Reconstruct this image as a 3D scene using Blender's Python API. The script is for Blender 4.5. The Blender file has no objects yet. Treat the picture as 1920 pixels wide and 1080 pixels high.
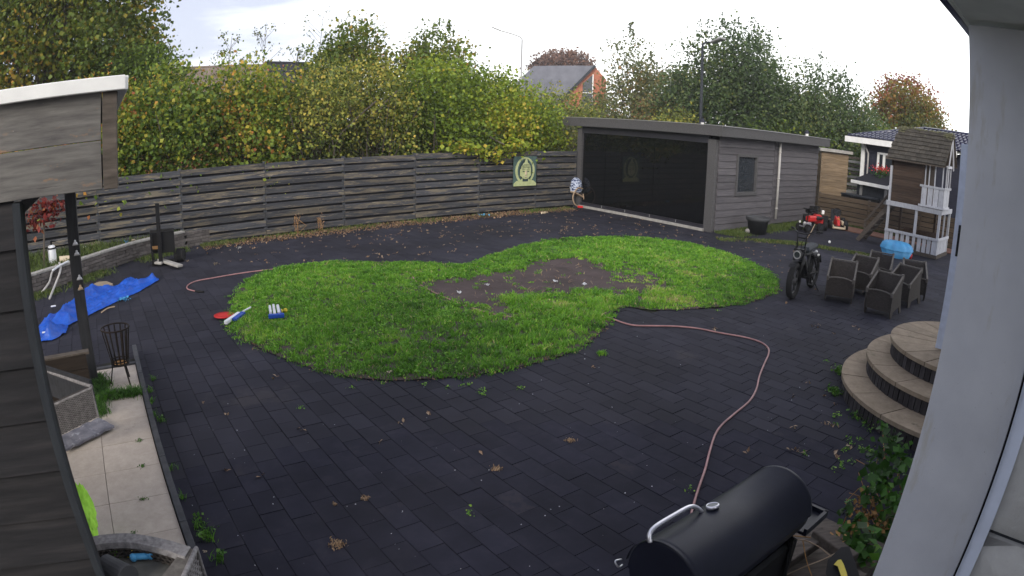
import bpy, math, random
import numpy as np
from mathutils import Vector, Matrix

random.seed(7)
RG = np.random.default_rng(11)
S = bpy.context.scene
COL = S.collection
R = math.radians

# ------------------------------------------------------------------ camera
# a wide-angle security camera 2.63 m above the yard, pitched down 14.6 degrees
CH, PITCH, ROLL, FPX, K3 = 2.633, 0.25507, 0.02632, 1234.9, 0.07105
fwd = Vector((0, math.cos(PITCH), -math.sin(PITCH)))
up0 = Vector((0, math.sin(PITCH), math.cos(PITCH)))
rt0 = Vector((1, 0, 0))
RT = rt0 * math.cos(ROLL) + up0 * math.sin(ROLL)
UP = -rt0 * math.sin(ROLL) + up0 * math.cos(ROLL)
cam = bpy.data.cameras.new('camera')
camo = bpy.data.objects.new('camera', cam)
COL.objects.link(camo)
m = Matrix.Identity(4)
for i in range(3):
    m[i][0], m[i][1], m[i][2] = RT[i], UP[i], -fwd[i]
m[2][3] = CH
camo.matrix_world = m
cam.type = 'PANO'
cam.panorama_type = 'FISHEYE_LENS_POLYNOMIAL'
cam.sensor_fit = 'HORIZONTAL'
cam.sensor_width, cam.sensor_height = 36.0, 20.25
cam.fisheye_fov = R(170)
_f = FPX / 1920 * 36
cam.fisheye_polynomial_k0 = 0
cam.fisheye_polynomial_k1 = -1 / _f
cam.fisheye_polynomial_k2 = 0
cam.fisheye_polynomial_k3 = -K3 / _f ** 3
cam.fisheye_polynomial_k4 = 0
cam.clip_start, cam.clip_end = 0.05, 2000
S.camera = camo

# ------------------------------------------------------------------ light
SUN_EL, SUN_AZ = 24, 200          # low veiled morning sun behind the house
w = bpy.data.worlds.new('World')
S.world = w
w.use_nodes = True
nt = w.node_tree
bg = nt.nodes['Background']
bg.inputs['Strength'].default_value = 0.1
sky = nt.nodes.new('ShaderNodeTexSky')
sky.sky_type = 'NISHITA'
sky.sun_disc = False
sky.sun_elevation = R(SUN_EL)
sky.sun_rotation = R(SUN_AZ)
tc = nt.nodes.new('ShaderNodeTexCoord')
mp = nt.nodes.new('ShaderNodeMapping')
mp.inputs['Rotation'].default_value = (0.25, 0.1, 0.5)
mp.inputs['Scale'].default_value = (1.2, 1.2, 7)
nz = nt.nodes.new('ShaderNodeTexNoise')
nz.inputs['Scale'].default_value = 1.6
nz.inputs['Detail'].default_value = 6
nz.inputs['Roughness'].default_value = 0.55
cr = nt.nodes.new('ShaderNodeValToRGB')
cr.color_ramp.elements[0].position = 0.22
cr.color_ramp.elements[1].position = 0.60
cr.color_ramp.elements[0].color = (3.2, 3.28, 3.9, 1)
cr.color_ramp.elements[1].color = (9.4, 9.3, 9.3, 1)
mx = nt.nodes.new('ShaderNodeMix')
mx.data_type = 'RGBA'
mx.inputs[0].default_value = 0.86
L = nt.links.new
L(tc.outputs['Generated'], mp.inputs[0]); L(mp.outputs[0], nz.inputs['Vector'])
vd = nt.nodes.new('ShaderNodeVectorMath'); vd.operation = 'DOT_PRODUCT'; vd.inputs[1].default_value = (0.55, 0.05, -0.45)
ad = nt.nodes.new('ShaderNodeMath'); ad.operation = 'ADD'; ad.use_clamp = True
L(tc.outputs['Generated'], vd.inputs[0]); L(vd.outputs['Value'], ad.inputs[0]); L(nz.outputs[0], ad.inputs[1]); L(ad.outputs[0], cr.inputs[0]); L(sky.outputs[0], mx.inputs[6]); L(cr.outputs[0], mx.inputs[7])
L(mx.outputs[2], bg.inputs['Color'])
sl = bpy.data.lights.new('sun', 'SUN')
sl.energy = 1.3
sl.angle = R(22)
sl.color = (1.0, 0.93, 0.82)
so = bpy.data.objects.new('sun', sl)
COL.objects.link(so)
_d = Vector((math.sin(R(SUN_AZ)) * math.cos(R(SUN_EL)), math.cos(R(SUN_AZ)) * math.cos(R(SUN_EL)), math.sin(R(SUN_EL))))
so.rotation_euler = _d.to_track_quat('Z', 'Y').to_euler()
so.location = _d * 60
S.view_settings.view_transform = 'Standard'
S.view_settings.look = 'None'
S.view_settings.gamma = 1
S.view_settings.use_curve_mapping = False
S.view_settings.exposure = 1.3
S.cycles.max_bounces = 6
S.cycles.transparent_max_bounces = 6

# ------------------------------------------------------------------ survey helpers: where a ray of the camera meets the place
def ray(px, py):
    x, y = px - 960, 540 - py
    r = math.hypot(x, y) / FPX
    th = r * (1 + K3 * r * r)
    s = math.sin(th) / max(r, 1e-9) / FPX
    return RT * (x * s) + UP * (y * s) + fwd * math.cos(th)
def G(px, py, z=0.0):                 # point at height z
    d = ray(px, py)
    t = (z - CH) / d.z
    return Vector((d.x * t, d.y * t, z))
def AZ(az, dist, z=0.0):
    return Vector((math.sin(R(az)) * dist, math.cos(R(az)) * dist, z))
TH = R(-52.2)                         # the garden's grid
U = Vector((math.cos(TH), math.sin(TH), 0))
W = Vector((-U.y, U.x, 0))
Z = Vector((0, 0, 1))

# ------------------------------------------------------------------ mesh helpers
class MB:
    def __init__(s):
        s.v, s.f, s.mi, s.cur = [], [], [], 0
        s.smooth = []
        s.sm = False
    def add(s, vs, fs):
        n = len(s.v)
        s.v += [tuple(v) for v in vs]
        for f in fs:
            s.f.append(tuple(i + n for i in f)); s.mi.append(s.cur); s.smooth.append(s.sm)
        return s
    def box(s, c, size, ax=None, bev=0.0):
        ax = ax or (Vector((1, 0, 0)), Vector((0, 1, 0)), Z)
        c = Vector(c)
        h = [q / 2 for q in size]
        if bev <= 0:
            vs = [c + ax[0] * (i * h[0]) + ax[1] * (j * h[1]) + ax[2] * (k * h[2]) for k in (-1, 1) for j in (-1, 1) for i in (-1, 1)]
            return s.add(vs, [(0, 2, 3, 1), (4, 5, 7, 6), (0, 1, 5, 4), (1, 3, 7, 5), (3, 2, 6, 7), (2, 0, 4, 6)])
        vs = []
        for k in (-1, 1):
            for ins in (0, 1):
                a = h[0] - bev * ins; b = h[1] - bev * ins
                z = k * (h[2] - bev * (1 - ins))
                vs += [c + ax[0] * (i * a) + ax[1] * (j * b) + ax[2] * z for i, j in ((-1, -1), (1, -1), (1, 1), (-1, 1))]
        # rings: 0 low outer, 4 low inner(bottom), 8 high outer, 12 high inner(top)
        fs = [(7, 6, 5, 4), (12, 13, 14, 15)]
        for i in range(4):
            j = (i + 1) % 4
            fs += [(4 + i, 4 + j, j, i), (i, j, 8 + j, 8 + i), (8 + i, 8 + j, 12 + j, 12 + i)]
        return s.add(vs, fs)
    def beam(s, a, b, w_, h_, up=Z, bev=0.0):
        a, b = Vector(a), Vector(b)
        x = (b - a).normalized()
        y = up.cross(x)
        y = y.normalized() if y.length > 1e-6 else Vector((0, 1, 0))
        z = x.cross(y)
        return s.box((a + b) / 2, ((b - a).length, w_, h_), (x, y, z), bev)
    def cyl(s, a, b, r0, r1=None, n=12, caps=True):
        r1 = r0 if r1 is None else r1
        a, b = Vector(a), Vector(b)
        x = (b - a).normalized()
        y = x.orthogonal().normalized(); z = x.cross(y)
        vs = []
        for c, r in ((a, r0), (b, r1)):
            vs += [c + y * (r * math.cos(2 * math.pi * i / n)) + z * (r * math.sin(2 * math.pi * i / n)) for i in range(n)]
        fs = [(i, (i + 1) % n, n + (i + 1) % n, n + i) for i in range(n)]
        if caps: fs += [tuple(range(n - 1, -1, -1)), tuple(range(n, 2 * n))]
        return s.add(vs, fs)
    def tube(s, pts, r, n=8, caps=True):
        pts = [Vector(p) for p in pts]
        rr = r if isinstance(r, (list, tuple)) else [r] * len(pts)
        t = (pts[1] - pts[0]).normalized(); y = t.orthogonal().normalized()
        vs = []
        for i, p in enumerate(pts):
            t = (pts[min(i + 1, len(pts) - 1)] - pts[max(i - 1, 0)]).normalized()
            y = (y - t * y.dot(t)).normalized(); z = t.cross(y)
            vs += [p + y * (rr[i] * math.cos(2 * math.pi * k / n)) + z * (rr[i] * math.sin(2 * math.pi * k / n)) for k in range(n)]
        fs = [(i * n + k, i * n + (k + 1) % n, (i + 1) * n + (k + 1) % n, (i + 1) * n + k) for i in range(len(pts) - 1) for k in range(n)]
        if caps: fs += [tuple(range(n - 1, -1, -1)), tuple(range((len(pts) - 1) * n, len(pts) * n))]
        return s.add(vs, fs)
    def ring(s, c, R_, r, n=24, k=6, ax=None):
        ax = ax or (Vector((1, 0, 0)), Vector((0, 1, 0)), Z)
        c = Vector(c); vs = []; fs = []
        for i in range(n):
            a = 2 * math.pi * i / n; d = ax[0] * math.cos(a) + ax[1] * math.sin(a)
            for j in range(k):
                b = 2 * math.pi * j / k
                vs.append(c + d * (R_ + r * math.cos(b)) + ax[2] * (r * math.sin(b)))
        for i in range(n):
            for j in range(k):
                fs.append((i * k + j, ((i + 1) % n) * k + j, ((i + 1) % n) * k + (j + 1) % k, i * k + (j + 1) % k))
        return s.add(vs, fs)
    def lathe(s, c, prof, n=20, ax=None, arc=None):
        ax = ax or (Vector((1, 0, 0)), Vector((0, 1, 0)), Z)
        c = Vector(c); vs = []; fs = []
        for r, z in prof:
            vs += [c + ax[0] * (r * math.cos(2 * math.pi * i / n)) + ax[1] * (r * math.sin(2 * math.pi * i / n)) + ax[2] * z for i in range(n)]
        for a in range(len(prof) - 1):
            for i in range(n):
                fs.append((a * n + i, a * n + (i + 1) % n, (a + 1) * n + (i + 1) % n, (a + 1) * n + i))
        return s.add(vs, fs)
    def prism(s, poly, z0, z1, ax=None, o=(0, 0, 0)):
        ax = ax or (Vector((1, 0, 0)), Vector((0, 1, 0)), Z)
        o = Vector(o); n = len(poly)
        vs = [o + ax[0] * p[0] + ax[1] * p[1] + ax[2] * z for z in (z0, z1) for p in poly]
        fs = [tuple(range(n - 1, -1, -1)), tuple(range(n, 2 * n))] + [(i, (i + 1) % n, n + (i + 1) % n, n + i) for i in range(n)]
        return s.add(vs, fs)
    def ball(s, c, r, n=12, sc=(1, 1, 1)):
        prof = [(math.sin(math.pi * i / (n // 2)) * r * sc[0], -math.cos(math.pi * i / (n // 2)) * r * sc[2]) for i in range(n // 2 + 1)]
        return s.lathe(c, prof, n)
    def build(s, name, mats, parent=None, smooth=False, **tags):
        me = bpy.data.meshes.new(name)
        me.from_pydata([tuple(v) for v in s.v], [], s.f)
        for mt in (mats if isinstance(mats, (list, tuple)) else [mats]): me.materials.append(mt)
        if any(s.mi): me.polygons.foreach_set('material_index', s.mi)
        if smooth or any(s.smooth):
            me.polygons.foreach_set('use_smooth', [smooth or q for q in s.smooth])
        me.update()
        o = bpy.data.objects.new(name, me)
        link(o, parent)
        tagset(o, **tags)
        return o

MW = {}
def link(o, parent=None):
    COL.objects.link(o)
    if parent is not None:
        o.parent = parent
        if parent.name in MW and not o.get('_local'):
            o.matrix_parent_inverse = MW[parent.name].inverted()
def tagset(o, label=None, cat=None, group=None, kind=None):
    if label: o['label'] = label
    if cat: o['category'] = cat
    if group: o['group'] = group
    if kind: o['kind'] = kind
    return o
def thing(name, label, cat, loc=(0, 0, 0), group=None, rz=0.0):
    """an Empty at the thing's base; parts built in world coordinates hang from it"""
    o = bpy.data.objects.new(name, None)
    o.empty_display_size = 0.2
    COL.objects.link(o)
    o.location = loc
    o.rotation_euler = (0, 0, rz)
    MW[o.name] = Matrix.Translation(Vector(loc)) @ Matrix.Rotation(rz, 4, 'Z')
    return tagset(o, label, cat, group)
def piece(name, me, mat4, parent=None):
    """a copy of a shared mesh placed by a world matrix"""
    o = bpy.data.objects.new(name, me)
    COL.objects.link(o)
    if parent is not None:
        o.parent = parent
        if parent.name in MW: o.matrix_parent_inverse = MW[parent.name].inverted()
    o.matrix_basis = mat4
    return o
def M4(loc, x=None, y=None, z=None, sc=(1, 1, 1)):
    x = Vector(x or (1, 0, 0)).normalized(); z = Vector(z or (0, 0, 1)).normalized()
    y = z.cross(x).normalized() if y is None else Vector(y)
    z = x.cross(y)
    mm = Matrix.Identity(4)
    for i in range(3):
        mm[i][0], mm[i][1], mm[i][2], mm[i][3] = x[i] * sc[0], y[i] * sc[1], z[i] * sc[2], loc[i]
    return mm
def unit_mesh(name, size, mat, bev=0.0):
    b = MB(); b.box((0, 0, 0), size, bev=bev)
    me = bpy.data.meshes.new(name); me.from_pydata(b.v, [], b.f); me.materials.append(mat); me.update()
    return me
def copy_tree(o, loc, rz, label, parent=None, sc=1.0):
    c = o.copy(); COL.objects.link(c); c.location = loc; c.rotation_euler = (0, 0, rz); c['label'] = label
    c.scale = (sc, sc, sc)
    for ch in [q for q in bpy.data.objects if q.parent == o]:
        d = ch.copy(); COL.objects.link(d); d.parent = c
        for g2 in [q for q in bpy.data.objects if q.parent == ch]:
            e = g2.copy(); COL.objects.link(e); e.parent = d
    return c

# ------------------------------------------------------------------ materials
MATS = {}
def ramp(nt, stops):
    r = nt.nodes.new('ShaderNodeValToRGB')
    e = r.color_ramp.elements
    while len(e) < len(stops): e.new(0.5)
    for q, (p, c) in zip(e, stops):
        q.position = p; q.color = (*c, 1)
    return r
def mat(name, stops, scale=8, stretch=(1, 1, 1), detail=5, rough=0.8, bump=0.0, bdist=0.01, metal=0.0, rnd=0.0,
        wear=None, coord='Object', spec=0.3, attr=None, trans=0.0, fine=None, nrough=0.6, macro=None):
    """stops: [(pos, rgb)...] over a noise; rnd: brightness spread between objects; wear: (rgb, threshold, scale, stretch)"""
    m_ = bpy.data.materials.new(name); m_.use_nodes = True
    nt = m_.node_tree; N = nt.nodes; L = nt.links.new
    b = N['Principled BSDF']
    b.inputs['Roughness'].default_value = rough
    b.inputs['Metallic'].default_value = metal
    b.inputs['Specular IOR Level'].default_value = spec
    tc = N.new('ShaderNodeTexCoord'); oi = N.new('ShaderNodeObjectInfo')
    off = N.new('ShaderNodeVectorMath'); off.operation = 'MULTIPLY_ADD'
    L(oi.outputs['Random'], off.inputs[0]); off.inputs[1].default_value = (37, 19, 53); L(tc.outputs[coord], off.inputs[2])
    mp = N.new('ShaderNodeMapping'); mp.inputs['Scale'].default_value = stretch
    L(off.outputs[0], mp.inputs[0])
    nz = N.new('ShaderNodeTexNoise'); nz.inputs['Scale'].default_value = scale; nz.inputs['Detail'].default_value = detail
    nz.inputs['Roughness'].default_value = nrough
    L(mp.outputs[0], nz.inputs['Vector'])
    r = ramp(nt, stops)
    if attr:
        a = N.new('ShaderNodeAttribute'); a.attribute_name = attr; L(a.outputs['Fac'], r.inputs[0])
    else:
        L(nz.outputs[0], r.inputs[0])
    col = r.outputs[0]
    if wear:
        for wv in (wear if isinstance(wear, list) else [wear]):
            wc, th, ws, wst = wv
            mp2 = N.new('ShaderNodeMapping'); mp2.inputs['Scale'].default_value = wst; L(off.outputs[0], mp2.inputs[0])
            n2 = N.new('ShaderNodeTexNoise'); n2.inputs['Scale'].default_value = ws; n2.inputs['Detail'].default_value = 8
            n2.inputs['Roughness'].default_value = 0.7
            L(mp2.outputs[0], n2.inputs['Vector'])
            mr = N.new('ShaderNodeMapRange'); mr.inputs[1].default_value = th; mr.inputs[2].default_value = th + 0.07
            L(n2.outputs[0], mr.inputs[0])
            x = N.new('ShaderNodeMix'); x.data_type = 'RGBA'
            L(mr.outputs[0], x.inputs[0]); L(col, x.inputs[6]); x.inputs[7].default_value = (*wc, 1)
            col = x.outputs[2]
    if rnd:
        hs = N.new('ShaderNodeHueSaturation'); ml = N.new('ShaderNodeMapRange')
        ml.inputs[3].default_value = 1 - rnd; ml.inputs[4].default_value = 1 + rnd
        L(oi.outputs['Random'], ml.inputs[0]); L(ml.outputs[0], hs.inputs['Value']); L(col, hs.inputs['Color'])
        col = hs.outputs[0]
    if macro:      # broad weathering that runs across neighbouring pieces
        ge = N.new('ShaderNodeNewGeometry'); n4 = N.new('ShaderNodeTexNoise'); n4.inputs['Scale'].default_value = macro[0]; n4.inputs['Detail'].default_value = 6; n4.inputs['Roughness'].default_value = 0.62
        L(ge.outputs['Position'], n4.inputs['Vector'])
        m4 = N.new('ShaderNodeMapRange'); m4.inputs[1].default_value = 0.32; m4.inputs[2].default_value = 0.68; m4.inputs[3].default_value = macro[1]; m4.inputs[4].default_value = macro[2]
        L(n4.outputs[0], m4.inputs[0]); h4 = N.new('ShaderNodeHueSaturation'); L(m4.outputs[0], h4.inputs['Value']); L(col, h4.inputs['Color']); col = h4.outputs[0]
    L(col, b.inputs['Base Color'])
    if bump:
        bp = N.new('ShaderNodeBump'); bp.inputs['Strength'].default_value = bump; bp.inputs['Distance'].default_value = bdist
        if fine:
            n3 = N.new('ShaderNodeTexNoise'); n3.inputs['Scale'].default_value = fine; n3.inputs['Detail'].default_value = 3
            L(tc.outputs[coord], n3.inputs['Vector']); L(n3.outputs[0], bp.inputs['Height'])
        else:
            L(nz.outputs[0], bp.inputs['Height'])
        L(bp.outputs[0], b.inputs['Normal'])
    if trans:
        t = N.new('ShaderNodeBsdfTranslucent'); L(col, t.inputs[0])
        ms = N.new('ShaderNodeMixShader'); ms.inputs[0].default_value = trans
        L(b.outputs[0], ms.inputs[1]); L(t.outputs[0], ms.inputs[2]); L(ms.outputs[0], N['Material Output'].inputs[0])
    MATS[name] = m_
    return m_
def solid(name, c, **k):
    c2 = tuple(q * 0.82 for q in c)
    k.setdefault('scale', 14)
    return mat(name, [(0.3, c2), (0.7, c)], **k)
# ------------------------------------------------------------------ the palette
GRAIN = (1.2, 22, 22)
m_fence = mat('fence_wood', [(0.3, (0.028, 0.030, 0.036)), (0.6, (0.06, 0.062, 0.07)), (0.8, (0.10, 0.10, 0.10))], 1.6, GRAIN, rough=0.85, bump=0.5, bdist=0.004, rnd=0.25,
              wear=[((0.125, 0.108, 0.082), 0.51, 1.1, (1.0, 9, 9)), ((0.22, 0.185, 0.135), 0.575, 2.6, (1, 9, 9))])
m_gapshade = solid('gap_shade', (0.006, 0.006, 0.009), rough=0.9)  # near-black colour standing in for shade between fence slats
m_fpost = mat('fence_post', [(0.3, (0.035, 0.04, 0.05)), (0.7, (0.07, 0.075, 0.085))], 3, (10, 10, 1), rough=0.85, rnd=0.1)
m_shed = mat('shed_cladding', [(0.3, (0.060, 0.056, 0.064)), (0.55, (0.085, 0.08, 0.088)), (0.8, (0.125, 0.115, 0.12))], 1.5, GRAIN, rough=0.85, bump=0.5, bdist=0.004, rnd=0.14)
m_shedtrim = mat('shed_trim', [(0.3, (0.05, 0.05, 0.053)), (0.7, (0.088, 0.085, 0.088))], 2.0, GRAIN, rough=0.8, bump=0.3, bdist=0.003, rnd=0.1)
m_trimedge = solid('roof_edge_metal', (0.30, 0.30, 0.31), rough=0.5, metal=0.3)
m_glass = solid('dark_glass', (0.003, 0.0035, 0.004), rough=0.03, spec=0.5)
m_glasslight = solid('window_glass', (0.03, 0.035, 0.042), rough=0.08, spec=0.6)
m_alu = solid('anthracite_rail', (0.035, 0.035, 0.045), rough=0.45, metal=0.3)
m_conc = mat('concrete', [(0.3, (0.22, 0.21, 0.2)), (0.7, (0.36, 0.35, 0.33))], 9, detail=8, rough=0.9, bump=0.3)
m_pvc = solid('grey_pvc', (0.42, 0.41, 0.40), rough=0.5)
m_white = mat('white_paint', [(0.3, (0.74, 0.74, 0.73)), (0.7, (0.87, 0.87, 0.85))], 6, rough=0.55, rnd=0.05)
m_wornwhite = mat('worn_white_paint', [(0.25, (0.34, 0.345, 0.38)), (0.6, (0.47, 0.48, 0.52)), (0.85, (0.58, 0.585, 0.61))], 5, (6, 6, 1.5), rough=0.75, bump=0.3, bdist=0.003, rnd=0.12,
                  wear=((0.17, 0.15, 0.14), 0.60, 6, (5, 5, 1)))
m_brownwood = mat('brown_boards', [(0.3, (0.035, 0.022, 0.016)), (0.6, (0.07, 0.047, 0.034)), (0.85, (0.11, 0.08, 0.06))], 1.8, GRAIN, rough=0.85, bump=0.4, bdist=0.004, rnd=0.2)
m_shadeboards = mat('shaded_boards', [(0.3, (0.014, 0.010, 0.008)), (0.7, (0.034, 0.025, 0.019))], 1.8, GRAIN, rough=0.85, bump=0.3, bdist=0.004, rnd=0.15)  # brown boards darkened: shade on the low wall put into the colour
m_brownfence = mat('brown_fence', [(0.3, (0.055, 0.038, 0.026)), (0.6, (0.10, 0.075, 0.05)), (0.85, (0.15, 0.12, 0.08))], 1.8, GRAIN, rough=0.85, bump=0.4, bdist=0.004, rnd=0.2)
m_oldwood = mat('old_wood', [(0.3, (0.05, 0.042, 0.035)), (0.7, (0.12, 0.10, 0.085))], 3, (2, 12, 12), rough=0.9, bump=0.4, bdist=0.004, rnd=0.2)
m_tan = mat('tan_boards', [(0.3, (0.11, 0.078, 0.048)), (0.7, (0.25, 0.185, 0.12))], 1.6, (1.2, 16, 16), rough=0.8, bump=0.3, bdist=0.004, rnd=0.14)
m_shingle = mat('mossy_shingle', [(0.3, (0.03, 0.027, 0.022)), (0.6, (0.065, 0.058, 0.048)), (0.85, (0.11, 0.10, 0.085))], 7, (1, 1, 1), detail=9, rough=0.95, bump=0.6, bdist=0.01, rnd=0.22,
                wear=((0.16, 0.16, 0.08), 0.63, 5, (1, 1, 1)))
m_moss = mat('moss', [(0.3, (0.08, 0.085, 0.03)), (0.7, (0.30, 0.30, 0.18))], 20, rough=1, bump=0.8)
m_cabin = mat('cabin_boards', [(0.28, (0.010, 0.0105, 0.0125)), (0.5, (0.019, 0.0185, 0.021)), (0.72, (0.036, 0.034, 0.036))], 1.3, (1.3, 15, 15), detail=9, rough=0.85, bump=0.6, bdist=0.004, rnd=0.12,
              wear=((0.014, 0.013, 0.013), 0.66, 2.0, (2.2, 26, 26)))
m_fascia = mat('weathered_fascia', [(0.30, (0.080, 0.075, 0.075)), (0.5, (0.135, 0.128, 0.122)), (0.70, (0.19, 0.182, 0.17))], 4.5, (1.0, 9, 9), detail=10, rough=0.9, bump=0.5, bdist=0.003, rnd=0.1,
               wear=[((0.25, 0.165, 0.11), 0.60, 5.0, (1, 2.5, 2.5)), ((0.035, 0.03, 0.03), 0.60, 0.8, (1.3, 22, 22)), ((0.25, 0.24, 0.22), 0.66, 26, (1, 2, 2))])
m_rimgrey = solid('cast_rim', (0.10, 0.10, 0.105), rough=0.45, metal=0.5)
m_darktrim = mat('dark_trim', [(0.3, (0.015, 0.018, 0.023)), (0.7, (0.028, 0.033, 0.040))], 4, (8, 8, 1), rough=0.75, rnd=0.1)
m_post = mat('painted_post', [(0.3, (0.012, 0.013, 0.016)), (0.7, (0.03, 0.032, 0.038))], 4, (8, 8, 1), rough=0.6, bump=0.2, bdist=0.003)
m_paver = mat('anthracite_paver', [(0.25, (0.0098, 0.0102, 0.0172)), (0.5, (0.0142, 0.0144, 0.0240)), (0.72, (0.0225, 0.0222, 0.0330))], 3.2, detail=9, rough=0.9, bump=0.5, bdist=0.0015, rnd=0.13, fine=260,
              wear=[((0.026, 0.024, 0.031), 0.60, 1.6, (1, 1, 1)), ((0.05, 0.048, 0.05), 0.72, 60, (1, 1, 1))], nrough=0.7, spec=0.2, macro=(0.55, 0.68, 1.55))
m_paverm = mat('anthracite_paver_field', [(0.0, (0.0105, 0.0108, 0.0178)), (1.0, (0.0215, 0.0212, 0.0310))], 2, detail=6, rough=0.88, attr='tone', bump=0.4, bdist=0.0015, fine=200, spec=0.25,
               wear=((0.026, 0.024, 0.030), 0.60, 0.8, (1, 1, 1)), macro=(0.55, 0.68, 1.55))
m_joint = mat('joint_sand', [(0.42, (0.004, 0.004, 0.006)), (0.60, (0.012, 0.013, 0.006))], 3, detail=8, rough=1)
m_soil = mat('soil', [(0.3, (0.038, 0.028, 0.027)), (0.6, (0.068, 0.050, 0.049)), (0.85, (0.105, 0.083, 0.084))], 2.2, detail=10, rough=0.95, bump=0.9, bdist=0.03,
             wear=((0.045, 0.055, 0.02), 0.63, 1.6, (1, 1, 1)))
m_ground = mat('ground_soil', [(0.3, (0.035, 0.04, 0.02)), (0.7, (0.07, 0.075, 0.035))], 0.4, detail=9, rough=1, bump=0.5, bdist=0.05)
m_redpave = mat('red_paving', [(0.3, (0.13, 0.065, 0.045)), (0.7, (0.20, 0.105, 0.075))], 10, rough=0.9, rnd=0.15)
m_tile = mat('terrace_tile', [(0.3, (0.31, 0.27, 0.235)), (0.6, (0.40, 0.352, 0.31)), (0.85, (0.48, 0.43, 0.38))], 9, detail=10, rough=0.7, bump=0.2, bdist=0.002, rnd=0.05, fine=150, nrough=0.75,
             wear=((0.22, 0.19, 0.17), 0.68, 3, (1, 1, 1)))
m_kerb = mat('dark_kerb', [(0.3, (0.03, 0.032, 0.038)), (0.7, (0.06, 0.062, 0.07))], 12, rough=0.85, rnd=0.15, bump=0.2)
m_brickgrey = mat('grey_brick', [(0.3, (0.07, 0.062, 0.06)), (0.7, (0.14, 0.125, 0.12))], 14, detail=8, rough=0.95, bump=0.6, bdist=0.004, rnd=0.3)
m_slab = mat('step_slab', [(0.28, (0.17, 0.135, 0.092)), (0.55, (0.25, 0.20, 0.145)), (0.8, (0.33, 0.27, 0.20))], 7, detail=10, rough=0.9, bump=0.5, bdist=0.004, rnd=0.1, nrough=0.75,
             wear=((0.09, 0.085, 0.055), 0.62, 3.0, (1, 1, 1)))
m_riser = mat('palisade_brick', [(0.3, (0.022, 0.02, 0.022)), (0.7, (0.055, 0.05, 0.052))], 6, (4, 4, 1), detail=8, rough=0.95, bump=0.6, bdist=0.004, rnd=0.35,
              wear=((0.30, 0.29, 0.28), 0.67, 5, (3, 3, 0.8)))
m_panel = mat('speckled_panel', [(0.35, (0.49, 0.505, 0.545)), (0.65, (0.55, 0.565, 0.60))], 3, detail=4, rough=0.7, bump=0.25, bdist=0.001, fine=240, macro=(1.3, 0.90, 1.06),
              wear=[((0.24, 0.24, 0.25), 0.655, 90, (1, 1, 1)), ((0.46, 0.455, 0.44), 0.60, 2.2, (3, 3, 0.6))], rnd=0.0)
m_stone = mat('split_stone', [(0.3, (0.27, 0.27, 0.26)), (0.7, (0.40, 0.40, 0.39))], 5, detail=9, rough=0.9, bump=0.8, bdist=0.02, rnd=0.08)
m_door = solid('door_paint', (0.50, 0.55, 0.66), rough=0.5)
m_black = solid('black_metal', (0.012, 0.012, 0.013), rough=0.5, metal=0.4)
m_ironrust = mat('rusty_iron', [(0.4, (0.010, 0.009, 0.009)), (0.75, (0.028, 0.017, 0.012))], 9, rough=0.8, metal=0.2)
m_rust = mat('rust', [(0.3, (0.22, 0.11, 0.04)), (0.7, (0.42, 0.24, 0.09))], 18, rough=0.9)
m_bbq = mat('smoker_paint', [(0.35, (0.004, 0.0055, 0.014)), (0.62, (0.007, 0.009, 0.020)), (0.75, (0.016, 0.018, 0.028))], 9, detail=12, rough=0.47, bump=0.25, bdist=0.001, spec=0.34, fine=120, nrough=0.75, wear=[((0.022, 0.023, 0.030), 0.64, 14, (1, 1, 1)), ((0.09, 0.085, 0.085), 0.72, 70, (1, 1, 1))])
m_steel = solid('polished_steel', (0.80, 0.80, 0.86), rough=0.30, metal=0.85)
m_dial = solid('dial_face', (0.16, 0.17, 0.17), rough=0.3)
m_rubber = solid('rubber', (0.012, 0.012, 0.013), rough=0.85)
m_red = solid('red_plastic', (0.55, 0.03, 0.03), rough=0.35)
m_cream = solid('cream_plastic', (0.6, 0.5, 0.36), rough=0.5)
m_blue = mat('blue_tarpaulin', [(0.3, (0.004, 0.055, 0.36)), (0.7, (0.009, 0.10, 0.52))], 7, detail=8, rough=0.42, bump=0.9, bdist=0.03, spec=0.4, wear=((0.05, 0.10, 0.26), 0.66, 5, (1, 1, 1)))
m_shell = mat('blue_shell_plastic', [(0.3, (0.06, 0.26, 0.52)), (0.7, (0.09, 0.36, 0.64))], 4, rough=0.45)
m_toyblue = solid('toy_blue', (0.02, 0.07, 0.38), rough=0.4)
m_toywhite = solid('toy_white', (0.72, 0.74, 0.78), rough=0.4)
m_lime = mat('lime_fabric', [(0.3, (0.20, 0.44, 0.03)), (0.7, (0.34, 0.66, 0.07))], 10, rough=0.8, bump=0.5)
m_hose = mat('hose_rubber', [(0.3, (0.23, 0.11, 0.11)), (0.7, (0.40, 0.21, 0.21))], 7, rough=0.45, spec=0.5)
m_wick = mat('grey_wicker', [(0.3, (0.11, 0.105, 0.11)), (0.7, (0.27, 0.26, 0.265))], 30, rough=0.7, rnd=0.1)
m_wickd = mat('dark_wicker', [(0.3, (0.030, 0.026, 0.024)), (0.7, (0.066, 0.057, 0.052))], 26, (1, 1, 3), rough=0.75, bump=0.6, bdist=0.004, rnd=0.2)
m_wickrim = mat('wicker_rim', [(0.3, (0.08, 0.072, 0.066)), (0.7, (0.15, 0.138, 0.125))], 26, rough=0.75, rnd=0.15)
m_cush = mat('grey_cushion', [(0.35, (0.11, 0.11, 0.135)), (0.6, (0.17, 0.17, 0.20))], 9, rough=0.9, bump=0.4, bdist=0.01,
             wear=((0.30, 0.30, 0.34), 0.56, 12, (1, 1, 1)))
m_hard = mat('compost', [(0.3, (0.05, 0.05, 0.047)), (0.7, (0.13, 0.13, 0.12))], 4, detail=9, rough=0.95)
m_pot = solid('grey_pot', (0.055, 0.057, 0.063), rough=0.7)
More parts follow.
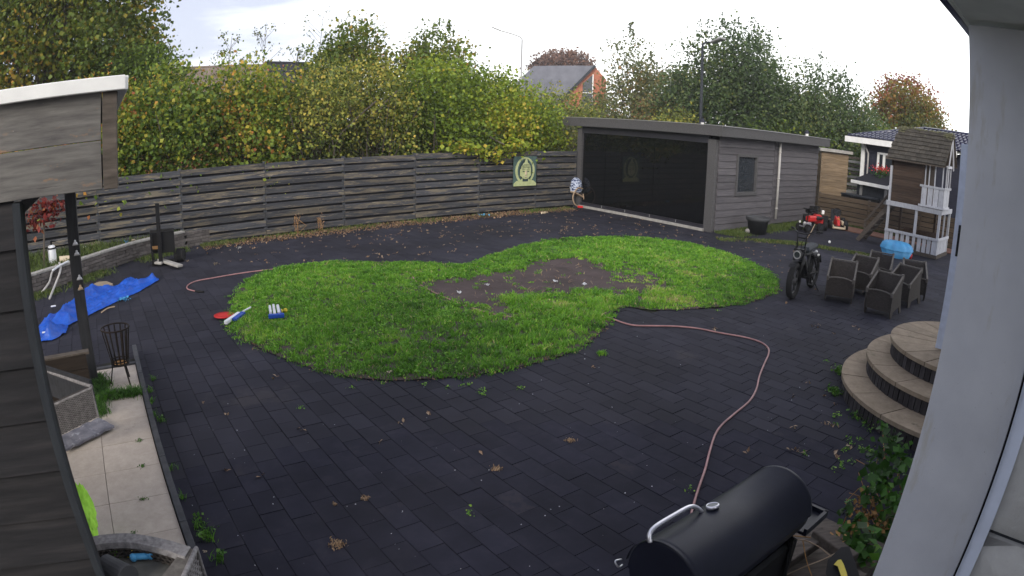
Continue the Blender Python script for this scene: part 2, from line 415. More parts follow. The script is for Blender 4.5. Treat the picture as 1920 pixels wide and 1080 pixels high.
m_bark = mat('bark', [(0.3, (0.05, 0.04, 0.033)), (0.7, (0.13, 0.11, 0.09))], 6, (3, 3, 1), rough=0.95, bump=0.6)
m_cane = solid('pale_cane', (0.42, 0.31, 0.21), rough=0.6)
m_pattern = mat('blue_white_cloth', [(0.46, (0.03, 0.05, 0.13)), (0.50, (0.45, 0.5, 0.62))], 14, (1, 1, 2), detail=1, rough=0.85)
m_galv = solid('galvanised', (0.33, 0.33, 0.33), rough=0.5, metal=0.3)
m_yellow = solid('yellow_handle', (0.62, 0.50, 0.04), rough=0.5)
m_brickred = mat('red_brick', [(0.35, (0.30, 0.10, 0.055)), (0.7, (0.42, 0.16, 0.09))], 3, rough=0.9, bump=0.2)
m_slate = mat('slate_roof', [(0.3, (0.11, 0.115, 0.14)), (0.7, (0.17, 0.175, 0.205))], 1.2, rough=0.8, rnd=0.05)
m_brownroof = mat('brown_roof_tile', [(0.3, (0.14, 0.105, 0.085)), (0.7, (0.22, 0.17, 0.14))], 1.2, rough=0.9)
m_bluetile = mat('blue_glazed_tile', [(0.3, (0.006, 0.007, 0.030)), (0.7, (0.014, 0.016, 0.05))], 9, rough=0.13, spec=0.7)
m_navy = mat('navy_boards', [(0.3, (0.016, 0.017, 0.028)), (0.7, (0.03, 0.032, 0.05))], 5, (1, 10, 10), rough=0.7)
m_felt = solid('roof_felt', (0.018, 0.018, 0.024), rough=0.9)
m_gutter = solid('blue_black_gutter', (0.014, 0.016, 0.09), rough=0.3)
m_soffit = mat('soffit', [(0.3, (0.66, 0.68, 0.64)), (0.7, (0.78, 0.8, 0.76))], 5, rough=0.8)

def leafmat(name, stops, rough=0.55, trans=0.3):
    return mat(name, stops, attr='tone', rough=rough, trans=trans, spec=0.3)
GRN = (0.045, 0.085, 0.012)
lm_hazel = leafmat('hazel_leaf', [(0.0, (0.035, 0.07, 0.014)), (0.3, (0.10, 0.165, 0.022)), (0.55, (0.21, 0.265, 0.03)), (0.72, (0.38, 0.33, 0.04)), (0.86, (0.50, 0.27, 0.05)), (1.0, (0.46, 0.15, 0.06))])
lm_green = leafmat('green_leaf', [(0.0, (0.0536, 0.0891, 0.0188)), (0.45, (0.1632, 0.245, 0.0237)), (0.8, (0.3251, 0.3714, 0.0337)), (1.0, (0.4949, 0.372, 0.049))])
lm_yellow = leafmat('yellow_leaf', [(0.0, (0.0629, 0.0929, 0.0215)), (0.4, (0.1974, 0.2355, 0.0426)), (0.7, (0.4119, 0.3749, 0.0688)), (1.0, (0.5712, 0.4162, 0.0874))])
lm_maple = leafmat('maple_leaf', [(0.0, (0.0399, 0.0786, 0.0149)), (0.5, (0.1197, 0.1655, 0.021)), (0.8, (0.282, 0.2247, 0.0243)), (1.0, (0.4561, 0.2221, 0.0398))])
lm_grey = leafmat('willow_leaf', [(0.0, (0.0302, 0.0582, 0.0236)), (0.5, (0.0773, 0.1219, 0.041)), (0.8, (0.141, 0.1773, 0.0618)), (1.0, (0.2324, 0.2332, 0.0599))])
lm_birch = leafmat('birch_leaf', [(0.0, (0.0772, 0.1036, 0.0449)), (0.5, (0.1507, 0.1719, 0.0606)), (0.8, (0.311, 0.2158, 0.0874)), (1.0, (0.4454, 0.2227, 0.1054))])
lm_red = leafmat('red_leaf', [(0.0, (0.05, 0.075, 0.02)), (0.4, (0.13, 0.14, 0.025)), (0.62, (0.25, 0.17, 0.035)), (0.8, (0.26, 0.075, 0.035)), (1.0, (0.20, 0.04, 0.035))])
lm_russet = leafmat('russet_leaf', [(0.0, (0.10, 0.07, 0.05)), (1.0, (0.24, 0.13, 0.09))])
lm_ivy = leafmat('ivy_leaf', [(0.0, (0.022, 0.06, 0.01)), (0.6, (0.054, 0.156, 0.018)), (1.0, (0.132, 0.264, 0.036))])
lm_crim = leafmat('crimson_leaf', [(0.0, (0.08, 0.010, 0.010)), (0.8, (0.22, 0.03, 0.025)), (1.0, (0.3, 0.12, 0.04))])
lm_grass = leafmat('grass_blade', [(0.0, (0.030, 0.075, 0.018)), (0.35, (0.095, 0.25, 0.024)), (0.7, (0.20, 0.44, 0.04)), (0.93, (0.36, 0.50, 0.07)), (1.0, (0.46, 0.42, 0.19))], rough=0.5, trans=0.35)
lm_dull = leafmat('rough_grass', [(0.0, (0.025, 0.035, 0.012)), (0.3, (0.06, 0.09, 0.022)), (0.65, (0.11, 0.16, 0.03)), (0.85, (0.20, 0.20, 0.07)), (1.0, (0.26, 0.18, 0.09))], rough=0.6, trans=0.25)
lm_fall = leafmat('fallen_leaf', [(0.0, (0.16, 0.09, 0.05)), (0.5, (0.30, 0.20, 0.12)), (1.0, (0.42, 0.33, 0.22))], trans=0.0)

# ------------------------------------------------------------------ foliage
def leafmesh(name, P, size, mt, parent=None, tone=None, up=0.35, aspect=0.75, rg=None, droop=0.0, kind=None, dirs=None, **tags):
    """P: (n,3) numpy positions; each leaf is a folded quad with its own direction and tone"""
    rg = rg or RG
    P = np.asarray(P, float)
    n = len(P)
    if dirs is None:
        t = rg.normal(size=(n, 3)); t[:, 2] -= droop
    else:
        t = dirs + rg.normal(size=(n, 3)) * 0.25
    t /= np.linalg.norm(t, axis=1)[:, None]
    nn = rg.normal(size=(n, 3)); nn[:, 2] += up * 3
    s = np.cross(nn, t); s /= np.linalg.norm(s, axis=1)[:, None] + 1e-9
    nn = np.cross(t, s)
    sz = (size * rg.uniform(0.45, 1.35, n))[:, None] if np.isscalar(size) else np.asarray(size)[:, None]
    a = P - t * sz * 0.5
    c = P + t * sz * 0.5
    l_ = P - s * sz * aspect * 0.5 + nn * sz * 0.10 - t * sz * 0.08
    r_ = P + s * sz * aspect * 0.5 + nn * sz * 0.10 - t * sz * 0.08
    V = np.stack([a, r_, c, l_], 1).reshape(-1, 3)
    me = bpy.data.meshes.new(name)
    me.vertices.add(4 * n); me.vertices.foreach_set('co', V.ravel())
    me.loops.add(6 * n)
    idx = (np.arange(n)[:, None] * 4 + np.array([0, 1, 2, 0, 2, 3])[None]).ravel()
    me.loops.foreach_set('vertex_index', idx)
    me.polygons.add(2 * n)
    me.polygons.foreach_set('loop_start', np.arange(2 * n) * 3)
    me.polygons.foreach_set('loop_total', np.full(2 * n, 3))
    me.update(calc_edges=True)
    if tone is None: tone = rg.uniform(0, 1, n)
    at = me.attributes.new('tone', 'FLOAT', 'POINT')
    at.data.foreach_set('value', np.repeat(np.clip(tone, 0, 1), 4))
    me.materials.append(mt)
    o = bpy.data.objects.new(name, me)
    link(o, parent)
    tagset(o, kind=kind, **tags)
    return o
def smooth_noise(P, sc, seed):
    """cheap smooth 3-d noise from a few sines"""
    r = np.random.default_rng(seed); v = np.zeros(len(P))
    for k in range(7):
        d = r.normal(size=3) * sc * (1 + k * 0.35)
        v += np.sin(P @ d + r.uniform(0, 6.28)) / (1 + k * 0.3)
    return v / 3.0
def crown_points(ells, n, seed, clump=0.35, shell=0.55, sub=28):
    """leaf positions in clumps spread through ellipsoids (c, r): denser towards the outside, with gaps"""
    r = np.random.default_rng(seed)
    vols = np.array([e[1][0] * e[1][1] * e[1][2] for e in ells]) ** 0.75
    vols /= vols.sum()
    ncl = max(4, n // sub)
    which = r.choice(len(ells), ncl, p=vols)
    d = r.normal(size=(ncl, 3)); d /= np.linalg.norm(d, axis=1)[:, None]
    rad = r.uniform(0, 1, ncl) ** (1 / 3) * (1 - shell) + shell * r.uniform(0.82, 1.04, ncl)
    C = np.array([ells[i][0] for i in which]) + d * rad[:, None] * np.array([ells[i][1] for i in which])
    keep = (smooth_noise(C, 1.5, seed + 5) > -0.55) & (smooth_noise(C, 0.7, seed + 6) > -1.0)
    C = C[keep]
    k = r.integers(0, len(C), n)
    Q = r.normal(size=(n, 3)) * clump * np.array([1, 1, 0.7])
    P = C[k] + Q
    tone = 0.47 + 0.26 * smooth_noise(C, 0.8, seed + 9)[k] + 0.12 * smooth_noise(C, 2.2, seed + 10)[k] + r.normal(size=n) * 0.17
    return P, tone, C
def tree(name, label, cat, base, h, ells, n, size, mt, seed, trunk_r=0.12, group=None, clump=0.35, lean=(0, 0), tshift=0.0, droop=0.2,
         aspect=0.7, limbs=14, spikes=0, tsig=0.0, barkmat=None, zbase=None, tgrad=0.0, shell=0.55, up=0.35, stems=1, sub=28):
    base = Vector(base)
    t = thing(name, label, cat, base, group)
    P, tone, C = crown_points(ells, n, seed, clump, shell, sub)
    r = np.random.default_rng(seed + 1)
    if spikes:      # upright shoots standing out of the top of the crown
        SP, ST = [], []
        for k in range(spikes):
            e = ells[r.integers(len(ells))]
            a = r.uniform(0, 6.28); q = r.uniform(0, 0.95)
            x = e[0][0] + math.cos(a) * q * e[1][0]; y = e[0][1] + math.sin(a) * q * e[1][1]
            z0 = e[0][2] + e[1][2] * math.sqrt(max(0, 1 - q * q)) * 0.8
            hh = r.uniform(0.5, 1.5) * (0.4 + e[1][2] * 0.22)
            m_ = int(26 * hh / 0.6)
            zz = r.uniform(0, 1, m_)
            SP.append(np.c_[x + r.normal(size=m_) * 0.10 * (1.2 - zz), y + r.normal(size=m_) * 0.10 * (1.2 - zz), z0 + zz * hh])
            ST.append(np.full(m_, 0.35) + r.normal(size=m_) * 0.15)
        P = np.concatenate([P] + SP); tone = np.concatenate([tone] + ST)
    zmin = (zbase if zbase is not None else 0.15)
    ok = P[:, 2] > zmin
    P, tone = P[ok], tone[ok]
    tone = tone + r.normal(size=len(tone)) * tsig
    if tgrad:
        zz = (P[:, 2] - P[:, 2].min()) / max(1e-3, np.ptp(P[:, 2]))
        tone = tone + tgrad * (zz - 0.5)
    leafmesh('crown', P, size, mt, t, tone + tshift, rg=r, droop=droop, aspect=aspect, up=up)
    b = MB()
    top = np.mean([e[0] for e in ells], axis=0)
    for s_ in range(stems):
        a = base + Vector((r.normal() * 0.18, r.normal() * 0.18, 0)) * (stems > 1)
        tp = Vector(top) + Vector((r.normal() * 0.8, r.normal() * 0.8, 0.5)) * (stems > 1)
        mid = (a + tp) / 2 + Vector((lean[0], lean[1], 0)) + Vector((r.normal() * 0.1, r.normal() * 0.1, 0))
        rr = trunk_r if stems == 1 else trunk_r * r.uniform(0.4, 0.8)
        b.tube([a, a.lerp(mid, 0.5), mid, tp], [rr, rr * 0.8, rr * 0.6, rr * 0.25], 7)
    idx = r.choice(len(C), min(limbs, len(C)), replace=False)
    for i in idx:
        c = Vector(C[i])
        q = r.uniform(0.25, 0.8)
        s0 = base.lerp(Vector(top), q * 0.85)
        s0.z = min(s0.z, max(c.z - 0.2, 0.4))
        md = s0.lerp(c, 0.55) + Vector((0, 0, 0.12 * (c - s0).length))
        b.tube([s0, md, c], [trunk_r * 0.32, trunk_r * 0.2, trunk_r * 0.06], 5, caps=False)
    b.build('trunk', barkmat or m_bark, t)
    return t
def inpoly(P, poly):
    x, y = P[:, 0], P[:, 1]; c = np.zeros(len(P), bool); n = len(poly)
    for i in range(n):
        x0, y0 = poly[i][0], poly[i][1]; x1, y1 = poly[(i + 1) % n][0], poly[(i + 1) % n][1]
        if y0 == y1: continue
        c ^= ((y0 > y) != (y1 > y)) & (x < (x1 - x0) * (y - y0) / (y1 - y0) + x0)
    return c
def spline(pts, k=6, closed=False):
    pts = [Vector(p) for p in pts]; out = []; n = len(pts)
    for i in range(n if closed else n - 1):
        p = [pts[(i + j) % n] if closed else pts[min(max(i + j, 0), n - 1)] for j in (-1, 0, 1, 2)]
        for q in range(k):
            t = q / k
            out.append(0.5 * ((2 * p[1]) + (p[2] - p[0]) * t + (2 * p[0] - 5 * p[1] + 4 * p[2] - p[3]) * t * t + (3 * p[1] - p[0] - 3 * p[2] + p[3]) * t ** 3))
    if not closed: out.append(pts[-1])
    return out
def blades(name, P, h, mt, tone, rg, wd=0.012, lean=0.5, parent=None, **tags):
    """grass blades: two stacked segments tapering to a tip"""
    n = len(P); a = rg.uniform(0, 6.28, n); t = np.c_[np.cos(a), np.sin(a), np.zeros(n)]
    b_ = rg.uniform(0, 6.28, n); l_ = np.c_[np.cos(b_), np.sin(b_), np.zeros(n)] * (lean * rg.uniform(0.2, 1.3, n))[:, None]
    h = np.asarray(h)[:, None]; w_ = (wd * rg.uniform(0.6, 1.4, n))[:, None] if np.isscalar(wd) else np.asarray(wd)[:, None]
    zz = np.array([0, 0, 1.0])
    p0 = P; p1 = P + zz * h * 0.6 + l_ * h * 0.35; p2 = P + zz * h * 0.9 + l_ * h * 1.0
    V = np.stack([p0 - t * w_ * 0.5, p0 + t * w_ * 0.5, p1 + t * w_ * 0.5, p1 - t * w_ * 0.5, p2], 1).reshape(-1, 3)
    me = bpy.data.meshes.new(name)
    me.vertices.add(5 * n); me.vertices.foreach_set('co', V.ravel())
    me.loops.add(7 * n)
    me.loops.foreach_set('vertex_index', (np.arange(n)[:, None] * 5 + np.array([0, 1, 2, 3, 3, 2, 4])[None]).ravel())
    me.polygons.add(2 * n)
    st = (np.arange(n)[:, None] * 7 + np.array([0, 4])[None]).ravel()
    me.polygons.foreach_set('loop_start', st); me.polygons.foreach_set('loop_total', np.tile([4, 3], n))
    me.update(calc_edges=True)
    at = me.attributes.new('tone', 'FLOAT', 'POINT'); at.data.foreach_set('value', np.repeat(np.clip(tone, 0, 1), 5))
    me.materials.append(mt)
    o = bpy.data.objects.new(name, me); link(o, parent); tagset(o, **tags)
    return o
# ================================================================== SETTING: ground and paving
b = MB(); b.add([(-260, -60, -0.06), (260, -60, -0.06), (260, 400, -0.06), (-260, 400, -0.06)], [(0, 1, 2, 3)])
b.build('ground', m_ground, kind='structure')

# the lawn: two joined ovals, surveyed along its rim
LAWN_PX = [(435, 600), (437, 565), (460, 532), (520, 506), (600, 493), (700, 492), (800, 493), (870, 497), (905, 486), (950, 470), (1010, 455), (1080, 447), (1200, 447), (1300, 460),
           (1385, 484), (1440, 513), (1458, 540), (1430, 560), (1380, 572), (1300, 580), (1220, 582), (1170, 576), (1146, 590), (1140, 610), (1100, 645), (1040, 672),
           (960, 692), (880, 705), (800, 712), (720, 714), (640, 705), (560, 683), (490, 655), (447, 625)]
LAWN = [G(*p) for p in LAWN_PX]
DIRT_PX = [(786, 539), (799, 553), (825, 560), (864, 570), (885, 571), (906, 577), (927, 585), (958, 585), (949, 574), (918, 560), (929, 549), (953, 545), (994, 551), (1046, 546), (1098, 548),
           (1177, 552), (1216, 545), (1242, 532), (1242, 517), (1203, 499), (1138, 499), (1098, 485), (1054, 483), (1007, 491), (984, 501), (927, 509), (890, 519), (838, 523), (794, 527)]
DIRT = [G(*p, 0.03) for p in DIRT_PX]
lawn_s = [v for v in spline(LAWN, 4, True)]
LP = [(v.x, v.y) for v in lawn_s]
DP = [(v.x, v.y) for v in spline(DIRT, 3, True)]
b = MB()
cx = sum(p[0] for p in LP) / len(LP); cy = sum(p[1] for p in LP) / len(LP)
me = bpy.data.meshes.new('lawn_soil')
import bmesh
bm = bmesh.new()
vs = [bm.verts.new((x, y, 0.012)) for x, y in LP]; f = bm.faces.new(vs)
bmesh.ops.triangulate(bm, faces=[f]); bm.to_mesh(me); bm.free(); me.materials.append(m_soil)
o = bpy.data.objects.new('lawn_soil', me); COL.objects.link(o); tagset(o, kind='structure')

# paved yard: running bond of 20 x 30 cm stones on the garden's grid
YARD = [(-9.3, 6.4), (-8.6, 9.2), (-8.25, 10.5), (-8.0, 11.7), (-7.45, 12.85), (-4.6, 15.0), (1.95, 20.35), (5.19, 16.39), (8.3, 18.8), (11.6, 18.7), (14.6, 14.4), (16, 10), (9, 3), (4, -1.5), (-1.5, -1.5), (-9.2, 2.2)]
GX = Vector((math.cos(R(-52.6)), math.sin(R(-52.6)), 0)); GY = Vector((-GX.y, GX.x, 0))
bm = bmesh.new(); vs = [bm.verts.new((x, y, -0.009)) for x, y in YARD]; f = bm.faces.new(vs); bmesh.ops.triangulate(bm, faces=[f])
me = bpy.data.meshes.new('paved_yard'); bm.to_mesh(me); bm.free(); me.materials.append(m_joint)
yard = bpy.data.objects.new('paved_yard', me); COL.objects.link(yard); tagset(yard, kind='structure')
A0 = -12.48 * 0.3; B0 = 8.95 * 0.2
TERR = [G(259.6, 707), G(351, 1020)]
TD = Vector((math.cos(R(126.5)), math.sin(R(126.5)), 0)); TN = Vector((TD.y, -TD.x, 0))   # along the terrace edge, away from it
TE = G(294.8, 819.7, 0.0)
pav = []
for i in range(-80, 60):
    for j in range(-60, 110):
        a = A0 + (i + (0.5 if j % 2 else 0)) * 0.3 + 0.15; bb = B0 + j * 0.2 + 0.1
        c = GX * a + GY * bb
        pav.append((c.x, c.y))
pav = np.array(pav)
ok = inpoly(pav, YARD)
rel = (pav - np.array([TE.x, TE.y])) @ np.array([TN.x, TN.y])
al = (pav - np.array([TE.x, TE.y])) @ np.array([TD.x, TD.y])
ok &= ~((rel < -0.05) & (al < 1.75))                    # the terrace takes this corner
sh = inpoly(pav, [(v[0], v[1]) for v in spline([(x * 1.0, y * 1.0) for x, y in [(0, 0)]], 1)]) if False else np.zeros(len(pav), bool)
inl = inpoly(pav, [((x - cx) * 0.95 + cx, (y - cy) * 0.96 + cy) for x, y in LP])
ok &= ~inl
pav = pav[ok]
d2 = np.hypot(pav[:, 0] - 0.9, pav[:, 1] * 1.0)
front = (pav[:, 1] > 1.6) & (pav[:, 0] > -pav[:, 1] * 0.83 - 0.2) & (pav[:, 0] < pav[:, 1] * 0.95 + 0.2)
order = np.argsort(np.where(front, d2, 1e6))
near = set(order[:300].tolist())
pmeshes = []
for k in range(6):
    pm = MB(); r_ = np.random.default_rng(k)
    pm.box((0, 0, -0.02), (0.2965, 0.1965, 0.04), bev=0.002)
    me = bpy.data.meshes.new('paver'); vv = [(x + r_.normal() * 0.0006, y + r_.normal() * 0.0006, z) for x, y, z in pm.v]
    me.from_pydata(vv, [], pm.f); me.materials.append(m_paver); me.update(); pmeshes.append(me)
far = MB(); ftone = []
for i, (x, y) in enumerate(pav):
    dz = RG.normal() * 0.0012; ti = RG.normal(0, 0.0035, 2); yaw = RG.normal(0, 0.004)
    ax = (GX * math.cos(yaw) + GY * math.sin(yaw) + Z * ti[0]).normalized()
    if i in near:
        piece('paver', pmeshes[i % 6], M4((x, y, dz), ax, None, Z + GY * ti[1]), yard)
    else:
        zz = (Z + GY * ti[1]).normalized(); yy = zz.cross(ax).normalized(); zz = ax.cross(yy)
        far.box(Vector((x, y, dz - 0.02)), (0.2965, 0.1965, 0.04), (ax, yy, zz), bev=0.003 if y < 9 else 0)
        ftone += [float(np.clip(0.4 + RG.normal() * 0.22, 0, 1))] * (16 if y < 9 else 8)
o = far.build('paver_field', m_paverm, yard, kind='stuff')
at = o.data.attributes.new('tone', 'FLOAT', 'POINT'); at.data.foreach_set('value', ftone)

# added thin haze, stands in for lens veiling over far trees and roofs
b = MB(); b.box((0, 170, 6.45), (530, 470, 15.1)); hz_m = bpy.data.materials.new('haze'); hz_m.use_nodes = True
_n = hz_m.node_tree; _n.nodes.remove(_n.nodes['Principled BSDF']); _v = _n.nodes.new('ShaderNodeVolumePrincipled')
_v.inputs['Density'].default_value = 0.0012; _v.inputs['Color'].default_value = (0.93, 0.95, 1.0, 1); _v.inputs['Anisotropy'].default_value = 0.2
_n.links.new(_v.outputs[0], _n.nodes['Material Output'].inputs['Volume'])
b.build('haze', hz_m, kind='stuff')

# ================================================================== lawn grass
r = np.random.default_rng(3)
lx = [p[0] for p in LP]; ly = [p[1] for p in LP]
def area_pts(n, poly, rg):
    xs = [p[0] for p in poly]; ys = [p[1] for p in poly]
    P = np.c_[rg.uniform(min(xs), max(xs), n), rg.uniform(min(ys), max(ys), n)]
    return P[inpoly(P, poly)]
def dirt_cover(P):
    """0 in full grass .. 1 in bare soil, with a ragged edge and a thinner far end"""
    Q = P + np.c_[smooth_noise(np.c_[P, P[:, :1] * 0], 3.0, 2), smooth_noise(np.c_[P, P[:, :1] * 0], 3.0, 4)] * 0.16
    c = inpoly(Q, DP).astype(float)
    d = np.full(len(Q), 9.0); dp = np.array(DP)
    for i in range(len(dp)):
        a_ = dp[i]; e_ = dp[(i + 1) % len(dp)]; ab = e_ - a_; t_ = np.clip(((Q - a_) @ ab) / (ab @ ab + 1e-9), 0, 1); d = np.minimum(d, np.linalg.norm(Q - (a_ + t_[:, None] * ab), axis=1))
    rr_ = np.random.default_rng(len(P)).uniform(0, 1, len(P))
    c[(c > 0.5) & (rr_ < 0.75 * np.exp(-d / 0.11))] = 0            # grass thins into the bare soil
    c[(c < 0.5) & (d < 0.45) & (rr_ < 0.45 * np.exp(-d / 0.15))] = 1
    return c
LPo = [((x - cx) * 1.012 + cx, (y - cy) * 1.012 + cy) for x, y in LP]
rim = np.array(LPo)
def rimdist(P):
    d = np.full(len(P), 9.0)
    for i in range(0, len(rim)):
        a_ = rim[i]; e_ = rim[(i + 1) % len(rim)]; ab = e_ - a_; t_ = np.clip(((P - a_) @ ab) / (ab @ ab + 1e-9), 0, 1); d = np.minimum(d, np.linalg.norm(P - (a_ + t_[:, None] * ab), axis=1))
    return d
LPr = [((x - cx) * 1.03 + cx, (y - cy) * 1.035 + cy) for x, y in LP]
T = area_pts(26000, LPr, r)                                  # centres of tufts
inside = inpoly(T, LPo); rd = rimdist(T) * np.where(inside, 1, -1)
T3 = np.c_[T, np.zeros(len(T))]
rag = 0.085 * smooth_noise(T3, 4.5, 71) + 0.05 * smooth_noise(T3, 11, 72) + r.normal(size=len(T)) * 0.035
c = dirt_cover(T)
thin = (T[:, 0] > 1.7) & (T[:, 1] > 10.6) & (c > 0)
keep = (rd + rag > 0.02) & ((c < 0.5) | (thin & (r.uniform(0, 1, len(T)) < 0.28)) | (r.uniform(0, 1, len(T)) < 0.02))
keep &= r.uniform(0, 1, len(T)) < np.clip(11.0 / T[:, 1], 0.6, 1)
T, T3, rd, c = T[keep], T3[keep], rd[keep], c[keep]
worn = smooth_noise(T3, 0.9, 73) + 0.5 * smooth_noise(T3, 2.6, 74)
nb_ = (14 * r.uniform(0.5, 1.5, len(T)) * np.where(worn < -0.75, 0.6, 1)).astype(int) + 2
k_ = np.repeat(np.arange(len(T)), nb_); n_ = len(k_)
off = r.normal(size=(n_, 2)) * 0.030
P3 = np.c_[T[k_] + off, np.full(n_, 0.012)]
th_ = (0.050 + 0.022 * smooth_noise(T3, 1.7, 75) + 0.014 * smooth_noise(T3, 6, 76)) * r.uniform(0.6, 1.45, len(T)) * np.clip(0.45 + rd / 0.35, 0.45, 1.0) * np.where(c > 0, .5, 1)
h = np.clip(th_[k_] * r.uniform(0.5, 1.2, n_), 0.008, 0.16)
tt_ = 0.47 + 0.17 * smooth_noise(T3, 1.1, 77) + 0.13 * smooth_noise(T3, 4.0, 78) + r.normal(size=len(T)) * 0.13 - np.clip(0.25 - rd, 0, .25) * 0.5
tt_ = np.where(worn < -0.8, tt_ + 0.28, tt_)
vv_ = (np.abs(T[:, 0] - 0.6) < 1.1) & (np.abs(T[:, 1] - 8.9) < 0.7)
tt_ = tt_ + vv_ * 0.16          # the trodden, yellowed part beside the bare soil
tone = tt_[k_] + r.normal(size=n_) * 0.10
tone = np.where(r.uniform(0, 1, n_) < 0.025, 1.0, tone)
wdb = r.choice([0.0065, 0.010, 0.016], len(T), p=[.45, .35, .2])[k_]
blades('lawn_grass', P3, h, lm_grass, tone, r, wd=wdb * np.clip(T[k_, 1] / 8.5, 0.9, 1.7), lean=0.95, kind='stuff')
E2 = r.uniform(0, 1, len(T)) < 0.0
# broad weeds and clover mixed through it
P = area_pts(60000, LPo, r); c = dirt_cover(P); pat = smooth_noise(np.c_[P, P[:, :1] * 0], 2.2, 33)
P = P[(c < 0.5) & (pat + r.normal(size=len(P)) * 0.4 > 0.35)]
P3 = np.c_[P, r.uniform(0.02, 0.062, len(P))]
leafmesh('lawn_weeds', P3, 0.038, lm_grass, None, 0.50 + r.normal(size=len(P)) * 0.18, up=1.0, aspect=0.8, rg=r, kind='stuff')
# brown dead rim where turf meets paving
P = area_pts(42000, LPr, r); inside = inpoly(P, LPo); rd = rimdist(P) * np.where(inside, 1, -1)
P = P[(rd + r.normal(size=len(P)) * 0.03 > -0.02) & (rd < 0.10) & (smooth_noise(np.c_[P, P[:, :1] * 0], 2.2, 79) > -0.3)]
leafmesh('lawn_rim_litter', np.c_[P, np.full(len(P), 0.016)], 0.028, lm_fall, None, r.uniform(-0.5, 0.35, len(P)), up=1.5, aspect=0.5, rg=r, kind='stuff')
# pale straws, crumbs and shreds on the bare soil
P = area_pts(420, [p for p in DP], r)
blades('soil_straw', np.c_[P, np.full(len(P), 0.014)], np.full(len(P), 0.045), lm_fall, r.uniform(0.2, 0.9, len(P)), r, wd=0.007, lean=2.4, kind='stuff')

# ================================================================== fence behind the yard
FD = Vector((math.cos(R(38.6)), math.sin(R(38.6)), 0)); FN = Vector((-FD.y, FD.x, 0))
F0 = Vector((0.64, 19.39, 0))
SECT = [1.62, 0.0, -2.06, -4.09, -6.13, -8.19, -10.27, -12.3, -14.4]   # batten positions along the fence
fence = thing('slat_fence', 'long weathered dark grey fence of horizontal slats behind the yard', 'fence', tuple(F0 + FD * -6.4))
for k in range(len(SECT) - 1):
    s1, s0 = SECT[k], SECT[k + 1]
    ln = s1 - s0 - 0.012
    me = unit_mesh('slat', (ln, 0.022, 0.142), m_fence, 0.003)
    for j in range(9):
        if k == 7 and j == 0: continue
        z = 0.115 + j * 0.192 + (0.02 if k < 3 else 0) + RG.normal() * 0.003
        tilt = RG.normal() * 0.0022
        c = F0 + FD * ((s0 + s1) / 2) + FN * 0.02 + Z * z
        piece('slat', me, M4(c, FD + Z * tilt, None, Z + FN * (RG.normal() * 0.04)), fence)
me = unit_mesh('post', (0.075, 0.07, 1.78), m_fpost, 0.004)
for s0 in SECT:
    piece('post', me, M4(F0 + FD * s0 + FN * 0.07 + Z * 0.87, FD), fence)
for k in range(len(SECT) - 1):      # added near-black boards that colour the gaps as if in shade
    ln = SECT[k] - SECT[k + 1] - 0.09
    me = unit_mesh('gap_shade_board', (ln, 0.012, 0.07), m_gapshade)
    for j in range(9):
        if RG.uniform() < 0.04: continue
        piece('gap_shade_board', me, M4(F0 + FD * ((SECT[k] + SECT[k + 1]) / 2) + FN * 0.055 + Z * (0.02 + j * 0.192), FD), fence)


# weather-beaten ledge of moss, grass and fallen leaves along the fence foot
def strip_pts(n, a, b_, w_, rg, z=0.0):
    t = rg.uniform(0, 1, n)[:, None]; q = (rg.beta(1.3, 2.2, n) * w_)[:, None]
    a = np.array(a); b_ = np.array(b_); d = (b_ - a)[:2]; nrm = np.array([d[1], -d[0]]) / np.hypot(*d)
    return np.c_[a[:2] + t * d + q * nrm, np.full(n, z)]
fa = F0 + FD * -9.9; fb = F0 + FD * 1.2
P = strip_pts(12000, fa, fb, 0.62, r)
pat = smooth_noise(P, 1.1, 41)
P = P[(pat + r.normal(size=len(P)) * 0.45) > 0.35]
blades('fence_foot_grass', P, r.uniform(0.03, 0.09, len(P)), lm_dull, 0.5 + r.normal(size=len(P)) * 0.2, r, wd=0.012, lean=0.8, kind='stuff')
P = strip_pts(5200, fa, fb, 0.9, r, 0.012)
leafmesh('fence_foot_leaves', P, 0.05, lm_fall, None, r.uniform(0, 0.7, len(P)) - 0.15, up=2, aspect=0.6, rg=r, kind='stuff')
# a few brown dead stalks against the slats
for (sx, hh, lab) in ((-7.45, 0.42, 'dry brown dock stalk before the long fence, taller of the pair'), (-6.85, 0.32, 'dry brown dock stalk before the long fence, shorter of the pair')):
    c = F0 + FD * sx - FN * 0.16
    t = thing('dead_plant', lab, 'plant', c, 'dry stalks by the fence')
    bb = MB()
    for q in range(5):
        bb.tube([c + Vector((RG.normal() * .02, RG.normal() * .02, 0)), c + Vector((RG.normal() * .05, RG.normal() * .05, hh * 0.5)), c + Vector((RG.normal() * .07, RG.normal() * .07, hh))], 0.005, 4)
    bb.build('stem', m_rust, t)
    q = RG.normal(size=(120, 3)) * [0.05, 0.05, hh * 0.3] + [c.x, c.y, hh * 0.6]
    leafmesh('leaves', q, 0.035, lm_fall, t, RG.uniform(0, .3, 120))

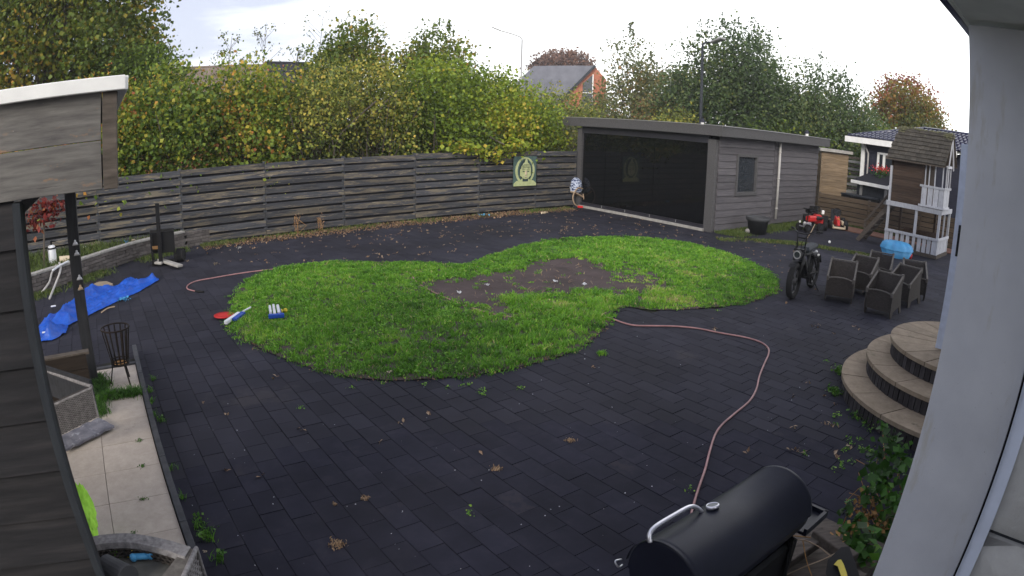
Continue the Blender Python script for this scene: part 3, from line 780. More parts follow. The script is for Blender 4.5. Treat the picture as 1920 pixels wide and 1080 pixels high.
# fallen leaves over the paving
P = []
def litter(n, px0, px1, py0, py1):
    out = []
    for _ in range(n):
        g = G(RG.uniform(px0, px1), RG.uniform(py0, py1)); out.append((g.x, g.y))
    return out
P += litter(300, 620, 1330, 400, 446); P += litter(70, 1180, 1480, 440, 520); P += litter(55, 640, 900, 440, 488); P += litter(12, 560, 1560, 600, 900); P += litter(60, 350, 660, 440, 500)
P += litter(30, 1330, 1640, 470, 640); P += litter(8, 300, 560, 560, 900); P += litter(18, 1480, 1640, 700, 860)
P = np.array(P); P = P[~inpoly(P, LPo)]
P = np.repeat(P, 3, 0) + RG.normal(size=(len(P) * 3, 2)) * 0.022
leafmesh('fallen_leaves', np.c_[P, np.full(len(P), 0.012)], 0.050, lm_fall, None, RG.uniform(0.0, 0.8, len(P)), up=2.5, aspect=0.42, kind='stuff')
# tiny pale crumbs in the joints
P = np.array(litter(150, 350, 1620, 520, 1070)); P = P[~inpoly(P, LPo)]
leafmesh('paving_crumbs', np.c_[P, np.full(len(P), 0.004)], 0.011, m_wornwhite, None, RG.uniform(0, 1, len(P)), up=2.5, aspect=0.9, kind='stuff')
# seedlings in the joints
P = np.array(litter(12, 330, 1640, 560, 1060) + litter(34, 1560, 1640, 690, 880) + litter(10, 640, 1000, 716, 745)); P = P[~inpoly(P, LPo)]
P = np.repeat(P, 14, 0) + RG.normal(size=(len(P) * 14, 2)) * 0.02
leafmesh('joint_weeds', np.c_[P, np.abs(RG.normal(size=len(P))) * 0.012 + 0.004], 0.022, lm_grass, None, RG.uniform(0.2, 0.9, len(P)), up=1.2, kind='stuff')
def tuft(label, px, py, rad, h, n, mt=None, name='grass_tuft', z=0.0, tone=0.5, cat='grass tuft', lean=0.8, wd=0.008, group='weed tufts in the paving'):
    c = G(px, py, z)
    P = RG.normal(size=(n, 3)) * [rad, rad, 0] + [c.x, c.y, z]
    return blades(name, P, RG.uniform(0.4, 1.2, n) * h, mt or lm_grass, tone + RG.normal(size=n) * 0.15, RG, wd=wd, lean=lean, label=label, cat=cat, group=group)
for args in (('small green grass tuft on the paving right of the lawn tip', 1128, 664, 0.03, 0.045, 160), ('straw coloured dry weed in the paving, largest near the wicker sofa', 632, 1022, 0.030, 0.022, 120, lm_fall),
             ('straw coloured dry weed above the largest one', 685, 934, 0.018, 0.016, 60, lm_fall), ('small round dry weed left of the others in the paving', 628, 946, 0.010, 0.014, 40, lm_fall),
             ('pale dry sprig alone in the middle of the paving', 930, 880, 0.022, 0.02, 60, lm_fall), ('dry sprig near the front rim of the lawn', 1070, 826, 0.02, 0.02, 60, lm_fall)):
    tuft(*args)
# ================================================================== GARDEN ROOM (dark glass front)
SB = Vector((5.19, 16.39, 0)); SA = SB - U * 5.25; SL = 6.25
room = thing('garden_room', 'grey boarded garden room with a black glass front and flat roof', 'garden room', SB)
def su(u, w_, z): return SB + U * u + W * w_ + Z * z
# long side: overlapping boards with the window opening left out
def board(parent, a, b_, n_, h_, mt, name='board', th=0.024, lap=0.020):
    """weatherboard from a to b (bottom line), face normal n_, tilted so its foot stands proud"""
    a, b_ = Vector(a), Vector(b_); x = (b_ - a).normalized(); ln = (b_ - a).length
    up = (Z - n_ * (lap / h_ * 1.2)).normalized()
    me = unit_mesh(name, (ln, th, h_), mt, 0.002)
    c = (a + b_) / 2 + Z * (h_ / 2) + n_ * (th * 0.5)
    return piece(name, me, M4(c, x, None, up), parent)
PIT = 0.187
for k in range(14):
    z0 = 0.02 + k * PIT
    segs = [(0.06, 3.05)]
    if z0 + PIT > 1.0 and z0 < 2.04: segs = [(0.06, 0.93), (2.07, 3.05)]
    for s0, s1 in segs:
        hh = PIT + 0.015
        zz = z0
        board(room, su(0, s0, zz), su(0, s1, zz), U, hh, m_shed)
    board(room, su(-0.03, 3.13, z0 + 0.03), su(-0.03, SL, z0 + 0.03), U, PIT + 0.015, m_shed)
b = MB(); b.box(su(-0.10, 3.1, 1.2), (0.12, 0.07, 2.4), (U, W, Z)); b.box(su(-0.12, 3.09, 0), (0.02, 0.02, 0.02), (U, W, Z)); b.build('joint_board', m_shedtrim, room)
# inner carcass: floor, walls, so that the openings are dark rooms
b = MB()
b.box(su(-2.62, SL - 0.05, 1.22), (5.2, 0.06, 2.66), (U, W, Z)); b.box(su(-5.2, SL / 2, 1.28), (0.06, SL - 0.2, 2.52), (U, W, Z))
b.box(su(-0.07, 0.50, 1.22), (0.04, 0.84, 2.4), (U, W, Z)); b.box(su(-0.07, 4.2, 1.22), (0.04, 4.0, 2.4), (U, W, Z))
b.box(su(-0.07, 1.5, 0.48), (0.04, 1.1, 0.95), (U, W, Z)); b.box(su(-0.07, 1.5, 2.25), (0.04, 1.1, 0.35), (U, W, Z))
b.build('wall', m_alu, room)
b = MB(); b.box(su(-2.62, SL / 2 + 0.1, 0.03), (5.1, SL - 0.3, 0.05), (U, W, Z)); b.build('floor_slab', m_alu, room)
# front frame
b = MB(); b.box(su(-0.13, -0.01, 1.22), (0.26, 0.12, 2.44), (U, W, Z), bev=0.004); b.build('corner_post', m_shedtrim, room)
b = MB(); b.box(su(-5.16, -0.01, 1.24), (0.20, 0.12, 2.48), (U, W, Z), bev=0.004); b.build('corner_post', m_shedtrim, room)
b = MB(); b.box(su(-2.65, -0.005, 2.445), (4.80, 0.10, 0.23), (U, W, Z)); b.build('lintel', m_alu, room)
b = MB(); b.box(su(-2.65, -0.03, 0.035), (4.84, 0.20, 0.07), (U, W, Z), bev=0.005); b.build('threshold', m_conc, room)
b = MB(); b.box(su(-2.65, -0.01, 0.115), (4.80, 0.07, 0.09), (U, W, Z)); b.build('bottom_rail', m_alu, room)
for k in range(5):
    a0 = -5.06 + k * 0.96
    b = MB(); b.box(su(a0 + 0.48, 0.02 + 0.012 * (k % 2), 1.245), (0.965, 0.01, 2.17), (U, W, Z)); b.build('glass_panel', m_glass, room)
    if k: b = MB(); b.box(su(a0, -0.052, 0.13), (0.018, 0.012, 0.08), (U, W, Z)); b.build('rail_clip', m_galv, room)
# window
b = MB()
for (w0, w1, z0, z1) in ((0.93, 1.01, 0.95, 2.10), (1.99, 2.07, 0.95, 2.10), (1.01, 1.99, 0.95, 1.05), (1.01, 1.99, 2.02, 2.10)):
    b.box(su(0.015, (w0 + w1) / 2, (z0 + z1) / 2), (0.09, w1 - w0, z1 - z0), (U, W, Z), bev=0.004)
win = b.build('window', m_shedtrim, room)
b = MB(); b.box(su(-0.015, 1.5, 1.535), (0.01, 0.985, 0.975), (U, W, Z)); b.build('pane', m_glasslight, win)
b = MB(); b.tube([su(0.07, 3.32, 2.52), su(0.07, 3.32, 0.2)], 0.038, 10)
for z0 in (0.5, 1.4, 2.2): b.cyl(su(0.07, 3.32, z0), su(0.07, 3.32, z0 + 0.04), 0.048, n=10)
b.build('downpipe', m_pvc, room, smooth=True)
# roof
FT, FBm = 2.80, 2.54
b = MB(); b.box(su(-2.75, 3.1, 2.66), (6.0, 6.55, 0.20), (U, W, Z)); roof = b.build('roof', m_felt, room)
b = MB(); b.box(su(-2.72, -0.235, 2.67), (6.06, 0.03, 0.26), (U, W, Z), bev=0.003); b.build('fascia_board', m_shedtrim, roof)
b = MB(); b.box(su(0.30, 3.13, 2.67), (0.03, 6.72, 0.26), (U, W, Z), bev=0.003); b.build('fascia_board', m_shedtrim, roof)
b = MB(); b.box(su(0.31, 3.13, 2.812), (0.06, 6.74, 0.022), (U, W, Z)); b.box(su(-2.75, -0.24, 2.812), (6.08, 0.05, 0.018), (U, W, Z)); b.build('roof_edge', m_trimedge, roof)
for px, py, dd in ((1317, 232, 20.9), (1513, 253, 23.0)):
    az_ = math.degrees(math.atan2(ray(px, py).x, ray(px, py).y))
    c = AZ(az_, dd, 2.76)
    b = MB(); b.cyl(c, c + Z * 0.16, 0.055, n=14); vp = b.build('vent_pipe', m_white, roof, smooth=False)
    b = MB(); b.cyl(c + Z * 0.16, c + Z * 0.23, 0.085, 0.07, n=14); b.cyl(c + Z * 0.23, c + Z * 0.28, 0.055, n=14); b.build('cap', m_navy, vp)

# patterned rocking chair leaning by the front post
c = G(1068, 386)
t = thing('rocking_chair', 'pale bentwood rocking chair with blue and white cushion beside the glass room', 'chair', c)
X = FD
def fx(a, h, d=0.0): return c + X * a + Z * h - FN * d
for d in (0.0, 0.42):
    b = MB(); b.tube(spline([fx(0.42, 0.05, d), fx(0.1, 0.02, d), fx(-0.16, 0.10, d), fx(-0.27, 0.30, d), fx(-0.22, 0.48, d), fx(-0.05, 0.62, d), fx(0.14, 0.58, d)], 5), 0.02, 7); b.build('rocker', m_cane, t, smooth=True)
b = MB(); b.box(fx(0.02, 0.40, 0.21), (0.42, 0.40, 0.04), ((X * 0.9 - Z * 0.4).normalized(), FN, (Z * 0.9 + X * 0.4).normalized()), bev=0.01); b.build('seat', m_cane, t)
for d in (0.0, 0.42):
    b = MB(); b.tube([fx(0.28, 0.03, d), fx(0.16, 0.42, d)], 0.018, 6); b.build('leg', m_cane, t)
b = MB()
ringp = [(0, 0.0), (0.16, 0.02), (0.21, 0.1), (0.2, 0.3), (0.16, 0.42), (0.05, 0.5), (0, 0.5)]
b.lathe(fx(0.03, 0.42, 0.21), ringp, 14); o = b.build('cushion', m_pattern, t, smooth=True)
b = MB(); b.box(fx(-0.02, 0.035, 0.50), (0.16, 0.05, 0.07), bev=0.01)
b.build('toy_block', m_red, None, label='small red and pink toy at the foot of the rocking chair', cat='toy')

# flower pot and pale stone by its long side
c = G(1419, 438)
t = thing('plant_pot', 'large empty dark grey plant pot in the grass by the garden room', 'plant pot', c)
b = MB(); b.lathe(c, [(0.0, 0.02), (0.23, 0.02), (0.245, 0.0), (0.30, 0.36), (0.335, 0.36), (0.345, 0.46), (0.325, 0.46), (0.31, 0.37), (0.27, 0.30), (0, 0.30)], 28); b.build('tub', m_pot, t, smooth=True)
b = MB(); b.cyl(c + Z * 0.30, c + Z * 0.335, 0.28, n=20); b.build('compost', m_hard, t)
c = G(1402, 437); b = MB(); b.ball(c + Z * 0.06, 0.085, 12, (1, 1, 0.8)); b.build('field_stone', m_conc, None, smooth=True, label='round pale stone beside the dark grey plant pot', cat='stone')
r = np.random.default_rng(8)
a_, b_ = SB + U * 0.05, SB + U * 0.05 + W * 6.0
P = strip_pts(12000, a_, b_, 0.95, r); P = P[(smooth_noise(P, 0.9, 3) + r.normal(size=len(P)) * 0.4) > -0.2]
P = P[np.hypot(P[:, 0] - G(1419, 438).x, P[:, 1] - G(1419, 438).y) > 0.42]
blades('room_side_grass', P, r.uniform(0.03, 0.11, len(P)), lm_dull, 0.42 + r.normal(size=len(P)) * 0.18, r, wd=0.013, lean=0.8, kind='stuff')
EDGE = [G(1340, 446), G(1420, 449), G(1500, 455), G(1560, 465), G(1640, 480)]
P = np.concatenate([strip_pts(3600, EDGE[i], EDGE[i + 1], 0.55, r) for i in range(4)]); P = P[(smooth_noise(P, 1.6, 5) + r.normal(size=len(P)) * 0.5) > 0.1]
blades('yard_edge_grass', P, r.uniform(0.02, 0.07, len(P)), lm_dull, 0.5 + r.normal(size=len(P)) * 0.25, r, wd=0.014, lean=0.9, kind='stuff')

# ================================================================== BROWN FENCE, red path
BO = Vector((10.3, 20.3, 0))
t = thing('low_slat_fence', 'low brown fence of wide horizontal slats between garden room and playhouse', 'fence', BO)
for k in range(3):
    s0, s1 = k * 1.95, k * 1.95 + 1.93
    me = unit_mesh('slat', (1.93, 0.025, 0.137), m_brownfence, 0.003)
    for j in range(6):
        piece('slat', me, M4(BO + U * ((s0 + s1) / 2) + Z * (0.10 + j * 0.158), U + Z * (RG.normal() * 0.003)), t)
me = unit_mesh('gap_shade_board', (1.85, 0.012, 0.06), m_gapshade)  # added dark strips put shade into the gaps of this fence
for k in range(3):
    for j in range(6): piece('gap_shade_board', me, M4(BO + U * (k * 1.95 + 0.97) + W * 0.03 + Z * (0.02 + j * 0.158), U), t)
me = unit_mesh('post', (0.08, 0.08, 1.0), m_oldwood, 0.004)
for k in range(4): piece('post', me, M4(BO + U * (k * 1.95) + W * 0.06 + Z * 0.48, U), t)
# strip of red pavers before it
b = MB(); o_ = BO + U * 0.9 - W * 1.15
rp = thing('red_path', 'strip of red paving bricks before the low brown fence', 'path', o_)
rp['kind'] = 'structure'; del rp['category']; del rp['label']
me = unit_mesh('brick', (0.203, 0.098, 0.05), m_redpave, 0.003)
for i in range(24):
    for j in range(10):
        piece('brick', me, M4(o_ + U * (i * 0.208 + 0.1 * (j % 2)) + W * (j * 0.104) + Z * 0.006, U), rp)
b = MB(); b.box(o_ + U * 2.45 + W * 0.5 - Z * 0.018, (5.2, 1.2, 0.02), (U, W, Z)); b.build('path_bed', m_joint, rp)
# weeds at its foot
P = strip_pts(1600, BO + U * 1.3, BO + U * 5, 0.14, r, 0.02)
blades('low_fence_weeds', P, r.uniform(0.03, 0.10, len(P)), lm_dull, 0.35 + r.normal(size=len(P)) * 0.2, r, wd=0.012, lean=0.8, kind='stuff')

# ================================================================== TAN SHED behind
c = AZ(26.95, 25.0)
e1 = AZ(26.2, 25.4) - c; 
SU_ = (AZ(29.35, 25.2) - c); sw = SU_.length; SU_ = SU_.normalized(); SW_ = Vector((-SU_.y, SU_.x, 0))
t = thing('tool_shed', 'tan boarded tool shed with a grey roof edge behind the low fence', 'shed', c)
for k in range(16):
    z0 = 0.05 + k * 0.145
    me = unit_mesh('board', (sw - 0.02, 0.02, 0.15), m_tan, 0.002)
    piece('board', me, M4(c + SU_ * sw / 2 - SW_ * 0.012 + Z * (z0 + 0.07), SU_, None, Z + SW_ * 0.05), t)
    me2 = unit_mesh('board', (1.2, 0.02, 0.15), m_tan, 0.002)
    piece('board', me2, M4(c + (SW_ * 0.6 - SU_ * 0.02) + Z * (z0 + 0.07), SW_, None, Z + SU_ * 0.05), t)
b = MB(); b.box(c + Z * 1.2, (0.07, 0.07, 2.36), (SU_, SW_, Z)); b.build('corner_strip', m_tan, t)
b = MB(); b.box(c + SU_ * sw / 2 + SW_ * 0.7 + Z * 1.2, (sw - 0.06, 1.3, 2.3), (SU_, SW_, Z)); b.build('wall', m_tan, t)
b = MB(); b.box(c + SU_ * (sw / 2 - 0.0) + SW_ * 0.6 + Z * 2.42, (sw + 0.25, 1.6, 0.11), (SU_, SW_, Z), bev=0.005); b.build('roof', m_conc, t)

# ================================================================== NAVY SUMMERHOUSE with glazed tiles
hc = AZ(30.6, 25.0); HU = (AZ(39.5, 22.8) - hc).normalized(); HW = Vector((-HU.y, HU.x, 0))
t = thing('summerhouse', 'navy summerhouse with white trim and blue glazed roof tiles behind the playhouse', 'summerhouse', hc)
b = MB(); b.box(hc + HU * 2.6 + HW * 1.6 + Z * 1.5, (5.2, 3.2, 2.9), (HU, HW, Z)); b.build('wall', m_navy, t)
for k in range(19):
    me = unit_mesh('board', (5.2, 0.02, 0.15), m_navy, 0.002)
    piece('board', me, M4(hc + HU * 2.6 - HW * 0.012 + Z * (0.07 + k * 0.15), HU, None, Z + HW * 0.06), t)
b = MB(); b.box(hc + HU * 0.05 - HW * 0.04 + Z * 1.45, (0.16, 0.06, 2.9), (HU, HW, Z)); b.build('corner_board', m_white, t)
b = MB(); b.tube([hc + HU * 0.16 - HW * 0.25 + Z * 2.95, hc + HU * 0.34 - HW * 0.10 + Z * 2.5, hc + HU * 0.34 - HW * 0.10 + Z * 1.0], 0.035, 8); b.build('downpipe', m_pvc, t, smooth=True)
wf = MB()
for (x0, x1, z0, z1) in ((0.75, 0.84, 1.4, 2.55), (1.02, 1.12, 1.4, 2.55), (2.5, 2.6, 1.4, 2.55), (0.75, 2.6, 2.53, 2.60), (0.75, 2.6, 1.33, 1.4)):
    wf.box(hc + HU * (x0 + x1) / 2 - HW * 0.05 + Z * (z0 + z1) / 2, (x1 - x0, 0.05, z1 - z0), (HU, HW, Z))
wn = wf.build('window', m_white, t)
b = MB(); b.box(hc + HU * 1.67 - HW * 0.035 + Z * 1.98, (1.8, 0.01, 1.14), (HU, HW, Z)); b.build('pane', m_glasslight, wn)
# hipped roof with rows of pantiles
E1 = hc - HU * 0.42 - HW * 0.5; EZ = 3.04
rf = MB(); P0 = E1 + Z * EZ; P1 = E1 + HU * 6.2 + Z * EZ; P2 = P1 + HW * 4.2; P3 = P0 + HW * 4.2
R0 = E1 + HU * 2.3 + HW * 2.1 + Z * (EZ + 0.66); R1 = E1 + HU * 5.2 + HW * 2.1 + Z * (EZ + 0.66)
rf.add([P0, P1, P2, P3, R0, R1], [(0, 1, 5, 4), (1, 2, 5), (2, 3, 4, 5), (3, 0, 4), (3, 2, 1, 0)])
rfo = rf.build('roof', m_bluetile, t)
tl = MB(); tl.box((0, 0, 0), (0.20, 0.34, 0.03), bev=0.008); tl.tube([(-0.06, -0.17, 0.02), (-0.06, 0.17, 0.02)], 0.035, 6)
tme = bpy.data.meshes.new('roof_tile'); tme.from_pydata(tl.v, [], tl.f); tme.materials.append(m_bluetile); tme.update()
up_s = ((R0 - P0) - HU * (R0 - P0).dot(HU)).normalized(); nrm = HU.cross(up_s)
for j in range(7):
    vv = 0.12 + j * 0.31
    for i in range(32):
        uu = 0.1 + i * 0.19
        if uu < vv * 0.98 + 0.05 or uu > 6.1 - vv * 0.45: continue
        q = P0 + HU * uu + up_s * vv + nrm * (0.03)
        piece('roof_tile', tme, M4(q, HU, None, nrm + up_s * 0.10), rfo)
b = MB(); b.box(E1 + HU * 2.4 - HW * 0.02 + Z * (EZ - 0.10), (5.0, 0.035, 0.21), (HU, HW, Z)); b.build('fascia_board', m_white, rfo)
b = MB(); b.tube([P0 + Z * 0.03, R0 + Z * 0.05], 0.06, 8); b.tube([R0 + Z * 0.05, R1 + Z * 0.05], 0.06, 8); b.tube([R1 + Z * 0.05, P1 + Z * 0.03], 0.06, 8); b.build('ridge_tile', m_bluetile, rfo, smooth=True)

# lean-to hutch with felt roof and white edge, geranium on it
c = AZ(29.9, 23.5); lu = (AZ(33.25, 22.4) - c); lw = lu.length; lu.normalize(); lv = Vector((-lu.y, lu.x, 0))
t = thing('hutch', 'low grey hutch with black felt roof and white edge before the summerhouse', 'hutch', c)
b = MB(); b.box(c + lu * lw / 2 + lv * 0.55 + Z * 0.7, (lw - 0.25, 0.9, 1.35), (lu, lv, Z)); b.build('wall', m_darktrim, t)
for x_ in (0.35, lw - 0.2):
    b = MB(); b.box(c + lu * x_ + lv * 0.08 + Z * 0.7, (0.10, 0.05, 1.35), (lu, lv, Z)); b.build('post', m_galv, t)
sl_ = (lv + Z * 0.30).normalized(); nn_ = lu.cross(sl_)
b = MB(); b.box(c + lu * lw / 2 + lv * 0.5 + Z * 1.67, (lw, 1.25, 0.04), (lu, sl_, nn_)); rf2 = b.build('roof', m_felt, t)
b = MB(); b.box(c + lu * lw / 2 - lv * 0.10 + Z * 1.47, (lw + 0.04, 0.03, 0.11), (lu, lv, Z)); b.build('roof_edge', m_white, rf2)
b = MB(); b.box(c + lu * (lw + 0.015) + lv * 0.5 + Z * 1.66, (0.03, 1.25, 0.11), (lu, sl_, nn_)); b.build('roof_edge', m_white, rf2)
c = AZ(32.4, 23.6)
t = thing('geranium', 'potted geranium with red flowers on the hutch roof', 'plant', c + Z * 1.65)
b = MB(); b.lathe(c + Z * 1.62, [(0, 0), (0.10, 0), (0.13, 0.2), (0, 0.2)], 12); b.build('flower_pot', m_pot, t)
P = RG.normal(size=(260, 3)) * [0.16, 0.16, 0.08] + [c.x, c.y, 1.86]; leafmesh('leaves', P, 0.07, lm_ivy, t, RG.uniform(0, .6, 260))
P = RG.normal(size=(240, 3)) * [0.20, 0.20, 0.05] + [c.x, c.y, 2.03]; leafmesh('flowers', P, 0.055, m_red, t, RG.uniform(0, 1, 240), kind='stuff')
# two dark bins in front
for k, (az_, dd, lab) in enumerate(((29.9, 23.0, 'black storage crate beside the hutch, next to the tan shed'), (31.4, 22.75, 'dark storage crate before the hutch, under its white roof edge'))):
    c = AZ(az_, dd); t = thing('storage_crate', lab, 'crate', c, 'dark crates by the hutch')
    b = MB(); b.box(c + Z * 0.5, (0.62, 0.5, 1.0), (lu, lv, Z), bev=0.02); b.build('bin_body', m_black, t)
    b = MB(); b.box(c + Z * 1.02, (0.66, 0.54, 0.05), (lu, lv, Z), bev=0.01); b.build('lid', m_darktrim, t)
# pale rustic fence behind
c = AZ(29.3, 27.5); cu = (AZ(33, 27.5) - c).normalized()
t = thing('rail_fence', 'pale grey fence of thin rails between tan shed and summerhouse', 'fence', c)
for k in range(14):
    me = unit_mesh('slat', (2.2, 0.03, 0.10), m_oldwood if k % 2 else m_galv, 0.003)
    piece('slat', me, M4(c + cu * 0.6 + Z * (0.2 + k * 0.155), cu), t)
# ================================================================== PLAYHOUSE
PC = Vector((11.25, 14.30, 0)); PL, PD_ = 1.62, 1.25
play = thing('playhouse', 'two storey wooden playhouse with white railings and mossy shingle roof', 'playhouse', PC)
def pp(u, w_, z): return PC - U * u + W * w_ + Z * z          # u runs from the near corner to the left, w to the back
b = MB(); b.box(pp(PL / 2, PD_ / 2, 0.06), (PL + 0.1, PD_ + 0.1, 0.10), (U, W, Z)); b.build('base_frame', m_oldwood, play)
me = unit_mesh('post', (0.07, 0.07, 2.2), m_wornwhite, 0.003)
piece('post', me, M4(pp(PL, 0, 1.2), U), play)
me = unit_mesh('post', (0.07, 0.07, 1.2), m_wornwhite, 0.003)
piece('post', me, M4(pp(0, 0, 0.67), U), play); piece('post', me, M4(pp(0, PD_, 0.67), U), play); piece('post', me, M4(pp(0, PD_ / 2, 0.67), U, sc=(0.6, 0.6, 1)), play)
me = unit_mesh('post', (0.08, 0.05, 1.15), m_wornwhite, 0.003); piece('post', me, M4(pp(0.73, 0, 0.70), U), play)
me = unit_mesh('post', (0.07, 0.07, 2.4), m_brownwood, 0.003)
piece('post', me, M4(pp(PL, PD_, 1.2), U), play); piece('post', me, M4(pp(PL - 0.5, PD_, 0.62), U, sc=(1, 1, 0.5)), play); piece('post', me, M4(pp(0.45, PD_, 0.62), U, sc=(1, 1, 0.5)), play)
# lower rail and pickets
b = MB(); b.box(pp(PL / 2, -0.03, 0.52), (PL + 0.08, 0.05, 0.075), (U, W, Z), bev=0.004); b.build('rail', m_wornwhite, play)
b = MB(); b.box(pp(-0.03, PD_ / 2, 0.52), (0.05, PD_ + 0.04, 0.075), (U, W, Z), bev=0.004); b.build('rail', m_wornwhite, play)
me = unit_mesh('picket', (0.125, 0.02, 0.40), m_wornwhite, 0.002)
for u_ in (0.09, 0.24, 0.39, 0.55, 0.92, 1.09, 1.26, 1.45, 1.58):
    piece('picket', me, M4(pp(u_, -0.012, 0.285), U, sc=(0.9 if u_ < 0.6 else 0.82, 1, 1)), play)
for w_ in (0.08, 0.24, 0.40, 0.56, 0.72, 0.88, 1.04, 1.18):
    piece('picket', me, M4(pp(-0.012, w_, 0.285), W, sc=(1.15, 1, 1)), play)
b = MB(); b.box(pp(0.75, PD_ * 0.6, 0.30), (0.9, 0.4, 0.04), (U, W, Z)); b.box(pp(0.75, PD_ - 0.06, 0.42), (1.4, 0.03, 0.3), (U, W, Z)); b.build('bench', m_brownwood, play)
# deck
b = MB(); b.box(pp(PL / 2, PD_ / 2, 1.27), (PL, PD_, 0.05), (U, W, Z)); b.build('deck', m_brownwood, play)
b = MB(); b.box(pp(PL / 2, -0.045, 1.27), (PL + 0.14, 0.04, 0.13), (U, W, Z), bev=0.004); b.build('beam', m_wornwhite, play)
b = MB(); b.box(pp(-0.045, PD_ / 2, 1.27), (0.04, PD_ + 0.1, 0.13), (U, W, Z), bev=0.004); b.build('beam', m_wornwhite, play)
# upper cabin: brown boards on the left two thirds, balcony on the right
for k in range(10):
    me = unit_mesh('board', (0.94, 0.02, 0.128), m_brownwood, 0.002)
    piece('board', me, M4(pp(PL - 0.52, -0.012, 1.38 + k * 0.125), U, None, Z - W * 0.07), play)
    me = unit_mesh('board', (PD_, 0.02, 0.128), m_brownwood, 0.002)
    piece('board', me, M4(pp(PL + 0.0, PD_ / 2, 1.38 + k * 0.125), W), play)
b = MB(); b.box(pp(0.62, 0.0, 1.95), (0.06, 0.06, 1.2), (U, W, Z)); b.build('corner_post', m_brownwood, play)
for k in range(10):
    me = unit_mesh('board', (0.02, PD_ - 0.1, 0.128), m_brownwood, 0.002)
    piece('board', me, M4(pp(0.60, PD_ / 2 + 0.05, 1.38 + k * 0.125), U), play)
b = MB(); b.box(pp(0.30, -0.05, 1.90), (0.76, 0.05, 0.06), (U, W, Z), bev=0.003); b.build('rail', m_wornwhite, play)
b = MB(); b.box(pp(-0.07, 0.35, 1.90), (0.05, 0.86, 0.06), (U, W, Z), bev=0.003); b.build('rail', m_wornwhite, play)
me = unit_mesh('picket', (0.155, 0.02, 0.50), m_wornwhite, 0.002)
for u_ in (0.0, 0.17, 0.35, 0.54): piece('picket', me, M4(pp(u_, -0.045, 1.63), U), play)
for w_ in (0.05, 0.22, 0.39, 0.56): piece('picket', me, M4(pp(-0.065, w_, 1.63), W, sc=(1.05, 1, 1)), play)
b = MB(); b.box(pp(0.28, -0.07, 1.375), (0.80, 0.05, 0.05), (U, W, Z)); b.box(pp(-0.08, 0.3, 1.375), (0.05, 0.8, 0.05), (U, W, Z)); b.build('balcony_sill', m_wornwhite, play)
me = unit_mesh('baluster', (0.03, 0.03, 0.60), m_wornwhite, 0.002)
for u_ in (0.0, 0.24, 0.42, 0.54): piece('baluster', me, M4(pp(u_, -0.03, 2.20), U), play)
for w_ in (0.22, 0.44, 0.72): piece('baluster', me, M4(pp(-0.05, w_, 2.20), U), play)
b = MB(); b.box(pp(-0.06, 0.45, 2.50), (0.04, 0.62, 0.07), (U, W, Z)); b.build('rail', m_wornwhite, play)
b = MB(); b.beam(pp(-0.10, 0.22, 2.52), pp(-0.10, 0.52, 3.26), 0.03, 0.05); b.beam(pp(-0.10, 0.52, 3.26), pp(-0.10, 0.85, 2.42), 0.03, 0.05); b.build('barge_board', m_wornwhite, play)
# pitched roof with courses of shingles
RE, RR = 2.50, 3.40
e0 = pp(PL + 0.12, -0.22, RE); e1_ = pp(-0.08, -0.22, RE); r0 = pp(PL + 0.02, PD_ / 2, RR); r1 = pp(-0.12, PD_ / 2, RR); k0 = pp(PL + 0.12, PD_ + 0.22, RE); k1 = pp(-0.08, PD_ + 0.22, RE)
b = MB(); b.add([e0, e1_, r1, r0, k1, k0], [(0, 1, 2, 3), (3, 2, 4, 5), (5, 4, 1, 0)]); proof = b.build('roof', m_oldwood, play)
slope = (r1 - e1_); slope = (slope - U * slope.dot(U)); SLn = slope.length; slope.normalize(); rn = U.cross(slope) 
if rn.z < 0: rn = -rn
NC = 8
for j in range(NC):
    q = (j + 0.5) / NC
    x0, x1 = -PL - 0.13 + q * 0.10, 0.09 + q * 0.03
    xx = x0 + (0.0 if j % 2 else 0.08); sw_ = 0.172
    while xx < x1 - 0.03:
        ww = min(sw_, x1 - xx)
        me = unit_mesh('shingle', (ww - 0.006, SLn / NC * 1.22, 0.024), m_shingle)
        cpos = PC + U * (xx + ww / 2) + (e1_ - PC - U * (e1_ - PC).dot(U)) + slope * (SLn * q) + rn * (0.030 + RG.uniform(0, .007))
        piece('shingle', me, M4(cpos, U + slope * RG.normal() * 0.01, None, rn + slope * 0.17), proof)
        xx += ww
b = MB(); b.box((e0 + e1_) / 2 - W * 0.005 + Z * 0.0, (PL + 0.22, 0.03, 0.07), (U, W, Z)); b.build('eave_board', m_oldwood, proof)
P = []
for _ in range(46):
    q = RG.uniform(0, 1) ** 0.5; uu = RG.uniform(-PL, 0.08) if q > 0.75 else RG.choice([-PL + RG.uniform(0, .2), RG.uniform(-0.15, 0.1)])
    cpos = PC + U * uu + (e1_ - PC - U * (e1_ - PC).dot(U)) + slope * (SLn * (0.80 + 0.21 * q)) + rn * 0.06
    P.append(np.array(cpos)[None] + RG.normal(size=(60, 3)) * [0.05, 0.05, 0.008])
leafmesh('moss', np.concatenate(P), 0.022, m_moss, proof, kind='stuff')
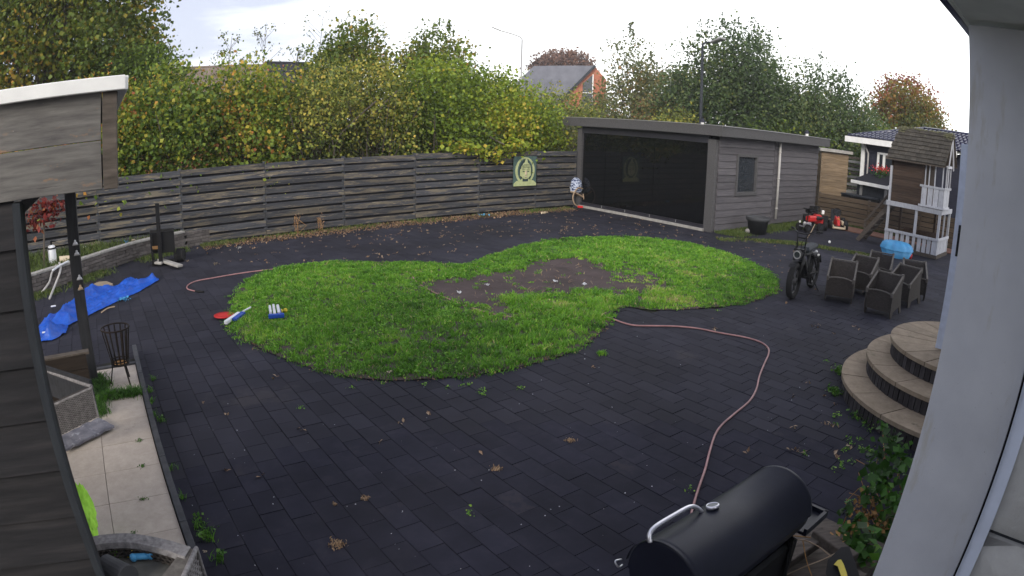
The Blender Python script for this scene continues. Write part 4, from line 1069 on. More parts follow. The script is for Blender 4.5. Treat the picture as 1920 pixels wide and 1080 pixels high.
# ladder-stair with handrail on the left side
def lad(a, b_, w_, name):
    q = MB(); q.beam(a, b_, 0.045, w_, bev=0.004); return q.build(name, m_oldwood, play)
l0, l1 = pp(PL + 1.02, 0.30, 0.0), pp(PL + 0.03, 0.30, 1.25)
lad(l0, l1, 0.13, 'stringer'); lad(l0 + W * 0.55, l1 + W * 0.55, 0.13, 'stringer')
lad(l0 + Z * 0.55 + W * 0.55, l1 + Z * 0.55 + W * 0.55, 0.07, 'handrail'); lad(l0 + W * 0.55, l0 + W * 0.55 + Z * 0.6 - U * 0.02, 0.06, 'newel_post')
for k in range(6):
    q = l0.lerp(l1, (k + 0.6) / 6.4); b = MB(); b.box(q + W * 0.275, (0.13, 0.5, 0.03), (U, W, Z), bev=0.003); b.build('tread', m_oldwood, play)

# blue clam-shell sandpit, lid on
c = G(1679, 481)
t = thing('shell_sandpit', 'bright blue plastic shell sandpit with fluted lid against the playhouse', 'sandpit', c)
def shell(z0, z1, r0, r1, dome, seed):
    b = MB(); n = 44; vs = []; fs = []
    prof = [(r0, z0), (r1, z1)] + ([(r1 * 0.93, z1 + dome * 0.45), (r1 * 0.72, z1 + dome * 0.85), (r1 * 0.4, z1 + dome), (0.001, z1 + dome)] if dome else [(r1 * 0.96, z1), (0.01, z1 - 0.02)])
    for (rr, zz) in prof:
        for i in range(n):
            a = 2 * math.pi * i / n
            rq = rr * (1 + 0.045 * math.cos(11 * a) * min(1, rr / 0.2)) 
            p = c + U * (-rq * math.cos(a) * 1.05) + W * (rq * math.sin(a) * 0.88) + Z * (zz + (0.012 * math.cos(11 * a) if 0.2 < rr < 0.45 else 0))
            vs.append(p)
    for k in range(len(prof) - 1):
        for i in range(n): fs.append((k * n + i, k * n + (i + 1) % n, (k + 1) * n + (i + 1) % n, (k + 1) * n + i))
    b.add(vs, fs); return b
shell(0.0, 0.19, 0.36, 0.44, 0, 1).build('tray', m_shell, t, smooth=True)
shell(0.20, 0.24, 0.46, 0.44, 0.16, 2).build('lid', m_shell, t, smooth=True)
b = MB(); c2 = G(1706, 485); b.lathe(c2, [(0, 0), (0.05, 0), (0.065, 0.12), (0.05, 0.12)], 12); o = b.build('sand_bucket', [m_red], None, smooth=True, label='small red and white cup beside the blue shell sandpit', cat='bucket')

# ================================================================== WICKER PLANTERS
def planter(loc, rz, label):
    t = thing('wicker_planter', label, 'planter', (0, 0, 0), 'brown wicker planters grouped near the steps')
    # local: x across the front, y to the back; back is taller, foot flares
    wd, dp = 0.235, 0.25
    hf, hb = 0.42, 0.65
    def pan(pts, th, mt, name, arch=None):
        b = MB(); n = len(pts); a = [Vector(p) for p in pts]
        nr = (a[1] - a[0]).cross(a[2] - a[0]).normalized() * th
        b.add([p for p in a] + [p + nr for p in a], [tuple(range(n - 1, -1, -1)), tuple(range(n, 2 * n))] + [(i, (i + 1) % n, n + (i + 1) % n, n + i) for i in range(n)])
        return b.build(name, mt, t)
    arch = [(x, -dp - 0.02 * 0, hf + 0.035 * (1 - (x / wd) ** 2) - 0.03) for x in np.linspace(wd, -wd, 9)]
    pan([(-wd, -dp + 0.03, 0.10), (wd, -dp + 0.03, 0.10)] + arch, -0.018, m_wickd, 'front_panel')
    pan([(-wd, dp - 0.04, 0.12), (-wd, dp, hb - 0.02), (wd, dp, hb - 0.02), (wd, dp - 0.04, 0.12)], -0.018, m_wickd, 'back_panel')
    for s in (-1, 1):
        x = s * wd
        pts = [(x, -dp + 0.05, 0.0), (x, -dp + 0.12, 0.0), (x, -dp + 0.16, 0.10), (x, dp - 0.02, 0.13), (x, dp + 0.08, 0.0), (x, dp + 0.19, 0.0), (x, dp + 0.07, 0.20), (x, dp + 0.01, 0.42), (x, dp + 0.005, hb), (x, -dp, hf), (x, -dp - 0.02, 0.25), (x, -dp, 0.1)]
        pan(pts, 0.018 * s, m_wickd, 'side_panel')
        b = MB(); b.beam((x + 0.009 * s, -dp, hf + 0.005), (x + 0.009 * s, dp + 0.01, hb + 0.005), 0.035, 0.022, bev=0.004); b.build('side_rim', m_wickrim, t)
        b = MB(); b.box((x, dp + 0.012, hb - 0.02), (0.045, 0.04, 0.10), bev=0.006); b.build('post_cap', m_wickrim, t)
        b = MB(); b.box((x, -dp - 0.008, hf - 0.02), (0.045, 0.035, 0.08), bev=0.006); b.build('post_cap', m_wickrim, t)
    b = MB(); b.tube([Vector(p) + Vector((0, -0.005, 0.008)) for p in arch], 0.014, 6); b.build('front_rim', m_wickrim, t)
    b = MB(); b.beam((-wd, dp, hb), (wd, dp, hb), 0.03, 0.025, bev=0.004); b.build('back_rim', m_wickrim, t)
    b = MB(); b.box((0, 0, 0.14), (2 * wd - 0.03, 2 * dp - 0.06, 0.02)); b.build('floor_board', m_wickd, t)
    t.location = loc; t.rotation_euler = (0, 0, rz)
    return t
def put(fr, ang):            # fr: right end of the front rim on the plan, ang: direction of the front
    d = Vector((math.cos(R(ang)), math.sin(R(ang)), 0)); n_ = Vector((-d.y, d.x, 0))
    return Vector((fr[0], fr[1], 0)) - d * 0.235 + n_ * 0.25, R(ang)
l0_, a0_ = put((5.73, 9.57), -33)
p0 = planter(l0_, a0_, 'wicker planter nearest the black bicycle, front row, with a pale scratch')
for fr, ang, lab in (((6.04, 8.72), -51, 'wicker planter closest to the curved steps, front row beside the scratched one'),
                     ((6.41, 10.09), -45, 'wicker planter directly behind the one by the bicycle'),
                     ((6.90, 9.42), -58, 'wicker planter behind the one closest to the curved steps'),
                     ((7.16, 10.56), -38, 'wicker planter at the back in front of the blue shell sandpit'),
                     ((7.68, 9.92), -28, 'wicker planter next to the playhouse corner, partly hidden by the others')):
    l_, a_ = put(fr, ang); copy_tree(p0, l_, a_, lab)

# ================================================================== BICYCLE (fat-tyred electric)
wf_ = G(1484, 561); wr_ = G(1518, 542)
bd = (wf_ - wr_); bd.z = 0; bd.normalize(); bd = (Matrix.Rotation(R(1), 3, 'Z') @ bd)
bs = Vector((-bd.y, bd.x, 0)); RW = 0.315
fc = wf_ + Z * RW; bc = fc - bd * 1.16
t = thing('electric_bicycle', 'black fat tyred electric bicycle with round headlamp and long seat', 'bicycle', wf_)
def bp(x, z, y=0): return fc + bd * x + bs * y + Z * (z - RW)
for nm, cpos in (('front_wheel', fc), ('rear_wheel', bc)):
    b = MB(); b.ring(cpos, RW - 0.055, 0.055, 36, 8, (bd, Z, bs)); b.cur = 0
    whl = b.build(nm, m_rubber, t, smooth=True)
    b = MB(); b.ring(cpos, RW - 0.105, 0.014, 30, 6, (bd, Z, bs)); b.build('rim', m_rimgrey, whl, smooth=True)
    b = MB()
    for k in range(6):
        a = k * math.pi / 3; d = bd * math.cos(a) + Z * math.sin(a)
        b.beam(cpos, cpos + d * (RW - 0.10), 0.03, 0.022, up=bs)
    b.cyl(cpos - bs * 0.06, cpos + bs * 0.06, 0.06, n=14); b.build('spokes', m_rimgrey, whl)
    b = MB(); b.cyl(cpos - bs * 0.05, cpos - bs * 0.056, 0.085, n=18); b.build('brake_disc', m_galv, whl)
for s in (-1, 1):
    b = MB(); b.tube([fc + bs * 0.085 * s, bp(-0.10, 0.55, 0.085 * s), bp(-0.18, 0.86, 0.085 * s)], [0.024, 0.024, 0.019], 8); b.build('fork_leg', m_black, t, smooth=True)
    b = MB(); b.tube([bc + bs * 0.09 * s, bp(-0.70, 0.33, 0.05 * s)], 0.018, 6); b.tube([bc + bs * 0.09 * s, bp(-0.86, 0.66, 0.06 * s)], 0.016, 6); b.build('rear_stay', m_black, t)
b = MB(); b.box(bp(-0.14, 0.60), (0.08, 0.22, 0.05), (bd, bs, Z), bev=0.008); b.box(bp(-0.17, 0.82), (0.08, 0.21, 0.04), (bd, bs, Z), bev=0.008); b.build('fork_crown', m_black, t)
b = MB(); b.tube([bp(-0.20, 0.80), bp(-0.40, 0.62), bp(-0.62, 0.38), bp(-0.70, 0.30)], 0.035, 8); b.tube([bp(-0.24, 0.72), bp(-0.85, 0.68)], 0.028, 8); b.tube([bp(-0.68, 0.32), bp(-0.80, 0.68)], 0.028, 8); b.build('frame', m_black, t, smooth=True)
b = MB(); b.beam(bp(-0.36, 0.64), bp(-0.60, 0.38), 0.10, 0.12, up=bs, bev=0.02); bt = b.build('battery', m_black, t)
b = MB(); b.beam(bp(-0.38, 0.635, 0.056), bp(-0.52, 0.48, 0.056), 0.004, 0.025, up=bs); b.beam(bp(-0.38, 0.66, -0.056), bp(-0.54, 0.48, -0.056), 0.004, 0.022, up=bs); b.build('decal', m_galv, bt)
b = MB(); b.box(bp(-0.72, 0.80), (0.56, 0.19, 0.10), ((bd - Z * 0.05).normalized(), bs, Z), bev=0.035); b.build('seat', m_darktrim, t, smooth=False)
b = MB(); b.tube([bp(-0.80, 0.72), bp(-1.02, 0.66)], 0.02, 6); b.box(bp(-1.10, 0.60), (0.44, 0.15, 0.015), ((bd + Z * 0.25).normalized(), bs, Z)); b.build('rear_rack', m_black, t)
b = MB(); b.ring(bc, RW + 0.04, 0.035, 14, 4, (bd, Z, bs)); 
b = MB()
for i in range(9):
    a0 = R(20 + i * 16); a1 = R(20 + (i + 1) * 16)
    d0 = -bd * math.cos(a0) + Z * math.sin(a0); d1 = -bd * math.cos(a1) + Z * math.sin(a1)
    q = RW + 0.035
    b.add([bc + d0 * q - bs * .06, bc + d0 * q + bs * .06, bc + d1 * q + bs * .06, bc + d1 * q - bs * .06], [(0, 1, 2, 3)])
b.build('mudguard', m_black, t)
b = MB()
for i in range(6):
    a0 = R(50 + i * 14); a1 = R(50 + (i + 1) * 14)
    d0 = bd * math.cos(a0) + Z * math.sin(a0); d1 = bd * math.cos(a1) + Z * math.sin(a1); q = RW + 0.03
    b.add([fc + d0 * q - bs * .06, fc + d0 * q + bs * .06, fc + d1 * q + bs * .06, fc + d1 * q - bs * .06], [(0, 1, 2, 3)])
b.build('mudguard', m_black, t)
b = MB(); b.cyl(bp(-0.10, 0.755), bp(-0.02, 0.755), 0.075, 0.082, 20); hl = b.build('headlamp', m_black, t, smooth=False)
b = MB(); b.ring(bp(-0.015, 0.755), 0.062, 0.012, 20, 6, (bs, Z, bd)); b.build('lamp_ring', m_galv, hl)
b = MB(); b.cyl(bp(-0.018, 0.755), bp(-0.012, 0.755), 0.05, n=18); b.build('lens', m_glasslight, hl)
b = MB(); b.tube([bp(-0.19, 0.84, 0.07), bp(-0.22, 1.10, 0.09)], 0.012, 6); b.tube([bp(-0.19, 0.84, -0.07), bp(-0.22, 1.10, -0.09)], 0.012, 6)
b.tube([bp(-0.215, 1.02, 0.085), bp(-0.215, 1.02, -0.085)], 0.012, 6)
b.tube(spline([bp(-0.42, 1.14, 0.27), bp(-0.32, 1.15, 0.19), bp(-0.22, 1.10, 0.10), bp(-0.22, 1.10, -0.10), bp(-0.32, 1.15, -0.19), bp(-0.42, 1.14, -0.27)], 4), 0.012, 6); b.build('handlebar', m_black, t, smooth=True)
for s in (-1, 1):
    b = MB(); b.tube([bp(-0.47, 1.135, 0.29 * s), bp(-0.36, 1.145, 0.22 * s)], 0.019, 8); b.build('grip', m_rubber, t)
    b = MB(); b.tube([bp(-0.32, 1.13, 0.21 * s), bp(-0.30, 1.11, 0.30 * s)], 0.007, 5); b.build('brake_lever', m_black, t)
b = MB(); b.tube(spline([bp(-0.28, 1.12, .2), bp(-0.1, 1.05, .1), bp(-0.1, 0.9, 0.03), bp(-0.2, 0.7, .05)], 5), 0.005, 5); b.build('cable', m_black, t)
b = MB(); b.cyl(bp(-0.70, 0.30, -0.08), bp(-0.70, 0.30, 0.08), 0.06, n=14); b.beam(bp(-0.70, 0.30, 0.09), bp(-0.62, 0.17, 0.09), 0.015, 0.02, up=bs); b.beam(bp(-0.70, 0.30, -0.09), bp(-0.78, 0.43, -0.09), 0.015, 0.02, up=bs); cr_ = b.build('crank', m_black, t)
for s, x_, z_ in ((1, -0.62, 0.17), (-1, -0.78, 0.43)):
    b = MB(); b.box(bp(x_, z_, 0.14 * s), (0.09, 0.09, 0.02), (bd, bs, Z), bev=0.004); b.build('pedal', m_rubber, cr_)
b = MB(); b.cyl(bp(-1.22, 0.66), bp(-1.25, 0.66), 0.03, n=12); b.build('tail_light', m_white, t)
b = MB(); b.cyl(bp(-1.05, 0.64, 0.09), bp(-1.07, 0.64, 0.11), 0.022, n=12); b.build('reflector', m_white, t)
b = MB(); b.tube([bp(-0.80, 0.28, 0.09), bp(-0.92, 0.02, 0.22)], 0.011, 6); b.build('kickstand', m_black, t)

# ================================================================== GO-KARTS
def wheel(c, ax_, r_, w_, parent, name='wheel', hub=None):
    b = MB(); b.cyl(c - ax_ * w_ / 2, c + ax_ * w_ / 2, r_, n=18); o = b.build(name, m_rubber, parent)
    b = MB(); b.cyl(c - ax_ * (w_ / 2 + 0.004), c + ax_ * (w_ / 2 + 0.004), r_ * 0.45, n=12); b.build('hub', hub or m_darktrim, o)
    return o
kc = G(1572, 432); kd = (G(1572, 436) - kc) ; kd = Vector((-0.30, -0.95, 0)).normalized(); ks = Vector((-kd.y, kd.x, 0))
t = thing('pedal_go_kart', 'red racing style pedal go-kart with cream front wing and black wheels', 'go-kart', kc)
def kp(x, y, z): return kc + kd * x + ks * y + Z * z
for x_, y_, r_ in ((-0.15, 0.27, 0.15), (-0.15, -0.27, 0.15), (-0.85, 0.30, 0.16), (-0.85, -0.30, 0.16)): wheel(kp(x_, y_, r_), ks, r_, 0.11, t)
b = MB()
prof = [(0.0, 0.045, 0.16, 0.14), (-0.15, 0.075, 0.30, 0.12), (-0.35, 0.10, 0.36, 0.14), (-0.5, 0.10, 0.40, 0.16)]
vs = []
for x_, hw, zt, zb in prof: vs += [kp(x_, -hw, zb), kp(x_, -hw * 0.7, zt), kp(x_, hw * 0.7, zt), kp(x_, hw, zb)]
fs = [(4 * i + j, 4 * i + (j + 1) % 4, 4 * i + 4 + (j + 1) % 4, 4 * i + 4 + j) for i in range(3) for j in range(4)] + [(3, 2, 1, 0), (12, 13, 14, 15)]
b.add(vs, fs); nose = b.build('nose', m_red, t)
b = MB(); b.box(kp(-0.2, 0, 0.335), (0.16, 0.05, 0.01), (kd, ks, Z)); b.build('sticker', m_yellow, nose)
b = MB(); b.box(kp(0.04, 0, 0.08), (0.10, 0.44, 0.06), (kd, ks, Z), bev=0.015); b.box(kp(0.02, 0.2, 0.11), (0.14, 0.03, 0.10), (kd, ks, Z)); b.box(kp(0.02, -0.2, 0.11), (0.14, 0.03, 0.10), (kd, ks, Z)); b.build('front_wing', m_cream, t)
b = MB(); b.box(kp(-0.82, 0, 0.36), (0.10, 0.30, 0.40), (kd, ks, Z), bev=0.02); b.box(kp(-0.68, 0, 0.20), (0.30, 0.30, 0.06), (kd, ks, Z), bev=0.02); b.build('seat', m_darktrim, t)
b = MB(); b.ring(kp(-0.50, 0, 0.52), 0.13, 0.018, 18, 6, (ks, (Z * 0.8 + kd * -0.5).normalized(), (kd * 0.8 + Z * 0.5).normalized())); b.tube([kp(-0.50, 0, 0.5), kp(-0.38, 0, 0.38)], 0.015, 6); b.build('steering_wheel', m_black, t)
b = MB(); b.box(kp(-0.5, 0.20, 0.19), (0.4, 0.09, 0.12), (kd, ks, Z), bev=0.02); b.box(kp(-0.5, -0.20, 0.19), (0.4, 0.09, 0.12), (kd, ks, Z), bev=0.02); b.build('side_pod', m_cream, t)

kc = G(1533, 432); kd = Vector((-0.25, -0.97, 0)).normalized(); ks = Vector((-kd.y, kd.x, 0))
t = thing('toy_tractor', 'red ride-on toy tractor with black wheels left of the racing kart', 'toy tractor', kc)
for x_, y_, r_ in ((-0.08, 0.24, 0.14), (-0.08, -0.24, 0.14), (-0.75, 0.28, 0.19), (-0.75, -0.28, 0.19)): wheel(kp(x_, y_, r_), ks, r_, 0.12, t)
b = MB(); b.box(kp(-0.12, 0, 0.30), (0.36, 0.28, 0.20), (kd, ks, Z), bev=0.03); b.box(kp(-0.20, 0, 0.42), (0.34, 0.22, 0.08), (kd, ks, Z), bev=0.03); b.build('hood', m_red, t)
b = MB(); b.box(kp(0.045, 0, 0.37), (0.02, 0.20, 0.05), (kd, ks, Z), bev=0.006); b.build('grille', m_cream, t)
b = MB(); b.box(kp(-0.5, 0, 0.22), (0.7, 0.14, 0.10), (kd, ks, Z), bev=0.02); b.build('chassis', m_black, t)
b = MB(); b.box(kp(-0.72, 0, 0.40), (0.28, 0.30, 0.08), (kd, ks, Z), bev=0.03); b.box(kp(-0.86, 0, 0.52), (0.06, 0.30, 0.24), (kd, ks, Z), bev=0.02); b.build('seat', m_black, t)
b = MB(); b.ring(kp(-0.42, 0, 0.60), 0.12, 0.018, 18, 6, (ks, (Z * 0.6 - kd * 0.7).normalized(), (kd * 0.6 + Z * 0.7).normalized())); b.tube([kp(-0.42, 0, 0.6), kp(-0.32, 0, 0.44)], 0.015, 6); b.build('steering_wheel', m_black, t)
b = MB(); b.box(kp(-0.45, 0.22, 0.52), (0.10, 0.08, 0.12), (kd, ks, Z), bev=0.01); b.build('lamp_box', m_white, t)

kc = G(1508, 434)
t = thing('toy_scooter', 'small black and chrome toy quad with a red tank at the garden room corner', 'toy quad', kc)
kd = Vector((-0.93, -0.36, 0)).normalized(); ks = Vector((-kd.y, kd.x, 0))
for x_, y_, r_ in ((0.05, 0.18, 0.12), (0.05, -0.18, 0.12), (-0.5, 0.2, 0.14), (-0.5, -0.2, 0.14)): wheel(kp(x_, y_, r_), ks, r_, 0.10, t)
b = MB(); b.box(kp(-0.28, 0, 0.38), (0.34, 0.18, 0.18), (kd, ks, Z), bev=0.04); b.build('tank', m_red, t)
b = MB(); b.box(kp(-0.55, 0, 0.40), (0.30, 0.22, 0.10), (kd, ks, Z), bev=0.03); b.build('seat', m_black, t)
b = MB(); b.tube([kp(-0.05, 0.02, 0.15), kp(-0.12, 0, 0.60)], 0.018, 6); b.tube([kp(-0.12, 0.22, 0.66), kp(-0.12, -0.22, 0.66)], 0.018, 6); b.box(kp(-0.12, 0, 0.6), (0.1, 0.2, 0.1), (kd, ks, Z), bev=0.02); b.build('handlebar', m_black, t)
b = MB(); b.tube([kp(0.1, -0.2, 0.16), kp(0.12, 0.2, 0.16)], 0.02, 8); b.box(kp(-0.1, 0, 0.22), (0.22, 0.16, 0.12), (kd, ks, Z), bev=0.02); b.build('bumper', m_steel, t)
for y_ in (0.1, -0.1):
    b = MB(); b.cyl(kp(0.12, y_, 0.28), kp(0.14, y_, 0.28), 0.035, n=12); b.build('headlight', m_white, t)
c = G(1555, 456); b = MB(); b.ball(c + Z * 0.035, 0.04, 10); b.build('small_ball', m_white, None, smooth=True, label='small white ball in the grass strip below the karts', cat='ball')
c = G(1526, 440); c2 = G(1512, 449)
b = MB(); b.tube(spline([c + Z * 0.3, c.lerp(c2, 0.5) + Z * 0.12, c2 + Z * 0.01], 4), 0.012, 5); b.build('tow_rope', m_cane, None, label='pale tow rope hanging from the red toy tractor into the grass', cat='rope')

# ================================================================== STEPS
steps = thing('round_steps', 'three tiered half round steps of sandy slabs with dark palisade risers', 'steps', (5.2, 5.4, 0))
TI = [((5.12, 5.33), 1.62, 0.20, 0), ((5.23, 5.47), 1.38, 0.40, 0.55), ((5.27, 5.58), 1.09, 0.60, 0.36)]
WALLD = math.atan2(W.y, W.x)
for k, ((sx, sy), rad, top, _) in enumerate(TI):
    c = Vector((sx, sy, 0)); inner = 0.38 if k == 2 else TI[k + 1][1] - 0.30
    nslab = (10, 9, 11)[k]
    a_lo, a_hi = WALLD + R(2), WALLD + R(196)
    for i in range(nslab):
        a0 = a_lo + (a_hi - a_lo) * i / nslab; a1 = a_lo + (a_hi - a_lo) * (i + 1) / nslab
        g = 0.006 / rad
        b = MB(); n = 6; vs = []
        cin = Vector((*TI[k + 1][0], 0)) if k < 2 else c
        for z_ in (top - 0.045, top):
            for q in range(n + 1):
                a = a0 + g + (a1 - a0 - 2 * g) * q / n; vs.append(Vector((c.x + math.cos(a) * rad, c.y + math.sin(a) * rad, z_)))
            for q in range(n + 1):
                a = a0 + g * rad / max(inner, .1) + (a1 - a0 - 2 * g * rad / max(inner, .1)) * q / n; vs.append(Vector((c.x + math.cos(a) * inner, c.y + math.sin(a) * inner, z_)))
        m1 = n + 1; h_ = 2 * m1
        fs = []
        for q in range(n):
            fs += [(h_ + q, h_ + q + 1, h_ + m1 + q + 1, h_ + m1 + q), (q + 1, q, m1 + q, m1 + q + 1), (q, q + 1, h_ + q + 1, h_ + q), (m1 + q + 1, m1 + q, h_ + m1 + q, h_ + m1 + q + 1)]
        fs += [(0, h_, h_ + m1, m1), (n, m1 + n, h_ + m1 + n, h_ + n)]
        b.add(vs, fs)
        dz = RG.normal() * 0.001
        o = b.build('slab', m_slab, steps)
        o.location.z += dz
    nb = int(math.pi * rad / 0.075)
    me = unit_mesh('brick', (0.05, 0.068, 0.158), m_riser, 0.006)
    for i in range(nb):
        a = a_lo + (a_hi - a_lo) * (i + 0.5) / nb
        d = Vector((math.cos(a), math.sin(a), 0))
        piece('brick', me, M4(c + d * (rad - 0.055 + RG.normal() * 0.002) + Z * (top - 0.125), d), steps)
    b = MB(); b.cyl(c + Z * (top - 0.2), c + Z * (top - 0.048), rad - 0.09, n=40); b.build('core', m_joint, steps)
c = Vector((*TI[2][0], 0)); b = MB(); b.cyl(c + Z * 0.55, c + Z * 0.600, 0.37, n=30); b.build('slab', m_slab, steps)
# weeds round the steps' foot
P = []
for px, py, n_, s_ in ((1576, 700, 160, .05), (1600, 742, 90, .05), (1568, 742, 60, .04), (1618, 770, 120, .05), (1608, 782, 90, .05), (1640, 800, 110, .06), (1560, 735, 50, 0.04), (1630, 785, 90, .08)):
    g = G(px, py); P.append(RG.normal(size=(n_, 3)) * [s_, s_, 0.025] + [g.x, g.y, 0.03])
P = np.concatenate(P); P[:, 2] = np.abs(P[:, 2]); leafmesh('step_weeds', P, 0.035, lm_ivy, None, RG.uniform(0.3, 1, len(P)), kind='stuff')
# ================================================================== HOUSE: near corner, open door, eaves
E0 = Vector((1.488, 1.754, 0))
t = thing('house_wall', 'grey speckled house corner panel filling the picture edge from eave to ground', 'house wall', E0)
b = MB(); b.box(E0 + U * 0.172 + W * 0.015 + Z * 1.56, (0.344, 0.03, 3.12), (U, W, Z), bev=0.004); b.build('corner_panel', m_panel, t)
b = MB(); b.box(E0 + U * 0.349 + W * 0.03 + Z * 1.56, (0.008, 0.02, 3.12), (U, W, Z)); b.build('joint_strip', m_black, t)
b = MB(); b.box(E0 + U * 0.43 + W * 0.0 + Z * 1.56, (0.15, 0.04, 3.12), (U, W, Z), bev=0.004); b.build('cover_strip', m_door, t)
b = MB(); b.box(E0 + U * 0.03 + W * 2.0 + Z * 1.5, (0.05, 3.9, 3.0), (U, W, Z)); b.box(E0 + U * 1.0 + W * 0.10 + Z * 1.5, (1.9, 0.05, 3.0), (U, W, Z)); 
b.build('wall', m_panel, t)
# the body of the house rises behind and beside the camera
hb0 = Vector((0, 0, 0)) - W * 0.35
b = MB(); b.box(hb0 + U * 6.4 - W * 2.6 + Z * 3.2, (10, 4.0, 6.4), (U, W, Z)); b.build('house_body', m_white, t)
b = MB(); b.box(E0 + U * 4.2 + W * 4.4 + Z * 3.2 , (8.0, 8.6, 6.4), (U, W, Z)); b.build('house_body', m_white, t)
# rough stone pier close to the camera
az_p = 49.9
q0 = AZ(az_p, 1.02)
t = thing('stone_pier', 'pier of rough grey split stone blocks at the picture edge', 'pier', q0)
hb_ = 0.21
for k in range(-3, 14):
    z_ = 2.29 + (k - 10) * hb_
    if z_ < 0 or z_ > 3.0: continue
    b = MB(); nx, nz_ = 8, 7; vs = []; fs = []
    for i in range(nx + 1):
        for j in range(nz_ + 1):
            u_ = i / nx * 0.6; v_ = j / nz_ * (hb_ - 0.012)
            edge = min(i, nx - i, j, nz_ - j)
            d_ = (0.0 if edge == 0 else 0.022 + RG.normal() * 0.004)
            vs.append(q0 + U * u_ - W * d_ + Z * (z_ + v_))
    for i in range(nx):
        for j in range(nz_): fs.append((i * (nz_ + 1) + j, (i + 1) * (nz_ + 1) + j, (i + 1) * (nz_ + 1) + j + 1, i * (nz_ + 1) + j + 1))
    b.add(vs, fs); b.box(q0 + U * 0.3 + W * 0.05 + Z * (z_ + hb_ / 2 - 0.006), (0.6, 0.10, hb_ - 0.012), (U, W, Z))
    b.build('stone_block', m_stone, t, smooth=True)
b = MB(); b.box(q0 + U * 0.3 + W * 0.055 + Z * 1.55, (0.58, 0.085, 3.0), (U, W, Z)); b.build('mortar', m_darktrim, t)
b = MB(); b.box(q0 + U * 0.004 + W * 0.03 + Z * 1.55, (0.02, 0.10, 3.0), (U, W, Z)); b.build('edge_strip', m_door, t)
# soffit and gutter
t = thing('roof_eave', 'pale grey roof eave with a blue-black gutter above the house corner', 'eave', E0 + Z * 3.12)
ga = Vector((1.549, 1.859, 3.13)); gd = (ga - Vector((1.25, 1.61, 3.13))).normalized()
b = MB(); b.box(ga - gd * 0.15 + U * 0.98 + Z * 0.02, (1.9, 1.9, 0.03), (gd, U, Z)); b.build('soffit', m_soffit, t)
b = MB(); b.tube([ga - gd * 1.1 + Z * 0.018, ga + gd * 0.9 + Z * 0.018], 0.018, 10); b.build('gutter', m_gutter, t, smooth=True)
b = MB(); b.box(ga - gd * 0.1 + U * 0.028 + Z * 0.025, (2.0, 0.014, 0.05), (gd, U, Z)); b.build('fascia_board', m_soffit, t)

# the opened door leaf above the steps
D0 = G(1753.2, 652, 0.6); DD = (U * 0.96 - W * 0.0).normalized()
t = thing('house_door', 'pale grey house door standing open above the round steps, black lever handle', 'door', D0)
b = MB(); b.box(D0 + DD * 0.45 + W * 0.02 + Z * 1.13, (0.9, 0.045, 2.26), (DD, W, Z), bev=0.004); dl = b.build('door_leaf', m_door, t)
b = MB(); b.box(D0 + DD * 0.07 - W * 0.008 + Z * 1.22, (0.03, 0.012, 0.34), (DD, W, Z), bev=0.004); hd = b.build('handle', m_black, t)
b = MB(); b.tube([D0 + DD * 0.07 - W * 0.01 + Z * 1.30, D0 + DD * 0.07 - W * 0.06 + Z * 1.30, D0 + DD * 0.17 - W * 0.065 + Z * 1.30], 0.010, 8); b.build('lever', m_black, hd)

# ================================================================== CABIN on the other side (boards, fascia, roof)
CD = Vector((math.cos(R(33.5)), math.sin(R(33.5)), 0)); CN = Vector((CD.y, -CD.x, 0))       # CN faces the yard
cw = AZ(-44.65, 2.70)
t = thing('cabin_wall', 'dark weathered cabin wall of wide horizontal boards filling the picture edge', 'cabin', cw)
pk = 0.2395
for k in range(12):
    z0 = 2.455 - pk * (k + 1) + 0.028
    if z0 < -0.3: break
    board(t, cw - CD * 2.6 + Z * z0, cw - CD * 0.036 + Z * z0, CN, pk + 0.012, m_cabin, th=0.028, lap=0.016)
b = MB(); b.box(cw - CD * 0.018 + CN * 0.012 + Z * 1.2, (0.036, 0.06, 2.45), (CD, CN, Z), bev=0.004); b.build('corner_board', m_darktrim, t)
b = MB(); b.box(cw - CD * 1.32 - CN * 0.10 + Z * 1.2, (2.6, 0.15, 2.4), (CD, CN, Z)); b.build('wall', m_cabin, t)
fe = AZ(-35.3, 2.60)
t = thing('cabin_roof', 'weathered grey boarded roof edge with bright white metal trim above the cabin wall', 'canopy roof', fe + Z * 2.43)
for j in range(2):
    me = unit_mesh('fascia_board', (2.7, 0.028, 0.186), m_fascia, 0.002)
    piece('fascia_board', me, M4(fe - CD * 1.422 - CN * 0.014 + Z * (2.435 + 0.093 + j * 0.188), CD), t)
SD = Vector((math.cos(R(126.5)), math.sin(R(126.5)), 0))
me = unit_mesh('corner_board', (0.06, 0.045, 0.385), m_oldwood, 0.003); piece('corner_board', me, M4(fe - CD * 0.035 - CN * 0.01 + Z * 2.625, CD), t)
b = MB(); b.box(fe + SD * 2.05 - CD * 0.015 + Z * 2.625, (4.0, 0.03, 0.375), (SD, CD, Z), bev=0.003); b.build('fascia_board', m_fascia, t)
b = MB(); b.box(fe - CD * 1.37 + CN * 0.012 + Z * 2.836, (2.8, 0.06, 0.056), (CD, CN, Z), bev=0.003); b.build('white_trim', m_white, t)
b = MB(); b.box(fe + SD * 2.0 + CD * 0.012 + Z * 2.836, (4.0, 0.06, 0.056), (SD, CD, Z), bev=0.003); b.build('white_trim', m_white, t)
b = MB(); b.box(fe - CD * 1.42 + SD * 2.04 + Z * 2.80, (2.7, 3.95, 0.05), (CD, SD, Z)); b.build('roof', m_felt, t)
b = MB(); b.box(fe - CD * 1.42 + SD * 2.04 + Z * 2.45, (2.7, 3.9, 0.02), (CD, SD, Z)); b.build('ceiling', m_darktrim, t)
